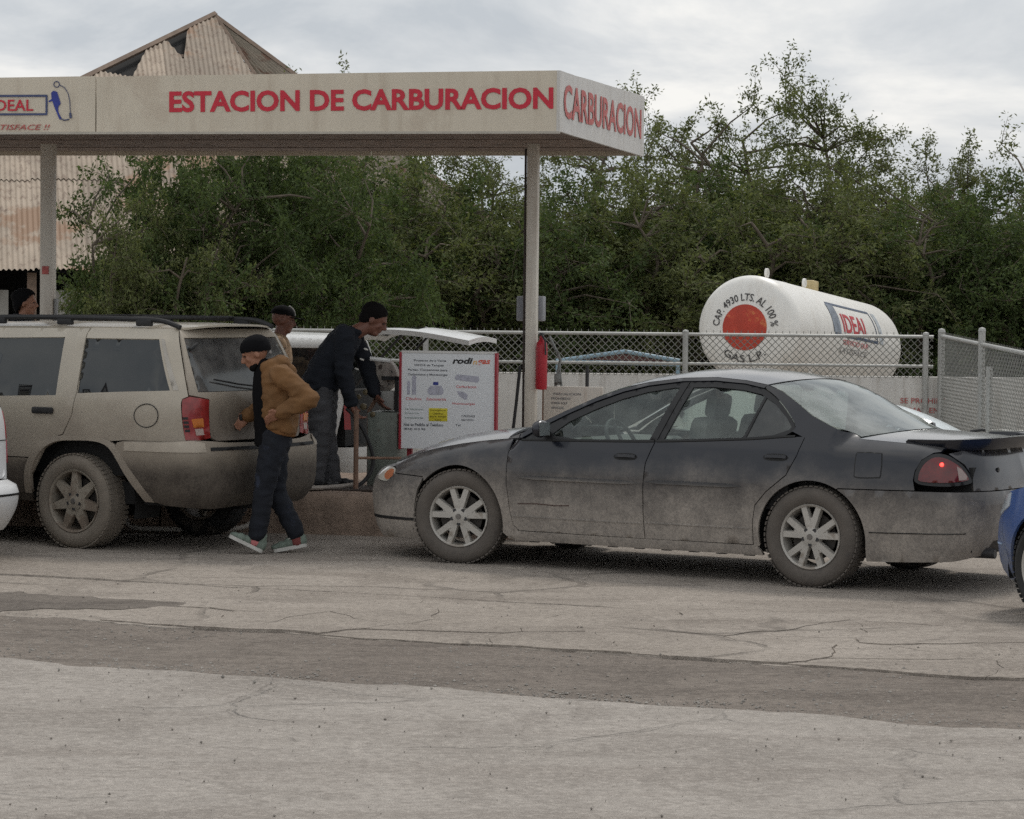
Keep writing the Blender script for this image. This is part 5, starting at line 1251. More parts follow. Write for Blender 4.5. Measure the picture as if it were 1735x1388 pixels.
# tail lights
tl = smooth_poly([(-0.745, 0.735), (-0.752, 0.795), (-0.80, 0.868), (-0.90, 0.914), (-1.03, 0.900), (-1.16, 0.835), (-1.22, 0.76), (-1.21, 0.725), (-1.0, 0.705), (-0.80, 0.712), (-0.745, 0.735)], 3)[:-1]
tli = smooth_poly([(-0.775, 0.742), (-0.785, 0.79), (-0.83, 0.850), (-0.91, 0.888), (-1.02, 0.876), (-1.13, 0.822), (-1.185, 0.762), (-1.17, 0.742), (-1.0, 0.728), (-0.82, 0.730), (-0.775, 0.742)], 3)[:-1]
for sg in (1, -1):
    def P_(pl, off, m, nm, par, dp=0.01):
        v, f = patch(pl, [], lambda a, b: S(a, b, off), 0.04, 0.025); v = [Vector((p.x, p.y * sg, p.z)) for p in v]
        return link(nm, skin_mesh(nm, v, f, m, dp, outward=(1.3, 0, 0.6)), None, par)
    t_ = P_(tl, -0.004, M_TRIM, 'tail_light', sedan); P_(tli, 0.003, mat('red_lens', srgb(98, 22, 24), 0.25, var=0.3, scale=18, coat=0.6), 'lens', t_)
    P_([(-1.10, 0.742), (-1.165, 0.748), (-1.175, 0.768), (-1.13, 0.815), (-1.09, 0.832)], 0.006, mat('clear_lens', srgb(150, 132, 126), 0.3, coat=0.5), 'reverse_lens', t_, 0.004)
    if sg == 1:
        p = S(-0.965, 0.842, 0.006); n_ = car.N(-0.965, 0.842); MB().ellipsoid(p, (0.013, 0.013, 0.013), None, 12, 8).build('lit_bulb', emis('lit_tail_bulb', (1.0, 0.04, 0.03), 5.0), t_)
# fuel door
car.panel('fuel_door', smooth_poly([(-0.315, 0.755), (-0.315, 0.885), (-0.34, 0.90), (-0.47, 0.90), (-0.495, 0.885), (-0.495, 0.765), (-0.47, 0.75), (-0.34, 0.745), (-0.315, 0.755)], 2)[:-1], M_SED, both=False, off=0.0035, depth=0.006, step=0.06)
v, f = patch(smooth_poly([(-0.308, 0.75), (-0.308, 0.888), (-0.337, 0.907), (-0.473, 0.907), (-0.502, 0.888), (-0.502, 0.76), (-0.473, 0.743), (-0.337, 0.738), (-0.308, 0.75)], 2)[:-1], [], lambda a, b: S(a, b, 0.0012), 0.06, 0.03); link('fuel_door_gap', skin_mesh('fuel_door_gap', v, f, M_GASKET, 0, outward=(1.3, 0, .6)), None, sedan)
# rear bumper, trunk back panel
car.panel('rear_bumper', [(-0.385, 0.19)] + list(reversed(arch_pts(RA[0], RA[1], RA[2], R(120.5), R(186), 12))) + [(-0.20, 0.6605), (-0.75, 0.667), (-1.3, 0.668), (-1.98, 0.665), (-1.98, 0.36), (-1.45, 0.345), (-1.38, 0.25), (-1.1, 0.215), (-0.7, 0.20)], M_SED, join=True, step=0.05)
car.panel('bumper_groove', [(-0.41, 0.383), (-1.15, 0.398), (-1.15, 0.404), (-0.41, 0.389)], M_GASKET, off=0.003, depth=0.003, step=0.2)
car.panel('diffuser', [(-1.37, 0.24), (-1.43, 0.338), (-1.98, 0.352), (-1.98, 0.22)], M_TRIM, join=True, off=-0.05)
ebx = MB(); ebx.tube([(-0.9, 0.55, 0.26), (-1.16, 0.55, 0.265)], [0.032, 0.034], 14, cap=False); ebx.tube([(-1.16, 0.55, 0.265), (-0.95, 0.55, 0.265)], 0.028, 14); ebx.build('exhaust_pipe', M_DARK, sedan)
deck_edge = [S(x, hood_z(x) - 0.003) for x in (-0.28, -0.45, -0.6, -0.75, -0.88, -0.97)]
car.loft('trunk_lid', [(p.x, p.y - 0.002, p.z + 0.002) for p in deck_edge], M_SED, 0.035, lambda t: -0.10 - 0.09 * t, squash=2.4)
car.panel('trunk_face', [(-1.02, 0.912), (-1.17, 0.845), (-1.235, 0.765), (-1.225, 0.675), (-1.98, 0.672), (-1.98, 0.955), (-1.4, 0.945), (-1.15, 0.932)], M_SED, join=True)
sp_path = catmull([(-0.62, 0.72, 0.986), (-0.85, 0.71, 0.988), (-1.00, 0.65, 0.992), (-1.12, 0.5, 0.996), (-1.18, 0.25, 1.0), (-1.195, 0, 1.0), (-1.18, -0.25, 1.0), (-1.12, -0.5, 0.996), (-1.00, -0.65, 0.992), (-0.85, -0.71, 0.988), (-0.62, -0.72, 0.986)], 5)
mb = MB(); vs = []; n = len(sp_path)
for i, p in enumerate(sp_path):
    e = min(i, n - 1 - i) / (n / 2); wd = 0.02 + 0.10 * min(1, e * 1.6); th = 0.008 + 0.008 * min(1, e * 2)
    inn = Vector((1.0, -0.25 * (1 if p.y > 0 else -1) if abs(p.y) > 0.3 else 0, 0)).normalized()
    for q in ((0, 0), (0, th), (wd * 0.5, th + 0.002), (wd, th * 0.2), (wd, -0.035), (0.03, -0.06 * min(1, e * 3))): vs.append(p + inn * q[0] + Vector((0, 0, q[1])))
mb.add(vs, [(i * 6 + j, (i + 1) * 6 + j, (i + 1) * 6 + (j + 1) % 6, i * 6 + (j + 1) % 6) for i in range(n - 1) for j in range(6)]); mb.build('spoiler', M_SED, sedan, 50)
MB().lathe([(0, -0.004), (0.016, -0.004), (0.016, 0.004), (0, 0.004)], tuple(S(-1.55, 0.80, 0.003)), 'x', 12).build('trunk_lock', M_TRIM, sedan)
# hood, windshield, roof, rear glass
he = [S(x, hood_z(x) - 0.003) for x in (3.455, 3.38, 3.25, 3.1, 2.95, 2.8, 2.65, 2.5, 2.40)]
car.loft('hood', [(p.x, p.y - 0.002, p.z + 0.003) for p in he], M_SED, lambda t: 0.02 + 0.045 * min(1, t * 2), lambda t: 0.17 - 0.06 * t, squash=2.6)
car.loft('cowl', [(2.40, S(2.40, hood_z(2.40) - .003).y, 0.898), (2.33, 0.76, 0.905), (2.28, 0.74, 0.915)], M_TRIM, 0.045, lambda t: 0.10 + .05 * t)
rl = [S(x, z) for x, z in rail]; 
ws = [S(x, z, -0.004) for x, z in [(2.30, 0.915), (2.15, 1.005), (1.95, 1.105), (1.75, 1.195), (1.62, 1.245), (1.50, 1.283)]]
car.loft('windshield', [(p.x, p.y - 0.012, p.z + 0.003) for p in ws], M_GLASS, lambda t: 0.03, lambda t: 0.16 - 0.05 * t, depth=0)
rf = [(1.49, 1.286)] + [(1.35, 1.318), (1.1, 1.352), (0.85, 1.362), (0.62, 1.347), (0.45, 1.322)]
rfp = [S(x, z) for x, z in rf]
car.loft('roof', [(p.x, p.y - 0.002, p.z + 0.003) for p in rfp], M_SED, lambda t: 0.028 + 0.022 * math.sin(math.pi * t), lambda t: 0.10 - 0.14 * t, squash=2.5)
rg_ = [S(x, z, -0.004) for x, z in [(0.44, 1.320), (0.33, 1.285), (0.20, 1.215), (0.06, 1.130), (-0.08, 1.072), (-0.22, 1.020), (-0.27, 1.0)]]
car.loft('rear_glass', [(p.x, p.y - 0.014, p.z + 0.002) for p in rg_], M_GLASSR, lambda t: 0.028, lambda t: -0.04 - 0.06 * t, depth=0)
# mirrors
for sg in (1, -1):
    mb = MB(); mb.ellipsoid((2.02, sg * 0.985, 0.985), (0.055, 0.085, 0.062), None, 16, 10); mb.v = [(min(x, 2.055) if x > 2.0 else max(x, 1.985), y, z) for x, y, z in mb.v]
    o = mb.build('wing_mirror', M_SED, sedan, 50); MB().box((2.05, sg * 0.89, 0.955), (0.07, 0.10, 0.03), bev=0.01).build('stalk', M_TRIM, o)
    MB().prism([(-0.07, -0.045), (0.07, -0.045), (0.075, 0.045), (-0.07, 0.048)], 1.9845, 1.9835, lambda a, b, d: (d, sg * 0.985 + a, 0.985 + b)).build('mirror_glass', mat('mirror_glass', (0.6, 0.62, 0.63), 0.05, 0.9), o)
# inside and underneath
mb = MB(); mb.box((1.0, 0, 0.26), (3.7, 1.40, 0.12)); mb.box((1.2, 0, 0.40), (1.5, 1.62, 0.3)); mb.build('floor_pan', M_WELL, sedan)
MB().box((3.2, 0, 0.45), (0.5, 1.2, 0.35)).build('engine_block', M_WELL, sedan); MB().box((-0.75, 0, 0.55), (0.6, 1.36, 0.55)).build('trunk_tub', M_WELL, sedan)
def wells(root, axles, r, y0, y1, cz=0.325):
    for cx in axles:
        for sg in (1, -1):
            n = 20; vs = []; mb = MB()
            for k in range(n + 1):
                a = R(-15) + R(210) * k / n
                for y in (y0, y1): vs.append((cx + r * math.cos(a), sg * y, cz + r * math.sin(a)))
            mb.add(vs, [(2 * k, 2 * k + 1, 2 * k + 3, 2 * k + 2) for k in range(n)] + [tuple(2 * k for k in range(n + 1))]); mb.build('wheel_well', M_WELL, root)
wells(sedan, (FA[0], RA[0]), 0.402, 0.52, 0.845)
def seat(parent, x, y, m, w=0.5, base=0.36, back=0.62, head=True):
    MB().box((x + 0.05, y, base + 0.09), (0.5, w, 0.18), bev=0.05).build('seat', m, parent)
    b = MB().box((x - 0.24, y, base + 0.42), (0.15, w, back), Matrix.Rotation(R(-14), 3, 'Y'), bev=0.05).build('seat_back', m, parent)
    if head: MB().box((x - 0.33, y, base + 0.80), (0.10, 0.26, 0.17), Matrix.Rotation(R(-10), 3, 'Y'), bev=0.04).build('headrest', m, b)
for y in (0.38, -0.38): seat(sedan, 1.28, y, M_CLOTH)
MB().box((0.42, 0, 0.46), (0.5, 1.3, 0.2), bev=0.06).build('rear_bench', M_CLOTH, sedan); MB().box((0.14, 0, 0.74), (0.16, 1.28, 0.52), Matrix.Rotation(R(-20), 3, 'Y'), bev=0.05).build('rear_bench_back', M_CLOTH, sedan)
MB().box((-0.12, 0, 0.955), (0.5, 1.2, 0.02)).build('parcel_shelf', M_PLASTIC, sedan)
MB().box((2.02, 0, 0.80), (0.5, 1.44, 0.17), bev=0.05).build('dashboard', mat('dash_plastic', srgb(88, 86, 84), 0.7), sedan)
mb = MB(); cpt = Vector((1.70, 0.38, 0.87)); rotw = Matrix.Rotation(R(-62), 3, 'Y')
ring = [cpt + rotw @ Vector((0.185 * math.cos(a), 0.185 * math.sin(a), 0)) for a in [2 * math.pi * k / 28 for k in range(29)]]
mb.tube(ring, 0.015, 8, cap=False); mb.tube([cpt, Vector((2.0, 0.38, 0.72))], 0.03); mb.tube([ring[0], cpt, ring[14]], 0.014, 6); mb.tube([ring[21], cpt], 0.014, 6); mb.build('steering_wheel', M_PLASTIC, sedan)
car.both('door_card', MB().box((1.2, 0.80, 0.70), (2.0, 0.04, 0.40)), M_PLASTIC)
car.both('door_scratch', MB().tube([S(2.25, 0.452, 0.001), S(2.1, 0.458, 0.001), S(1.95, 0.452, 0.001), S(1.83, 0.457, 0.001)], 0.004, 4), mat('scratch_mark', srgb(84, 68, 62), 0.8))
RT = 0.336
for x, wd, st in ((0.0, 0.80, 0.0), (2.765, 0.795, R(14))):
    wheel(sedan, (x, wd, RT), RT, 0.22, 0.218, 'vee', M_ALLOY, 1, st); wheel(sedan, (x, -wd, RT), RT, 0.22, 0.218, 'vee', M_ALLOY, -1, st, M_TYRE_DK)
# ================================================================== tan sport utility, seen from its rear left
suv = thing('suv', 'tan sport utility vehicle with muddy lower body at the pump island', 'car', (-2.790, 22.07, 0), ROT)
MUD = srgb(112, 103, 94)
M_TAN = mat('tan_paint', srgb(176, 167, 151), 0.38, var=0.04, scale=2, dirt=(srgb(120, 109, 99), 0.60, 1.32, 0.84), coat=0.4, patchy=0.3)
M_CLAD = mat('muddy_cladding', srgb(136, 126, 113), 0.6, var=0.08, scale=3, dirt=(srgb(64, 57, 51), 0.56, 0.76, 1.0), rust=(srgb(80, 72, 66), 0.62, 2.4), patchy=0.5)
M_SUVGL = glass('suv_privacy_glass', (0.10, 0.11, 0.13), 0.06, 0.03, opaque=0.85, dark=(0.012, 0.013, 0.016))
M_SUVRG = glass('suv_rear_glass', (0.16, 0.18, 0.19), 0.08, 0.16, opaque=0.7, dark=(0.03, 0.032, 0.035))
JSEC = [(0.30, 0.12), (0.42, 0.04), (0.55, 0.004), (0.74, 0.0), (0.82, 0.012), (0.95, 0.012), (1.08, 0.022), (1.14, 0.045), (1.20, 0.062), (1.4, 0.130), (1.56, 0.190), (1.60, 0.215), (1.635, 0.262), (1.66, 0.35)]
jc = Car(suv, [(-1.72, -1.135, 0.0), (-1.22, -1.115, 0.49), (-1.02, -1.075, 0.68), (-0.88, -1.0, 0.80), (-0.72, -0.825, 0.862), (-0.60, -0.665, 0.870), (-0.45, -0.465, 0.875), (0.0, 0.0, 0.880), (1.2, 1.2, 0.885), (2.4, 2.4, 0.875), (2.9, 2.9, 0.84), (3.12, 3.08, 0.76), (3.45, 3.22, 0.45), (3.92, 3.27, 0.0)],
    [(-1, JSEC), (3, JSEC)], [(0.3, 0.08), (0.5, 0.0), (0.8, 0.03), (1.0, 0.12), (1.1, 0.25)],
    [(0.30, 0.12), (0.40, 0.03), (0.5, 0.0), (0.76, 0.0), (0.80, 0.02), (0.83, 0.075), (1.12, 0.085), (1.18, 0.11), (1.58, 0.335), (1.64, 0.39)], 1.1)
JS = jc.S
archp = smooth_poly([(0.41, 0.40), (0.375, 0.58), (0.29, 0.715), (0.16, 0.785), (0.0, 0.80), (-0.21, 0.80), (-0.345, 0.755), (-0.44, 0.63), (-0.535, 0.47), (-0.585, 0.38)], 3)
farch = [(2.56 + (x + 0.02) * 0.98, z) for x, z in archp]
def jp(nm, poly, m, holes=(), off=0.0, depth=0.02, step=0.07, parent=None, pair=True, bstep=0.04):
    out = []
    for sg in ((1, -1) if pair else (1,)):
        v, f = patch(poly, list(holes), lambda a, b: JS(a, b, off), step, bstep); v = [Vector((p.x, p.y * sg, p.z)) for p in v]
        out.append(link(nm, skin_mesh(nm, v, f, m, depth, outward=(1.1, 0, 0.8)), None, parent[0 if sg == 1 else 1] if parent else suv))
    return out
gl1 = [(0.895, 1.105), (0.875, 1.545), (0.225, 1.560), (0.190, 1.130)]
gl2 = [(0.028, 1.556), (-0.665, 1.560), (-0.775, 1.190), (-0.008, 1.150)]
gl3 = [(-0.690, 1.560), (-0.725, 1.558), (-0.845, 1.192), (-0.800, 1.190)]
gl0 = [(1.075, 1.540), (1.065, 1.10), (1.85, 1.10), (1.64, 1.33), (1.36, 1.535)]
rdoor = jp('rear_door', [(0.985, 0.665), (0.98, 1.618), (0.032, 1.628), (0.002, 1.16), (0.018, 0.993), (0.10, 0.848), (0.235, 0.805), (0.33, 0.745), (0.385, 0.665)], M_TAN, [gl1])
fdoor = jp('front_door', [(0.992, 0.665), (0.987, 1.618), (1.32, 1.610), (1.50, 1.50), (1.78, 1.28), (1.96, 1.14), (2.02, 0.95), (2.02, 0.665)], M_TAN, [gl0])
for gl, pr_ in ((gl1, rdoor), (gl0, fdoor)): jp('pane', gl, M_SUVGL, off=-0.010, depth=0, parent=pr_)
jp('door_cladding', [(0.985, 0.40), (0.985, 0.657), (0.388, 0.657), (0.41, 0.56), (0.43, 0.40)], M_CLAD, off=0.008, parent=rdoor); jp('door_cladding', [(0.992, 0.40), (0.992, 0.657), (2.02, 0.657), (2.04, 0.40)], M_CLAD, off=0.008, parent=fdoor)
q = jp('quarter_panel', [(0.025, 1.634), (-0.892, 1.634), (-0.900, 1.45), (-0.915, 1.150), (-0.866, 1.132), (-0.862, 1.10), (-0.905, 0.826), (-0.45, 0.818)] + [(x, z + 0.012) for x, z in reversed(archp[2:-5])][6:] + [(0.228, 0.800), (0.094, 0.842), (0.011, 0.993), (-0.005, 1.16)], M_TAN, [gl2, gl3])
jp('pane', gl2, M_SUVGL, off=-0.010, depth=0, parent=q); jp('pillar_trim', gl3, mat('pale_trim', srgb(176, 170, 160), 0.5), off=0.003, depth=0.006, parent=q)
# wheel arch flares
for ap in (archp, farch):
    cx = sum(p[0] for p in ap) / len(ap)
    outer = [(cx + (x - cx) * 1.13, z + 0.038 * max(0, (z - 0.40) / 0.4)) for x, z in ap]
    jp('arch_flare', outer + list(reversed(ap)), M_TAN, off=0.014, depth=0.03, step=0.05)
# bumper and tailgate
bump = [(-0.375, 0.74)] + [(-0.41, 0.80), (-0.46, 0.812), (-0.95, 0.822), (-1.25, 0.80), (-1.72, 0.792), (-1.72, 0.35), (-1.1, 0.33), (-0.72, 0.36), (-0.60, 0.40), (-0.545, 0.485), (-0.45, 0.645)]
b_ = jc.panel('rear_bumper', bump, M_CLAD, join=True, off=0.012, depth=0.03)
jc.panel('bumper_strip', [(-0.47, 0.745), (-0.47, 0.805), (-0.94, 0.815), (-1.02, 0.80), (-1.02, 0.745)], mat('pale_bumper_strip', srgb(164, 154, 140), 0.5, var=0.1, scale=8), off=0.016, depth=0.004, parent=b_, both=True)
jc.panel('bumper_step', [(-1.06, 0.755), (-1.06, 0.775), (-1.72, 0.772), (-1.72, 0.75)], M_BLACK, off=0.016, depth=0.004, join=True, parent=b_)
M_TANR = mat('muddy_tan_tailgate', srgb(160, 150, 135), 0.45, var=0.05, scale=2, dirt=(srgb(96, 86, 78), 0.85, 1.45, 0.9), coat=0.2, patchy=0.5)
tg = jc.panel('tailgate', [(-0.905, 1.630), (-0.925, 1.16), (-1.115, 1.128), (-1.14, 0.85), (-1.19, 0.822), (-1.72, 0.822), (-1.72, 1.178), (-1.01, 1.178), (-0.965, 1.57), (-1.72, 1.57), (-1.72, 1.630)], M_TANR, join=True)
jc.panel('rear_glass', [(-1.016, 1.184), (-0.972, 1.564), (-1.72, 1.564), (-1.72, 1.184)], M_SUVRG, join=True, off=-0.006, depth=0, parent=tg)
MB().box(JS(-1.62, 0.985, 0.015), (0.03, 0.30, 0.05), bev=0.01).build('tailgate_handle', M_TRIM, tg); MB().box(JS(-1.05, 1.50, 0.012), (0.03, 0.10, 0.025), Matrix.Rotation(R(-25), 3, 'X'), bev=0.006).build('glass_hinge', M_BLACK, tg)
MB().tube([JS(-1.72, 1.20, 0.02), JS(-1.5, 1.22, 0.018), JS(-1.2, 1.26, 0.018)], 0.007, 6).build('wiper', M_BLACK, tg)
for sg in (1, -1):
    def tp(pl, off, m, nm, par, dp=0.006):
        v, f = patch(pl, [], lambda a, b: JS(a, b, off), 0.05, 0.03); v = [Vector((p.x, p.y * sg, p.z)) for p in v]
        return link(nm, skin_mesh(nm, v, f, m, dp, outward=(1.1, 0, 0.8)), None, par)
    t_ = tp([(-0.868, 1.126), (-0.925, 1.146), (-1.108, 1.122), (-1.135, 0.845), (-1.02, 0.828), (-0.905, 0.832)], 0.003, mat('suv_red_lens', srgb(142, 40, 38), 0.35, var=0.25, scale=14, coat=0.6), 'tail_light', suv, 0.02)
    tp([(-0.955, 0.985), (-1.06, 0.99), (-1.07, 0.925), (-0.975, 0.92)], 0.006, mat('suv_amber_lens', srgb(198, 116, 50), 0.25, coat=0.6), 'amber_lens', t_); tp([(-0.985, 0.912), (-1.06, 0.915), (-1.07, 0.868), (-0.995, 0.865)], 0.006, mat('suv_clear_lens', srgb(176, 158, 150), 0.25, coat=0.6), 'reverse_lens', t_)
    for k in range(4): tp([(-0.885 - 0.006 * k, 1.0 - 0.03 * k), (-0.925 - 0.006 * k, 1.0 - 0.03 * k), (-0.927 - 0.006 * k, 0.982 - 0.03 * k), (-0.887 - 0.006 * k, 0.982 - 0.03 * k)], 0.005, M_BLACK, 'louvre', t_, 0.003)
    mb = MB(); e = [JS(0.28 - 0.085 + 0.17 * i / 6, 1.012, 0.012) for i in range(7)]
# door handles, fuel cap ring
for x0, par in ((0.285, rdoor), (1.25, fdoor)):
    for q_, sg in enumerate((1, -1)):
        p = JS(x0, 1.015, 0.012); mb = MB(); mb.box((p.x, p.y * sg, p.z), (0.20, 0.025, 0.05), bev=0.012); mb.build('handle', M_TRIM, par[q_])
ring = [JS(-0.62 + 0.085 * math.cos(a), 1.005 + 0.085 * math.sin(a), 0.0012) for a in [2 * math.pi * k / 28 for k in range(29)]]
MB().tube(ring, 0.0035, 5, cap=False).build('fuel_door', M_GASKET, suv)
# front half and tops (mostly out of sight)
jp('front_fender', [(2.028, 0.66), (2.028, 0.97), (2.0, 1.08), (2.4, 1.05), (2.9, 1.0), (3.1, 0.95), (3.1, 0.62)] + [(x, z) for x, z in farch if z > 0.62], M_TAN)
jc.panel('front_bumper', [(3.06, 0.38), (3.06, 0.612), (3.106, 0.94), (3.92, 0.95), (3.92, 0.36)], M_CLAD, join=True)
jp('rocker', [(0.44, 0.33), (0.44, 0.395), (2.05, 0.395), (2.05, 0.33)], M_CLAD)
jc.loft('hood', [(p.x, p.y - 0.003, p.z) for p in [JS(3.1, 0.95), JS(2.9, 1.0), JS(2.4, 1.05), JS(2.02, 1.085)]], M_TAN, 0.06, lambda t: 0.15 - 0.05 * t)
jc.loft('windshield', [(p.x, p.y - 0.01, p.z) for p in [JS(2.0, 1.09), JS(1.78, 1.28), JS(1.50, 1.50), JS(1.36, 1.60)]], M_SUVGL, 0.02, lambda t: 0.16 - 0.06 * t, depth=0)
jp('windshield_pillar', [(2.0, 1.09), (1.965, 1.145), (1.785, 1.285), (1.505, 1.505), (1.325, 1.615), (1.36, 1.625), (1.53, 1.52), (1.81, 1.30)], M_TAN)
rj = [JS(x, z) for x, z in ((1.34, 1.622), (1.0, 1.632), (0.5, 1.638), (0.0, 1.640), (-0.45, 1.640), (-0.86, 1.632))]
jc.loft('roof', [(p.x, p.y, p.z) for p in rj], M_TAN, 0.035, lambda t: 0.06 - 0.20 * t, squash=3)
for sg in (1, -1):
    path = catmull([(1.15, 0.60 * sg, 1.655), (1.0, 0.60 * sg, 1.695), (0.4, 0.605 * sg, 1.705), (-0.35, 0.605 * sg, 1.70), (-0.60, 0.585 * sg, 1.69), (-0.76, 0.575 * sg, 1.645)], 5); rr_ = MB().tube(path, 0.019, 8).build('roof_rail', M_BLACK, suv)
    for x in (0.95, 0.3, -0.45): MB().box((x, 0.603 * sg, 1.675), (0.14, 0.04, 0.05), bev=0.01).build('rail_foot', M_BLACK, rr_)
for x in (0.55, -0.35): MB().box((x, 0, 1.712), (0.06, 1.18, 0.022), bev=0.008).build('cross_bar', M_BLACK, suv)
MB().box((1.1, 0, 0.42), (4.0, 1.4, 0.16)).build('chassis', M_WELL, suv); MB().box((0.35, 0, 0.80), (2.3, 1.5, 0.5)).build('cargo_tub', M_WELL, suv)
MB().tube([(0, 0.7, 0.36), (0, -0.7, 0.36)], 0.05).build('axle', M_WELL, suv); MB().tube([(-0.35, -0.3, 0.4), (-0.85, -0.35, 0.36)], 0.09, 12).build('muffler', M_DARK, suv)
wells(suv, (-0.06, 2.5), 0.47, 0.50, 0.80, 0.36)
for y in (0.38, -0.38): seat(suv, 1.15, y, M_PLASTIC, base=0.75)
MB().box((0.0, 0, 1.25), (0.14, 1.2, 0.5), bev=0.05).build('rear_bench_back', M_PLASTIC, suv)
for x, st in ((0.0, 0.0), (2.56, 0.0)):
    wheel(suv, (x, 0.755, 0.352), 0.352, 0.245, 0.235, 'wide', M_ALLOY_T, 1, st, M_TYRE_TAN); wheel(suv, (x, -0.755, 0.352), 0.352, 0.245, 0.235, 'wide', M_ALLOY_T, -1, st, M_TYRE_DK)

# ================================================================== plainer vehicles share one builder
def plain_car(root, p, M_P, M_G, wheel_style='five', m_rim=None):
    """p: dict of measures; builds side, glasshouse, ends, tops and wheels; returns Car and the two sides"""
    xr, xf, wb, w = p['xr'], p['xf'], p['wb'], p['w']; zb, zr, rt = p['belt'], p['roof'], p['rt']
    sec = [(0.15, 0.12), (0.24, 0.04), (0.40, 0.005), (0.60, 0.0), (zb - 0.12, 0.02), (zb, 0.05), (zb + 0.06, 0.085), (zr - 0.10, p.get('tum', 0.20)), (zr - 0.03, p.get('tum', 0.20) + 0.06), (zr + 0.02, p.get('tum', 0.20) + 0.16)]
    rc = p.get('corner', 0.16)
    plan = [(xr - w + 0.02, xr, 0.0), (xr - w * 0.42, xr + 0.02, w * 0.56), (xr - 0.06, xr + 0.09, w * 0.85), (xr + 0.16, xr + 0.22, w * 0.945), (xr + 0.42, xr + 0.42, w * 0.98), ((xr + xf) / 2, (xr + xf) / 2, w), (xf - 0.5, xf - 0.5, w * 0.975), (xf - 0.22, xf - 0.26, w * 0.93), (xf + 0.03, xf - 0.11, w * 0.80), (xf + w * 0.40, xf - 0.03, w * 0.5), (xf + w - 0.04, xf, 0.0)]
    c = Car(root, plan, [(xr, sec), (xf, sec)], p['ixf'], p['ixr'], (xr + xf) / 2, None); PS = c.S
    ar = rt * 1.13; hx = p['hood']; ub, uf = plan[0][0], plan[-1][0]
    bb = p.get('bump_z', 0.55)
    def two(nm, poly, m, holes=(), off=0.0, depth=0.02, par=None, step=0.08):
        out = []
        for q_, sg in enumerate((1, -1)):
            v, f = patch(poly, list(holes), lambda a, b: PS(a, b, off), step, 0.045); v = [Vector((a.x, a.y * sg, a.z)) for a in v]
            out.append(link(nm, skin_mesh(nm, v, f, m, depth, outward=((xr + xf) / 2, 0, 0.6)), None, par[q_] if par else root))
        return out
    zs = 0.22
    arr = [a for a in arch_pts(0, rt, ar, R(10), R(170), 20)]; arf = [(a + wb, b) for a, b in arr]
    xrb, xfb = xr + 0.22, xf - 0.20
    hz = lambda x: interp([(hx, zb + 0.01), (xf - 0.5, p['hz']), (xf - 0.15, p['hz'] - 0.06), (xf + 0.3, p['hz'] - 0.08)], x)
    low = [(xrb, bb + 0.005), (-ar * .9, bb + 0.005)] if bb > rt * 1.2 else []
    side = two('body_side', [(ar, zs)] + [(wb - ar, zs)] + list(reversed(arf)) + [(wb + ar, zs + .05), (xfb, bb), (xfb, hz(xfb))] + [(x, hz(x)) for x in (xf - 0.4, xf - 0.7, hx + 0.1)] + [(hx, zb)] + [(hx * (1 - k / 8) + p['back_b'] * k / 8, zb) for k in range(1, 9)] + ([(xrb, zb)] if p['back_b'] > xrb + 0.05 else []) + [(xrb, bb), (-ar, zs + .05)] + list(reversed(arr)), M_P)
    # glasshouse
    fr, rr_ = p['front_top'], p['rear_top']
    outer = [(hx, zb + 0.004), (fr, zr - 0.03), ((fr + rr_) / 2, zr), (rr_, zr - 0.02), (p['back_b'], zb + 0.004)]
    holes = []
    n = len(p['pillars']) - 1; ztop, zbot = zr - 0.10, zb + 0.04
    fx = lambda z, a: a[0] + (a[1] - a[0]) * (z - zbot) / (ztop - zbot)
    for a, b in zip(p['pillars'][:-1], p['pillars'][1:]): holes.append([(a[0] - 0.05, zbot), (a[1] - 0.045, ztop), (b[1] + 0.045, ztop), (b[0] + 0.05, zbot)])
    gh = two('pillar_frame', outer, M_P, holes, step=0.045)
    for h in holes: two('pane', h, M_G, off=-0.008, depth=0, par=gh, step=0.2)
    for (a, b) in p['pillars'][1:-1]:
        two('door_seam', [(a - 0.005, zs + 0.1), (a + 0.005, zs + 0.1), (a + 0.005, zb), (a - 0.005, zb)], M_GASKET, off=0.0015, depth=0.001, par=side, step=0.3)
        two('handle', [(a + 0.10, zb - 0.12), (a + 0.26, zb - 0.12), (a + 0.26, zb - 0.085), (a + 0.10, zb - 0.085)], p.get('handle_mat', M_TRIM), off=0.015, depth=0.016, par=side, step=0.3)
    c.panel('front_bumper', [(wb + ar + 0.0, zs - .02), (wb + ar + .01, zs + .06), (xfb + 0.004, bb - .002), (xfb + .004, hz(xfb) - 0.01), (xf + 0.03, hz(xf) - 0.02), (uf, hz(xf + .3)), (uf, 0.18)], p.get('bump_mat', M_P), join=True)
    c.panel('rear_bumper', [(-ar, zs - .02), (-ar - .01, zs + .06), (xrb - .004, bb - 0.003), (ub, bb - 0.003), (ub, 0.22), (xr + .1, 0.2)], p.get('bump_mat', M_P), join=True, off=p.get('bump_off', 0.0))
    PSl = lambda pts: [(a.x, a.y - 0.003, a.z) for a in [PS(x, z) for x, z in pts]]
    c.loft('hood', PSl([(xf - 0.16, hz(xf - .16)), (xf - 0.4, hz(xf - .4)), (xf - 0.7, hz(xf - .7)), (hx + 0.02, zb + 0.008)]), M_P, 0.05, lambda t: 0.10)
    c.loft('windshield', PSl([(hx, zb + 0.01), ((hx + fr) / 2, (zb + zr) / 2), (fr + 0.02, zr - 0.04)]), M_G, 0.03, lambda t: 0.14 - 0.06 * t, depth=0)
    c.loft('roof', PSl([(fr, zr - 0.03), ((fr + rr_) / 2, zr), (rr_, zr - 0.02)]), M_P, 0.04, lambda t: 0.08 - 0.16 * t, squash=3)
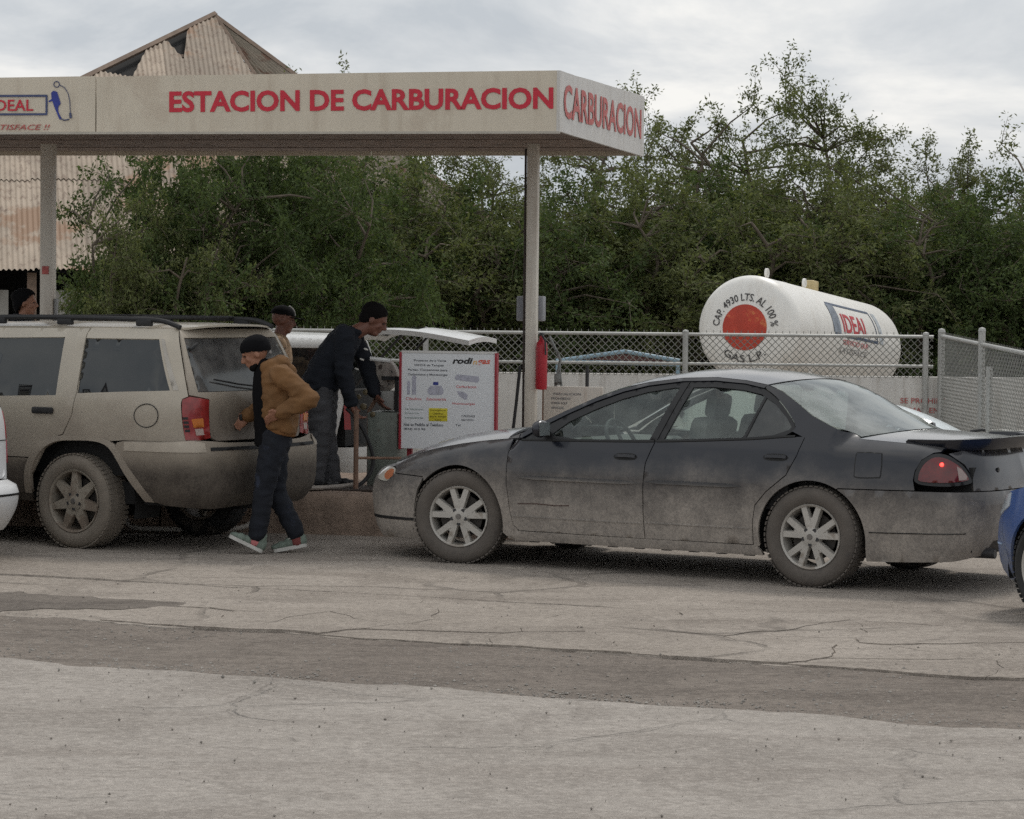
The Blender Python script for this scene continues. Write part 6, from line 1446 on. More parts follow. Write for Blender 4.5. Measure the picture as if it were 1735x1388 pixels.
    MB().box(((xr + xf) / 2, 0, 0.3), (xf - xr - 0.7, w * 1.5, 0.16)).build('chassis', M_WELL, root)
    wells(root, (0, wb), ar * 1.05, w * 0.55, w * 0.93, rt)
    for x in (0, wb):
        for sg in (1, -1): wheel(root, (x, sg * (w - 0.13), rt), rt, 0.2, rt * p.get('rim', 0.66), wheel_style, m_rim or M_ALLOY, sg, p.get('steer', 0) if x else 0, M_TYRE_DK)
    for y in (0.36, -0.36): seat(root, hx - 0.95, y, M_PLASTIC, base=p['belt'] - 0.55)
    return c, side, gh, two

# white minivan, only its rear corner enters the picture at the left
van = thing('minivan', 'white minivan cut off by the left picture edge', 'car', (-4.765, 20.344, 0), ROT)
M_VAN = mat('white_van_paint', srgb(224, 225, 226), 0.3, var=0.02, dirt=(srgb(180, 172, 160), 0.22, 0.5, 0.4), coat=0.5)
M_VANGL = glass('van_glass', (0.10, 0.11, 0.12), 0.05, 0.05, opaque=0.5)
vp = dict(xr=-1.06, xf=3.75, wb=2.9, w=0.95, belt=1.06, roof=1.74, rt=0.335, hood=2.85, hz=1.0, front_top=1.75, rear_top=-0.62, back_b=-0.86, tum=0.22, bump_z=0.56, pillars=[(2.75, 1.80), (1.65, 1.50), (0.55, 0.50), (-0.78, -0.62)],
    ixf=[(0.2, 0.06), (0.5, 0.0), (0.9, 0.12), (1.1, 0.2)], ixr=[(0.2, 0.10), (0.32, 0.02), (0.42, -0.02), (0.52, 0.0), (0.555, 0.12), (0.60, 0.13), (1.06, 0.15), (1.40, 0.24), (1.75, 0.42)], bump_off=0.0)
vc, vside, vgh, vtwo = plain_car(van, vp, M_VAN, M_VANGL)
ub = vc.plan[0][0]
hatch = vc.panel('tailgate', [(-0.90, 1.72), (-0.99, 1.40), (-1.06, 1.06), (-1.09, 0.70), (-1.12, 0.60), (-1.20, 0.567), (ub, 0.565), (ub, 1.10), (-1.22, 1.10), (-1.13, 1.40), (-1.02, 1.64), (ub, 1.66), (ub, 1.72)], M_VAN, join=True)
vc.panel('rear_glass', [(-1.225, 1.105), (-1.135, 1.40), (-1.03, 1.635), (ub, 1.655), (ub, 1.105)], M_VANGL, join=True, off=-0.006, depth=0, parent=hatch)
vc.panel('crease', [(-1.07, 0.835), (-1.07, 0.842), (ub, 0.842), (ub, 0.835)], M_GASKET, join=True, off=0.002, depth=0.002, parent=hatch)
vc.panel('belt_crease', [(-1.07, 1.075), (-1.07, 1.081), (ub, 1.081), (ub, 1.075)], M_GASKET, join=True, off=0.002, depth=0.002, parent=hatch)
vtwo('rear_corner', [(-0.84, 0.562), (-0.84, 1.062), (-0.875, 1.068), (-0.80, 1.40), (-0.66, 1.70), (-0.885, 1.72), (-0.975, 1.40), (-1.045, 1.06), (-1.075, 0.70), (-1.105, 0.60), (-1.18, 0.562)], M_VAN)
vtwo('tail_light', [(-0.86, 1.04), (-0.975, 1.04), (-1.0, 0.845), (-0.87, 0.845)], mat('van_red_lens', srgb(168, 30, 44), 0.25, coat=0.6), off=0.012, depth=0.02); vtwo('tail_light', [(-0.87, 0.835), (-1.0, 0.835), (-1.01, 0.67), (-0.90, 0.67)], mat('van_dark_lens', srgb(138, 30, 48), 0.25, coat=0.6), off=0.012, depth=0.02)
vc.panel('bumper_groove', [(-0.60, 0.455), (-0.60, 0.470), (ub, 0.470), (ub, 0.455)], M_GASKET, join=True, off=0.003, depth=0.002)
bd = MB(); pb = vc.S(-1.33, 0.765, 0.004); pb = Vector((pb.x, -pb.y, pb.z)); bd.ellipsoid(pb, (0.006, 0.055, 0.026), None, 16, 8); bd.build('badge', mat('blue_badge', srgb(54, 62, 128), 0.3), hatch)

# blue car nosing in at the right edge
blue = thing('hatchback', 'bright blue car nose and wheel cut by the right picture edge', 'car', (0, 0, 0), 0)
TB_ = R(57); hb = Vector((-math.cos(TB_), math.sin(TB_), 0)); lb = Vector((-math.sin(TB_), -math.cos(TB_), 0))
M_BLUEP = mat('blue_car_paint', srgb(44, 78, 138), 0.35, var=0.06, dirt=(srgb(128, 130, 134), 0.2, 0.75, 0.75), coat=0.5)
bp_ = dict(xr=-0.72, xf=3.14, wb=2.46, w=0.84, belt=0.92, roof=1.42, rt=0.31, hood=2.30, hz=0.80, front_top=1.45, rear_top=-0.25, back_b=-0.55, bump_z=0.54, rim=0.74, pillars=[(2.15, 1.50), (1.15, 1.08), (0.25, 0.22), (-0.42, -0.28)], steer=R(0),
    ixf=[(0.15, 0.10), (0.3, 0.02), (0.45, 0.0), (0.58, 0.03), (0.75, 0.14), (0.95, 0.25)], ixr=[(0.2, 0.08), (0.4, 0.0), (0.6, 0.02), (0.92, 0.08), (1.4, 0.30)])
fwheel = Vector((3.30, 17.35, 0)); borg = fwheel - hb * bp_['wb'] - lb * (bp_['w'] - 0.13)
blue.location = borg; blue.rotation_euler = (0, 0, math.atan2(hb.y, hb.x))
bc, bs, bg, btwo = plain_car(blue, bp_, M_BLUEP, M_VANGL, 'five')
btwo('headlight', [(2.86, 0.66), (2.90, 0.74), (3.10, 0.70), (3.22, 0.62), (3.05, 0.58)], mat('blue_car_lens', srgb(190, 196, 200), 0.15, coat=1.0), off=0.006, depth=0.01)
bc.panel('bumper_seam', [(2.93, 0.415), (2.93, 0.425), (bc.plan[-1][0], 0.43), (bc.plan[-1][0], 0.42)], mat('pale_seam', srgb(150, 170, 196), 0.5), join=True, off=0.003, depth=0.002)
bc.panel('tail_panel', [(-0.52, 0.545), (-0.55, 0.92), (-0.25, 1.40), (bc.plan[0][0], 1.42), (bc.plan[0][0], 0.545)], M_BLUEP, join=True)

# white wagon on the far side of the island with its hatch raised
wag = thing('wagon', 'white wagon behind the island with its rear hatch raised', 'car', stpt(-3.35, 4.62), ST + math.pi)
wp = dict(xr=-0.80, xf=3.3, wb=2.55, w=0.84, belt=0.90, roof=1.50, rt=0.31, hood=2.35, hz=0.86, front_top=1.55, rear_top=-0.62, back_b=-0.72, bump_z=0.5, pillars=[(2.2, 1.6), (1.2, 1.15), (0.30, 0.28), (-0.62, -0.60)],
    ixf=[(0.15, 0.10), (0.3, 0.02), (0.45, 0.0), (0.58, 0.03), (0.75, 0.14), (0.95, 0.25)], ixr=[(0.2, 0.06), (0.4, 0.0), (0.9, 0.05), (1.5, 0.2)])
M_WAG = mat('white_wagon_paint', srgb(216, 217, 215), 0.35, var=0.03, dirt=(srgb(170, 160, 148), 0.25, 0.6, 0.5), coat=0.4)
wc, wsd, wg_, wtwo = plain_car(wag, wp, M_WAG, M_VANGL)
MB().box((-0.05, 0, 0.75), (1.1, 1.3, 0.5)).build('cargo_tub', M_WELL, wag)
wtwo('tail_light', [(-0.72, 0.66), (-0.72, 0.88), (-0.80, 0.88), (-0.81, 0.66)], mat('wagon_lens', srgb(150, 36, 34), 0.3), off=0.008, depth=0.01)
hat = bpy.data.objects.new('hatch', None); COL.objects.link(hat); hat.parent = wag
prof = [(-0.66, 1.49), (-0.76, 1.545), (-0.95, 1.575), (-1.22, 1.565), (-1.48, 1.53), (-1.74, 1.485)]
K = 12; vs = []; pp = catmull([(a, 0, b) for a, b in prof], 4)
def hsurf(i, k, dz):
    p = pp[i]; s_ = -1 + 2 * k / K; wdt = 0.54 + 0.05 * min(1, i / 10); return (p.x, s_ * wdt, p.z + 0.025 * (1 - s_ * s_) + dz)
n = len(pp); glr = range(3, 12)
mb = MB(); vs = [hsurf(i, k, d) for d in (0, -0.045) for i in range(n) for k in range(K + 1)]; N1 = n * (K + 1); fs = []
isg = lambda i, k: (i in glr and 1 < k < K - 2)
for i in range(n - 1):
    for k in range(K):
        if isg(i, k) or (i in glr and k in (1, K - 2) and False): continue
        a = i * (K + 1) + k; fs += [(a, a + 1, a + K + 2, a + K + 1), (N1 + a, N1 + a + K + 1, N1 + a + K + 2, N1 + a + 1)]
for i in range(n - 1):
    for k in (0, K): a = i * (K + 1) + k; fs.append((a, a + K + 1, N1 + a + K + 1, N1 + a))
for k in range(K):
    for i in (0, n - 1): a = i * (K + 1) + k; fs.append((a, a + 1, N1 + a + 1, N1 + a))
mb.add(vs, fs); mb.build('frame', M_WAG, hat, 40)
gv = []; gi = list(glr) + [12]
mb = MB(); gv = [hsurf(i, k, -0.012) for i in gi for k in range(2, K - 1)]; kk = K - 3
mb.add(gv, [(i * kk + k, i * kk + k + 1, (i + 1) * kk + k + 1, (i + 1) * kk + k) for i in range(len(gi) - 1) for k in range(kk - 1)]); mb.build('rear_glass', M_VANGL, hat, 40)
for sg in (1, -1): MB().tube([(-0.66, sg * 0.56, 1.05), (-1.12, sg * 0.56, 1.545)], 0.012, 8).build('gas_strut', M_DARK, hat)
MB().box((-1.15, 0, 1.555), (0.25, 0.7, 0.02)).build('inner_trim', M_BLACK, hat)
# ------------------------------------------------------------------ people
class Blob(MB):
    """pile of capsules and ellipsoids that is melted into one skin"""
    def cap(s, p0, r0, p1, r1, n=14):
        p0, p1 = Vector(p0), Vector(p1); d = (p1 - p0); L = d.length
        if L < 1e-5: return s.ellipsoid(p0, (r0,) * 3)
        t = d / L; prof = []
        for k in range(5): a = math.pi / 2 * k / 4; prof.append((-r0 * math.cos(a), r0 * math.sin(a)))
        for k in range(5): a = math.pi / 2 * k / 4; prof.append((L + r1 * math.sin(a), r1 * math.cos(a)))
        path = [p0 + t * h for h, r in prof]; rs = [max(r, 1e-4) for h, r in prof]
        a = Vector((0, 0, 1)) if abs(t.z) < 0.9 else Vector((1, 0, 0)); e1 = t.cross(a).normalized(); e2 = t.cross(e1); vs = []
        for p, r in zip(path, rs): vs += [p + (e1 * math.cos(q) + e2 * math.sin(q)) * r for q in (2 * math.pi * j / n for j in range(n))]
        K = len(path); return s.add(vs, [(i * n + j, i * n + (j + 1) % n, (i + 1) * n + (j + 1) % n, (i + 1) * n + j) for i in range(K - 1) for j in range(n)] + [tuple(range(n - 1, -1, -1)), tuple((K - 1) * n + j for j in range(n))])
    def rings(s, rows, n=20, pw=2.3):
        """rows of (centre, rx, ry, pitch): elliptical sections, rx forward, ry sideways"""
        vs = []
        for c, rx, ry, pitch in rows:
            M_ = Matrix.Rotation(pitch, 3, 'Y')
            for j in range(n):
                q = 2 * math.pi * j / n; ca, sa = math.cos(q), math.sin(q)
                v = Vector((rx * math.copysign(abs(ca) ** (2 / pw), ca), ry * math.copysign(abs(sa) ** (2 / pw), sa), 0)); vs.append(Vector(c) + M_ @ v)
        K = len(rows); return s.add(vs, [(i * n + j, i * n + (j + 1) % n, (i + 1) * n + (j + 1) % n, (i + 1) * n + j) for i in range(K - 1) for j in range(n)] + [tuple(range(n - 1, -1, -1)), tuple((K - 1) * n + j for j in range(n))])
    def melt(s, name, m, parent, voxel=0.012, wrinkle=0.0, wscale=12.0, stretch=(1, 1, 1), relax=4, trim=None, seed=0.0):
        me = bpy.data.meshes.new('tmp'); me.from_pydata(s.v, [], s.f); me.update()
        bm = bmesh.new(); bm.from_mesh(me); bmesh.ops.recalc_face_normals(bm, faces=bm.faces); bm.to_mesh(me); bm.free()
        tmp = bpy.data.objects.new('tmp', me); COL.objects.link(tmp)
        md = tmp.modifiers.new('r', 'REMESH'); md.mode = 'VOXEL'; md.voxel_size = voxel
        if relax: sm = tmp.modifiers.new('s', 'SMOOTH'); sm.iterations = relax; sm.factor = 0.5
        dg = bpy.context.evaluated_depsgraph_get(); dg.update(); out = bpy.data.meshes.new_from_object(tmp.evaluated_get(dg)); bpy.data.objects.remove(tmp)
        if wrinkle:
            n = len(out.vertices); co = np.empty(n * 3); no = np.empty(n * 3); out.vertices.foreach_get('co', co); out.vertex_normals.foreach_get('vector', no)
            co = co.reshape(-1, 3); no = no.reshape(-1, 3)
            for i in range(n):
                p = Vector((co[i][0] * stretch[0], co[i][1] * stretch[1], co[i][2] * stretch[2]))
                a = noise.noise(p * wscale + Vector((seed, 0, 0))); b = noise.noise(p * wscale * 2.3 + Vector((0, seed, 3)))
                co[i] += no[i] * wrinkle * ((1 - 2 * abs(a)) * 0.8 + 0.4 * b)
            out.vertices.foreach_set('co', co.ravel()); out.update()
        if trim is not None:
            bm = bmesh.new(); bm.from_mesh(out); bmesh.ops.delete(bm, geom=[v for v in bm.verts if trim(v.co)], context='VERTS'); bm.to_mesh(out); bm.free()
        out.name = name; out.polygons.foreach_set('use_smooth', [True] * len(out.polygons)); out.materials.clear(); out.materials.append(m)
        return link(name, out, None, parent)

M_SKIN = mat('skin_tan', srgb(150, 106, 84), 0.55, var=0.08, scale=20)
M_SKIN2 = mat('skin_brown', srgb(112, 74, 60), 0.55, var=0.08, scale=20)
M_HAIR = mat('black_hair', (0.006, 0.005, 0.005), 0.85, bump=(90, 0.8, 0.006), spec=0.12)
M_KNIT = mat('black_knit', (0.006, 0.006, 0.007), 0.95, bump=(120, 0.6, 0.004), spec=0.15)
M_DUCK = mat('tan_canvas', srgb(114, 81, 47), 0.85, var=0.16, scale=9, bump=(70, 0.3, 0.003), streak=(srgb(118, 80, 44), 0.35))
M_DUCKD = mat('tan_canvas_rib', srgb(120, 82, 46), 0.9, var=0.1)
M_JEAN = mat('dark_denim', srgb(20, 24, 33), 0.9, var=0.25, scale=7, bump=(120, 0.3, 0.002), rust=(srgb(44, 50, 66), 0.58, 6))
M_JEAN2 = mat('grey_denim', srgb(68, 68, 71), 0.9, var=0.18, scale=7, bump=(120, 0.3, 0.002))
M_HOOD = mat('charcoal_fleece', srgb(33, 36, 42), 0.95, var=0.15, scale=9, spec=0.2)
M_CAMO = mat('camo_jacket', srgb(158, 132, 104), 0.85, var=0.2, scale=9, rust=(srgb(92, 74, 60), 0.52, 13))
M_SOLE = mat('white_sole', srgb(196, 194, 188), 0.6, var=0.08)
M_SHOE = mat('grey_green_suede', srgb(112, 124, 114), 0.8, var=0.2, scale=22); M_SHOED = mat('black_shoe', (0.015, 0.015, 0.016), 0.6)
M_EYE = mat('dark_eye', (0.012, 0.010, 0.010), 0.3)
def hand(b, wrist, d, curl, side, s=1.0):
    """palm and five bent fingers; d = pointing direction, curl = direction the fingers bend to, side = thumb direction"""
    w, d, c, sd = Vector(wrist), Vector(d).normalized(), Vector(curl).normalized(), Vector(side).normalized()
    for k in range(4): b.cap(w + sd * (0.028 - 0.018 * k) * s, 0.017 * s, w + d * 0.08 * s + sd * (0.030 - 0.020 * k) * s, 0.013 * s)
    for k, L in enumerate((0.85, 0.98, 0.93, 0.74)):
        p = w + d * 0.082 * s + sd * (0.030 - 0.020 * k) * s; q = p + (d * 0.8 + c * 0.6).normalized() * 0.038 * L * s; r = q + (d * 0.25 + c).normalized() * 0.030 * L * s; t = r + (c - d * 0.4).normalized() * 0.022 * L * s
        b.cap(p, 0.0095 * s, q, 0.009 * s); b.cap(q, 0.009 * s, r, 0.0085 * s); b.cap(r, 0.0085 * s, t, 0.0075 * s)
    p = w + sd * 0.034 * s + d * 0.02 * s; q = p + (sd + d * 0.8).normalized() * 0.038 * s; r = q + (d + c * 0.6 + sd * 0.2).normalized() * 0.03 * s
    b.cap(p, 0.013 * s, q, 0.0105 * s); b.cap(q, 0.0105 * s, r, 0.009 * s)
def head(b, c, pitch, yaw=0.0, s=1.0):
    """face features are lumps melted into the body; returns the head's matrix"""
    M_ = Matrix.Translation(Vector(c)) @ Matrix.Rotation(yaw, 4, 'Z') @ Matrix.Rotation(pitch, 4, 'Y') @ Matrix.Scale(s, 4); q = M_.to_3x3(); P = lambda x, y, z: M_ @ Vector((x, y, z))
    b.ellipsoid(P(-0.012, 0, 0.03), (0.098 * s, 0.076 * s, 0.092 * s), q.normalized(), 20, 14); b.ellipsoid(P(0.022, 0, -0.035), (0.068 * s, 0.058 * s, 0.085 * s), q.normalized(), 20, 14)
    b.cap(P(0.055, 0.022, -0.085), 0.026 * s, P(0.055, -0.022, -0.085), 0.026 * s)              # chin
    b.cap(P(0.082, 0, 0.022), 0.010 * s, P(0.107, 0, -0.022), 0.0145 * s); b.ellipsoid(P(0.100, 0, -0.026), (0.014 * s, 0.019 * s, 0.010 * s), q.normalized(), 10, 8)   # nose
    b.cap(P(0.080, 0.034, 0.030), 0.012 * s, P(0.080, -0.034, 0.030), 0.012 * s)                # brow
    b.cap(P(0.082, 0.020, -0.055), 0.010 * s, P(0.082, -0.020, -0.055), 0.010 * s)              # lips
    b.cap(P(0.062, 0.042, -0.012), 0.018 * s, P(0.050, 0.045, -0.03), 0.016 * s); b.cap(P(0.062, -0.042, -0.012), 0.018 * s, P(0.050, -0.045, -0.03), 0.016 * s)   # cheeks
    for sg in (1, -1): b.ellipsoid(P(-0.012, sg * 0.078, -0.005), (0.020 * s, 0.009 * s, 0.032 * s), q.normalized(), 10, 8)   # ears
    return M_
def eyes(parent, M_):
    q = M_.to_3x3().normalized()
    for sg in (1, -1): MB().ellipsoid(M_ @ Vector((0.079, sg * 0.031, 0.012)), (0.008, 0.013, 0.006), q, 10, 6).build('eye', M_EYE, parent)
def shoe(parent, ankle, toe, m_up, m_sole, heel=None, s=1.0):
    """ankle = ankle joint, toe = tip of the sole; the sole lies on the line heel-toe"""
    a, t = Vector(ankle), Vector(toe); h = Vector(heel); d = (t - h).normalized(); up = (a - h - d * (a - h).dot(d)).normalized(); sd = up.cross(d)
    L = (t - h).length; M_ = Matrix(((d.x, sd.x, up.x, h.x), (d.y, sd.y, up.y, h.y), (d.z, sd.z, up.z, h.z), (0, 0, 0, 1)))
    b = Blob(); rows = [(0.02, 0.032, 0.05, 0.05), (0.07, 0.036, 0.052, 0.065), (0.13, 0.038, 0.045, 0.06), (0.19, 0.044, 0.032, 0.04), (0.235, 0.042, 0.024, 0.028), (L - 0.018, 0.026, 0.016, 0.02)]
    for x, w, hh, _ in rows: b.ellipsoid(M_ @ Vector((x, 0, 0.022 + hh * 0.6)), (w * 0.9, w, hh), M_.to_3x3(), 14, 10)
    b.cap(M_ @ Vector((0.05, 0, 0.05)), 0.038, M_ @ Vector((0.055, 0, 0.115)), 0.040)
    o = b.melt('shoe', m_up, parent, 0.009, relax=3, trim=None)
    sb = MB(); out = [(0.0, 0.0), (0.01, 0.024), (0.05, 0.034), (0.12, 0.034), (0.20, 0.046), (0.25, 0.040), (L, 0.0)]; poly = [(x, w) for x, w in out] + [(x, -w) for x, w in reversed(out[1:-1])]
    poly = densify(smooth_poly(poly + [poly[0]], 3)[:-1], 0.02); sb.prism(poly, 0.0, 0.026, lambda x, y, z: M_ @ Vector((x, y, z))); sb.build('sole', m_sole, o, 40)
    MB().box(M_ @ Vector((0.115, 0, 0.085)), (0.07, 0.05, 0.012), M_.to_3x3() @ Matrix.Rotation(R(28), 3, 'Y'), bev=0.004).build('laces', m_sole, o)
    return o

# --- man in the tan jacket walking past the front of the sedan (local x forward)
man = thing('person', 'walking person in tan work jacket, black knit cap and dark jeans', 'person', (-1.737, 21.15, 0), R(180 + 4))
sh_l, sh_r = Vector((-0.045, 0.185, 1.335)), Vector((0.03, -0.185, 1.345)); el_l, el_r = Vector((-0.255, 0.27, 1.165)), Vector((0.02, -0.29, 1.10)); wr_l, wr_r = Vector((-0.055, 0.235, 1.065)), Vector((0.20, -0.22, 1.02))
hp_l, hp_r = Vector((0.0, 0.085, 0.845)), Vector((-0.01, -0.085, 0.845)); kn_l, kn_r = Vector((0.075, 0.085, 0.475)), Vector((-0.01, -0.085, 0.45)); an_l, an_r = Vector((0.125, 0.08, 0.115)), Vector((-0.175, -0.075, 0.13))
b = Blob(); HM = head(b, (0.150, 0.01, 1.485), R(22), R(3))
b.cap((0.045, 0, 1.34), 0.062, (0.115, 0, 1.42), 0.055); b.rings([((0.0, 0, 0.84), 0.10, 0.15, 0), ((0.0, 0, 1.0), 0.10, 0.145, 0.05), ((0.005, 0, 1.2), 0.115, 0.165, 0.1), ((0.02, 0, 1.35), 0.09, 0.15, 0.2)])
for a, e, w in ((sh_l, el_l, wr_l), (sh_r, el_r, wr_r)): b.cap(a, 0.052, e, 0.040); b.cap(e, 0.040, w, 0.028)
for a, k, n in ((hp_l, kn_l, an_l), (hp_r, kn_r, an_r)): b.cap(a, 0.08, k, 0.052); b.cap(k, 0.052, n, 0.036)
hand(b, wr_l + Vector((0.012, 0, -0.012)), (0.85, -0.1, -0.35), (0.2, -0.7, -0.6), (0.3, 0.5, 0.6), 0.95); hand(b, wr_r + Vector((0.01, 0, -0.01)), (0.6, 0.3, -0.6), (0.1, 0.8, -0.3), (0.5, 0, 0.6), 0.95)
body = b.melt('body', M_SKIN, man, 0.0085, relax=2); eyes(man, HM); man.scale = (0.98, 0.98, 0.98)
b = Blob(); b.rings([((0.035, 0, 0.80), 0.112, 0.16, 0), ((0.04, 0, 1.0), 0.114, 0.155, 0.05), ((0.05, 0, 1.2), 0.118, 0.14, 0.12), ((0.065, 0, 1.34), 0.10, 0.12, 0.2), ((0.085, 0, 1.40), 0.07, 0.085, 0.3)]); b.cap((0.07, 0, 1.38), 0.070, (0.10, 0, 1.41), 0.062); b.melt('undershirt', M_KNIT, man, 0.014, 0.004, 10)
b = Blob(); b.rings([((-0.03, 0, 0.925), 0.135, 0.195, R(-12)), ((-0.03, 0, 0.97), 0.142, 0.198, R(-10)), ((-0.035, 0, 1.10), 0.140, 0.202, R(-2)), ((-0.03, 0, 1.24), 0.138, 0.204, 0.1), ((-0.01, 0, 1.34), 0.125, 0.19, 0.2), ((0.015, 0, 1.395), 0.09, 0.125, 0.3)], pw=2.5)
for a, e, w in ((sh_l, el_l, wr_l), (sh_r, el_r, wr_r)):
    b.cap(a, 0.080, a.lerp(e, 0.5), 0.072); b.cap(a.lerp(e, 0.5), 0.074, e, 0.068); b.cap(e, 0.068, e.lerp(w, 0.55), 0.062); b.cap(e.lerp(w, 0.55), 0.060, w, 0.048)
b.cap((-0.03, 0.05, 1.425), 0.050, (0.075, 0.085, 1.385), 0.036); b.cap((-0.03, -0.05, 1.425), 0.050, (0.075, -0.085, 1.385), 0.036); b.cap((-0.05, 0.05, 1.415), 0.058, (-0.05, -0.05, 1.415), 0.058); b.cap((-0.10, 0.06, 1.36), 0.05, (-0.10, -0.06, 1.36), 0.05)
jk = b.melt('jacket', M_DUCK, man, 0.011, 0.017, 8.5, (1, 1, 1.6), relax=3, seed=3.0)
b = Blob(); b.rings([((-0.033, 0, 0.895), 0.128, 0.186, R(-12)), ((-0.03, 0, 0.945), 0.132, 0.192, R(-11))]); b.melt('waistband', M_DUCKD, jk, 0.012, 0.003, 30, relax=2)
for w, e in ((wr_l, el_l), (wr_r, el_r)): d_ = (w - e).normalized(); bb = Blob(); bb.cap(w - d_ * 0.005, 0.046, w + d_ * 0.022, 0.042); bb.melt('cuff', M_DUCKD, jk, 0.010, relax=2)
MB().tube([JK for JK in [Vector((0.118, 0.06, 1.36)), Vector((0.128, 0.095, 1.2)), Vector((0.118, 0.10, 1.05)), Vector((0.095, 0.10, 0.93))]], 0.006, 6).build('zip', M_DARK, jk)
b = Blob(); b.rings([((0.0, 0, 0.80), 0.125, 0.172, 0), ((0.0, 0, 0.93), 0.125, 0.172, 0)])
for a, k, n, bt in ((hp_l, kn_l, an_l, 0.062), (hp_r, kn_r, an_r, 0.062)):
    b.cap(a, 0.105, a.lerp(k, 0.5), 0.088); b.cap(a.lerp(k, 0.5), 0.088, k, 0.072); b.cap(k, 0.072, k.lerp(n, 0.45), 0.070); b.cap(k.lerp(n, 0.45), 0.070, n + (k - n).normalized() * 0.03, bt)
b.melt('jeans', M_JEAN, man, 0.011, 0.012, 9, (1, 1, 1.6), relax=3, seed=9.0)
so = Blob(); so.cap((0.13, 0.08, 0.17), 0.048, (0.137, 0.08, 0.09), 0.046); so.melt('sock', mat('pink_sock', srgb(196, 120, 120), 0.9), man, 0.010); so = Blob(); so.cap((-0.165, -0.075, 0.18), 0.046, (-0.175, -0.075, 0.08), 0.045); so.melt('sock', mat('maroon_sock', srgb(128, 70, 66), 0.9), man, 0.010)
shoe(man, (0.135, 0.08, 0.12), (0.335, 0.085, 0.125), M_SHOE, M_SOLE, (0.085, 0.08, 0.004)); shoe(man, (-0.175, -0.075, 0.13), (-0.02, -0.085, 0.002), M_SHOE, M_SOLE, (-0.25, -0.075, 0.045))
cb = Blob(); q = HM.to_3x3().normalized(); cb.ellipsoid(HM @ Vector((-0.02, 0, 0.055)), (0.114, 0.092, 0.088), q, 20, 14); cb.ellipsoid(HM @ Vector((-0.045, 0, 0.03)), (0.092, 0.089, 0.085), q, 20, 14)
cb.melt('knit_cap', M_KNIT, man, 0.008, 0.002, 30, relax=2, trim=lambda v: (HM.inverted() @ v).z < 0.022 - 0.30 * (HM.inverted() @ v).x * -0.6 and (HM.inverted() @ v).x > -0.2 and (HM.inverted() @ v).z < 0.02 + 0.32 * (HM.inverted() @ v).x)
bd_ = Blob(); bd_.cap(HM @ Vector((0.050, 0.03, -0.088)), 0.030, HM @ Vector((0.050, -0.03, -0.088)), 0.030); bd_.cap(HM @ Vector((0.025, 0.050, -0.075)), 0.016, HM @ Vector((0.045, 0.042, -0.09)), 0.020); bd_.cap(HM @ Vector((0.025, -0.050, -0.075)), 0.016, HM @ Vector((0.045, -0.042, -0.09)), 0.020); bd_.melt('beard', M_HAIR, man, 0.008, relax=2)
MB().box(HM @ Vector((-0.112, 0, -0.02)), (0.02, 0.06, 0.035), q, bev=0.006).build('cap_tag', mat('grey_tag', srgb(150, 148, 146), 0.6), man)

# --- man in dark hooded top leaning over towards the raised hatch, standing on the island
lx, ly, _ = stpt(-2.16, 1.05)
man2 = thing('person', 'person in dark hooded sweatshirt leaning over beside the gas pump', 'person', (lx, ly, 0.322), ST + R(14)); man2.scale = (1.06, 1.06, 1.03)
sh_l, sh_r = Vector((0.235, 0.18, 1.205)), Vector((0.185, -0.185, 1.205)); el_l, el_r = Vector((0.35, 0.21, 0.95)), Vector((0.18, -0.225, 0.92)); wr_l, wr_r = Vector((0.41, 0.12, 0.75)), Vector((0.24, -0.195, 0.68))
hp_l, hp_r = Vector((0.02, 0.09, 0.80)), Vector((0.01, -0.09, 0.80)); kn_l, kn_r = Vector((0.03, 0.10, 0.44)), Vector((0.0, -0.11, 0.44)); an_l, an_r = Vector((0.07, 0.10, 0.085)), Vector((-0.05, -0.12, 0.085))
b = Blob(); HM = head(b, (0.405, 0.02, 1.325), R(28), R(-6)); b.cap((0.255, 0, 1.225), 0.062, (0.36, 0.01, 1.285), 0.056)
b.rings([((0.0, 0, 0.80), 0.10, 0.15, 0), ((0.05, 0, 0.95), 0.10, 0.145, R(20)), ((0.14, 0, 1.10), 0.110, 0.16, R(34)), ((0.225, 0, 1.21), 0.085, 0.135, R(44))])
for a, e, w in ((sh_l, el_l, wr_l), (sh_r, el_r, wr_r)): b.cap(a, 0.052, e, 0.040); b.cap(e, 0.040, w, 0.028)
for a, k, n in ((hp_l, kn_l, an_l), (hp_r, kn_r, an_r)): b.cap(a, 0.08, k, 0.052); b.cap(k, 0.052, n, 0.036)
hand(b, wr_r + Vector((0.008, 0, -0.015)), (0.35, 0.15, -0.9), (0.9, 0.3, 0), (0.3, 0.9, 0.1)); hand(b, wr_l + Vector((0.008, 0, -0.015)), (0.5, -0.1, -0.8), (0.8, 0, -0.4), (0.3, -0.9, 0.1))
b.melt('body', M_SKIN2, man2, 0.0085, relax=2); eyes(man2, HM)
b = Blob(); b.rings([((-0.005, 0, 0.77), 0.135, 0.19, R(4)), ((0.0, 0, 0.84), 0.145, 0.20, R(6)), ((0.05, 0, 0.96), 0.130, 0.185, R(20)), ((0.125, 0, 1.085), 0.130, 0.190, R(31)), ((0.19, 0, 1.175), 0.115, 0.18, R(40)), ((0.245, 0, 1.23), 0.08, 0.115, R(45))], pw=2.5)
for a, e, w in ((sh_l, el_l, wr_l), (sh_r, el_r, wr_r)): b.cap(a, 0.078, a.lerp(e, 0.5), 0.070); b.cap(a.lerp(e, 0.5), 0.070, e, 0.062); b.cap(e, 0.062, w, 0.046)
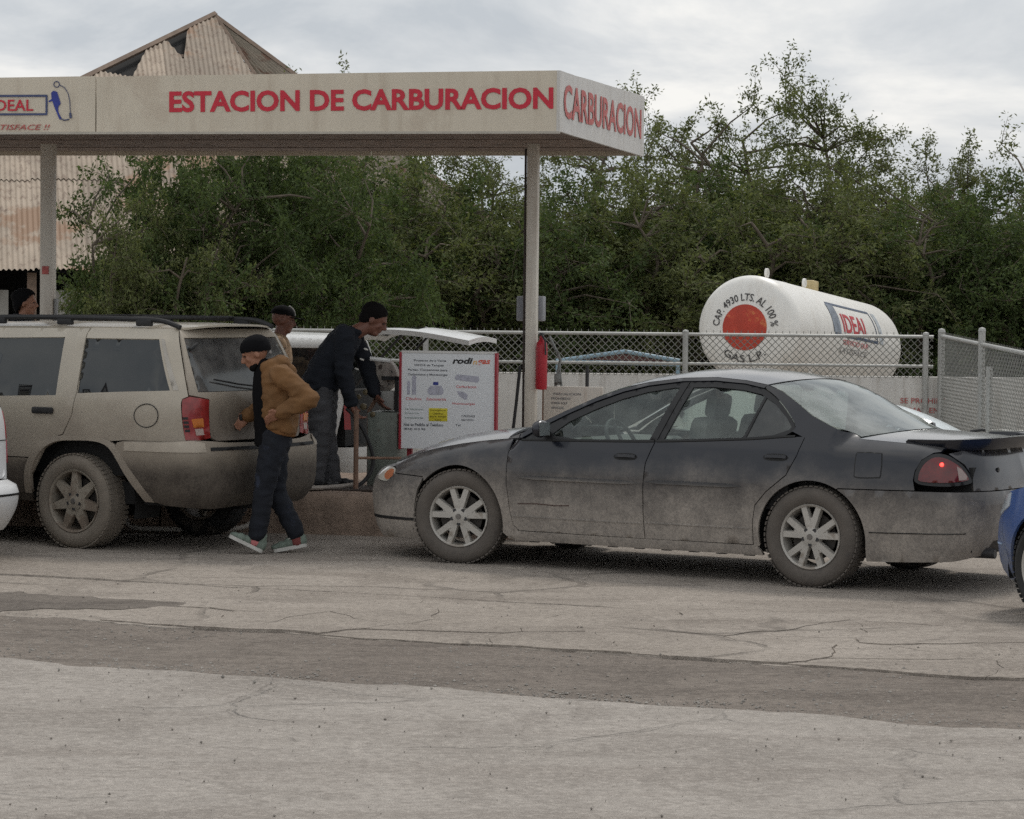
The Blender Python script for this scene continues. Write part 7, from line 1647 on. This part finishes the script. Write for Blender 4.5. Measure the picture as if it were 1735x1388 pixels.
b.cap((0.165, 0.06, 1.245), 0.046, (0.165, -0.06, 1.245), 0.046); b.cap((0.17, 0.08, 1.24), 0.043, (0.28, 0.085, 1.23), 0.032); b.cap((0.17, -0.08, 1.24), 0.043, (0.28, -0.085, 1.23), 0.032); b.cap((0.115, 0.05, 1.19), 0.05, (0.115, -0.05, 1.19), 0.05)
hd = b.melt('hooded_top', M_HOOD, man2, 0.011, 0.013, 9, (1, 1, 1.5), relax=3, seed=5.0)
for (x, y, z) in ((0.345, -0.07, 1.10), (0.315, -0.085, 1.02), (0.275, -0.095, 0.945), (0.23, -0.10, 0.875)): MB().box((x, y, z), (0.034, 0.010, 0.014), Matrix.Rotation(R(20), 3, 'Y'), bev=0.004).build('white_stripe', M_SOLE, hd)
b = Blob(); b.rings([((0.0, 0, 0.72), 0.125, 0.175, 0), ((0.005, 0, 0.84), 0.125, 0.175, 0)])
for a, k, n in ((hp_l, kn_l, an_l), (hp_r, kn_r, an_r)): b.cap(a, 0.106, k, 0.084); b.cap(k, 0.084, n + Vector((0, 0, 0.0)), 0.084)
b.melt('trousers', M_JEAN2, man2, 0.011, 0.014, 8, (1, 1, 1.6), relax=3, seed=2.0, trim=lambda v: v.z < 0.035)
shoe(man2, an_l, (0.26, 0.11, 0.002), M_SHOED, M_SHOED, (0.0, 0.10, 0.002)); shoe(man2, an_r, (0.14, -0.135, 0.002), M_SHOED, M_SHOED, (-0.12, -0.12, 0.002))
hb_ = Blob(); q = HM.to_3x3().normalized(); hb_.ellipsoid(HM @ Vector((-0.025, 0, 0.055)), (0.106, 0.086, 0.085), q, 20, 14); hb_.ellipsoid(HM @ Vector((-0.055, 0, 0.0)), (0.065, 0.080, 0.08), q, 16, 12)
hb_.melt('hair', M_HAIR, man2, 0.008, 0.004, 40, relax=1, trim=lambda v: (HM.inverted() @ v).z < 0.0 + 1.0 * (HM.inverted() @ v).x)

# --- two more people standing beyond the vehicles
def standing(label, loc, rot, H, m_top, m_leg, m_skin, hat, pitch=0.0, yaw=0.0, lean=0.0):
    t = thing('person', label, 'person', loc, rot); k = H / 1.75; t.scale = (k, k, k)
    b = Blob(); HM = head(b, (0.03 + lean, 0, 1.635), pitch, yaw); b.cap((0.0 + lean * .6, 0, 1.44), 0.062, (0.015 + lean, 0, 1.56), 0.055)
    b.rings([((0, 0, 0.92), 0.10, 0.15, 0), ((0.0, 0, 1.15), 0.10, 0.15, 0), ((lean * .4, 0, 1.3), 0.115, 0.165, 0), ((lean * .6, 0, 1.44), 0.09, 0.15, 0)])
    L = lean * .6; arms = [(Vector((L, s_ * 0.19, 1.42)), Vector((L - 0.02, s_ * 0.26, 1.13)), Vector((L + 0.12, s_ * 0.22, 0.92))) for s_ in (1, -1)]
    legs = [(Vector((0, s_ * 0.09, 0.92)), Vector((0.02, s_ * 0.10, 0.49)), Vector((-0.01, s_ * 0.11, 0.085))) for s_ in (1, -1)]
    for a, e, w in arms: b.cap(a, 0.05, e, 0.04); b.cap(e, 0.04, w, 0.028); hand(b, w, (0.3, 0, -0.95), (0.8, 0, -0.3), (0.6, -w.y, 0.2))
    for a, kn, n in legs: b.cap(a, 0.08, kn, 0.052); b.cap(kn, 0.052, n, 0.036)
    b.melt('body', m_skin, t, 0.010, relax=2); eyes(t, HM)
    b = Blob(); b.rings([((0, 0, 0.86), 0.14, 0.195, 0), ((0, 0, 1.1), 0.145, 0.20, 0), ((lean * .4, 0, 1.3), 0.145, 0.205, 0), ((lean * .6, 0, 1.43), 0.115, 0.18, 0), ((lean * .75, 0, 1.49), 0.075, 0.09, 0)])
    for a, e, w in arms: b.cap(a, 0.08, e, 0.066); b.cap(e, 0.066, w, 0.048)
    b.cap((lean * .6 - 0.06, 0.05, 1.48), 0.055, (lean * .6 - 0.06, -0.05, 1.48), 0.055); b.cap((lean * .6 - 0.05, 0.07, 1.48), 0.05, (lean * .6 + 0.05, 0.075, 1.46), 0.04); b.cap((lean * .6 - 0.05, -0.07, 1.48), 0.05, (lean * .6 + 0.05, -0.075, 1.46), 0.04)
    b.melt('jacket', m_top, t, 0.014, 0.008, 9, relax=3)
    b = Blob(); b.rings([((0, 0, 0.82), 0.125, 0.175, 0), ((0, 0, 0.96), 0.125, 0.175, 0)])
    for a, kn, n in legs: b.cap(a, 0.105, kn, 0.08); b.cap(kn, 0.08, n, 0.07)
    b.melt('trousers', m_leg, t, 0.014, 0.006, 9, relax=3, trim=lambda v: v.z < 0.04)
    for s_ in (1, -1): shoe(t, (-0.01, s_ * 0.11, 0.085), (0.17, s_ * 0.13, 0.002), M_SHOED, M_SHOED, (-0.09, s_ * 0.11, 0.002))
    q = HM.to_3x3().normalized(); c = Blob(); iv = HM.inverted()
    if hat == 'beanie':
        c.ellipsoid(HM @ Vector((-0.025, 0, 0.055)), (0.118, 0.094, 0.092), q, 20, 14); c.ellipsoid(HM @ Vector((-0.07, 0, 0.06)), (0.085, 0.085, 0.07), q, 16, 12); c.ellipsoid(HM @ Vector((-0.05, 0, 0.0)), (0.085, 0.092, 0.11), q, 16, 12)
        c.melt('knit_cap', M_KNIT, t, 0.009, 0.003, 25, relax=2, trim=lambda v: (iv @ v).z < 0.005 + 1.1 * (iv @ v).x)
    else:
        c.ellipsoid(HM @ Vector((-0.015, 0, 0.05)), (0.110, 0.088, 0.085), q, 20, 14); cap_ = c.melt('baseball_cap', M_KNIT, t, 0.009, relax=2, trim=lambda v: (iv @ v).z < 0.045)
        pk = MB(); pk.prism([(0.06, -0.075), (0.13, -0.065), (0.175, -0.03), (0.182, 0), (0.175, 0.03), (0.13, 0.065), (0.06, 0.075)], 0.045, 0.053, lambda x, y, z: HM @ Vector((x, y, z - 0.25 * (x - 0.06) * 0.4 - y * y * 2))); pk.build('peak', M_KNIT, cap_)
        MB().tube([HM @ Vector((0.097 * math.cos(a), 0.05 - 0.02 * a, 0.05 + 0.088 * math.sin(a))) for a in [0.05 + 1.2 * k / 8 for k in range(9)]], 0.006, 6).build('cap_piping', M_SOLE, cap_)
    return t
x_, y_, _ = stpt(-3.27, 3.40); standing('person in camouflage jacket and black peaked cap behind the walking man', (x_, y_, 0), ST + R(18), 1.77, M_CAMO, M_JEAN, M_SKIN2, 'cap', R(8), 0, 0.06)
x_, y_, _ = stpt(-5.06, 1.9); standing('person in black slouch beanie showing above the tan suv roof', (x_, y_, 0.322), ST + R(8), 1.57, M_HOOD, M_JEAN, M_SKIN, 'beanie', R(2), 0, 0.0)
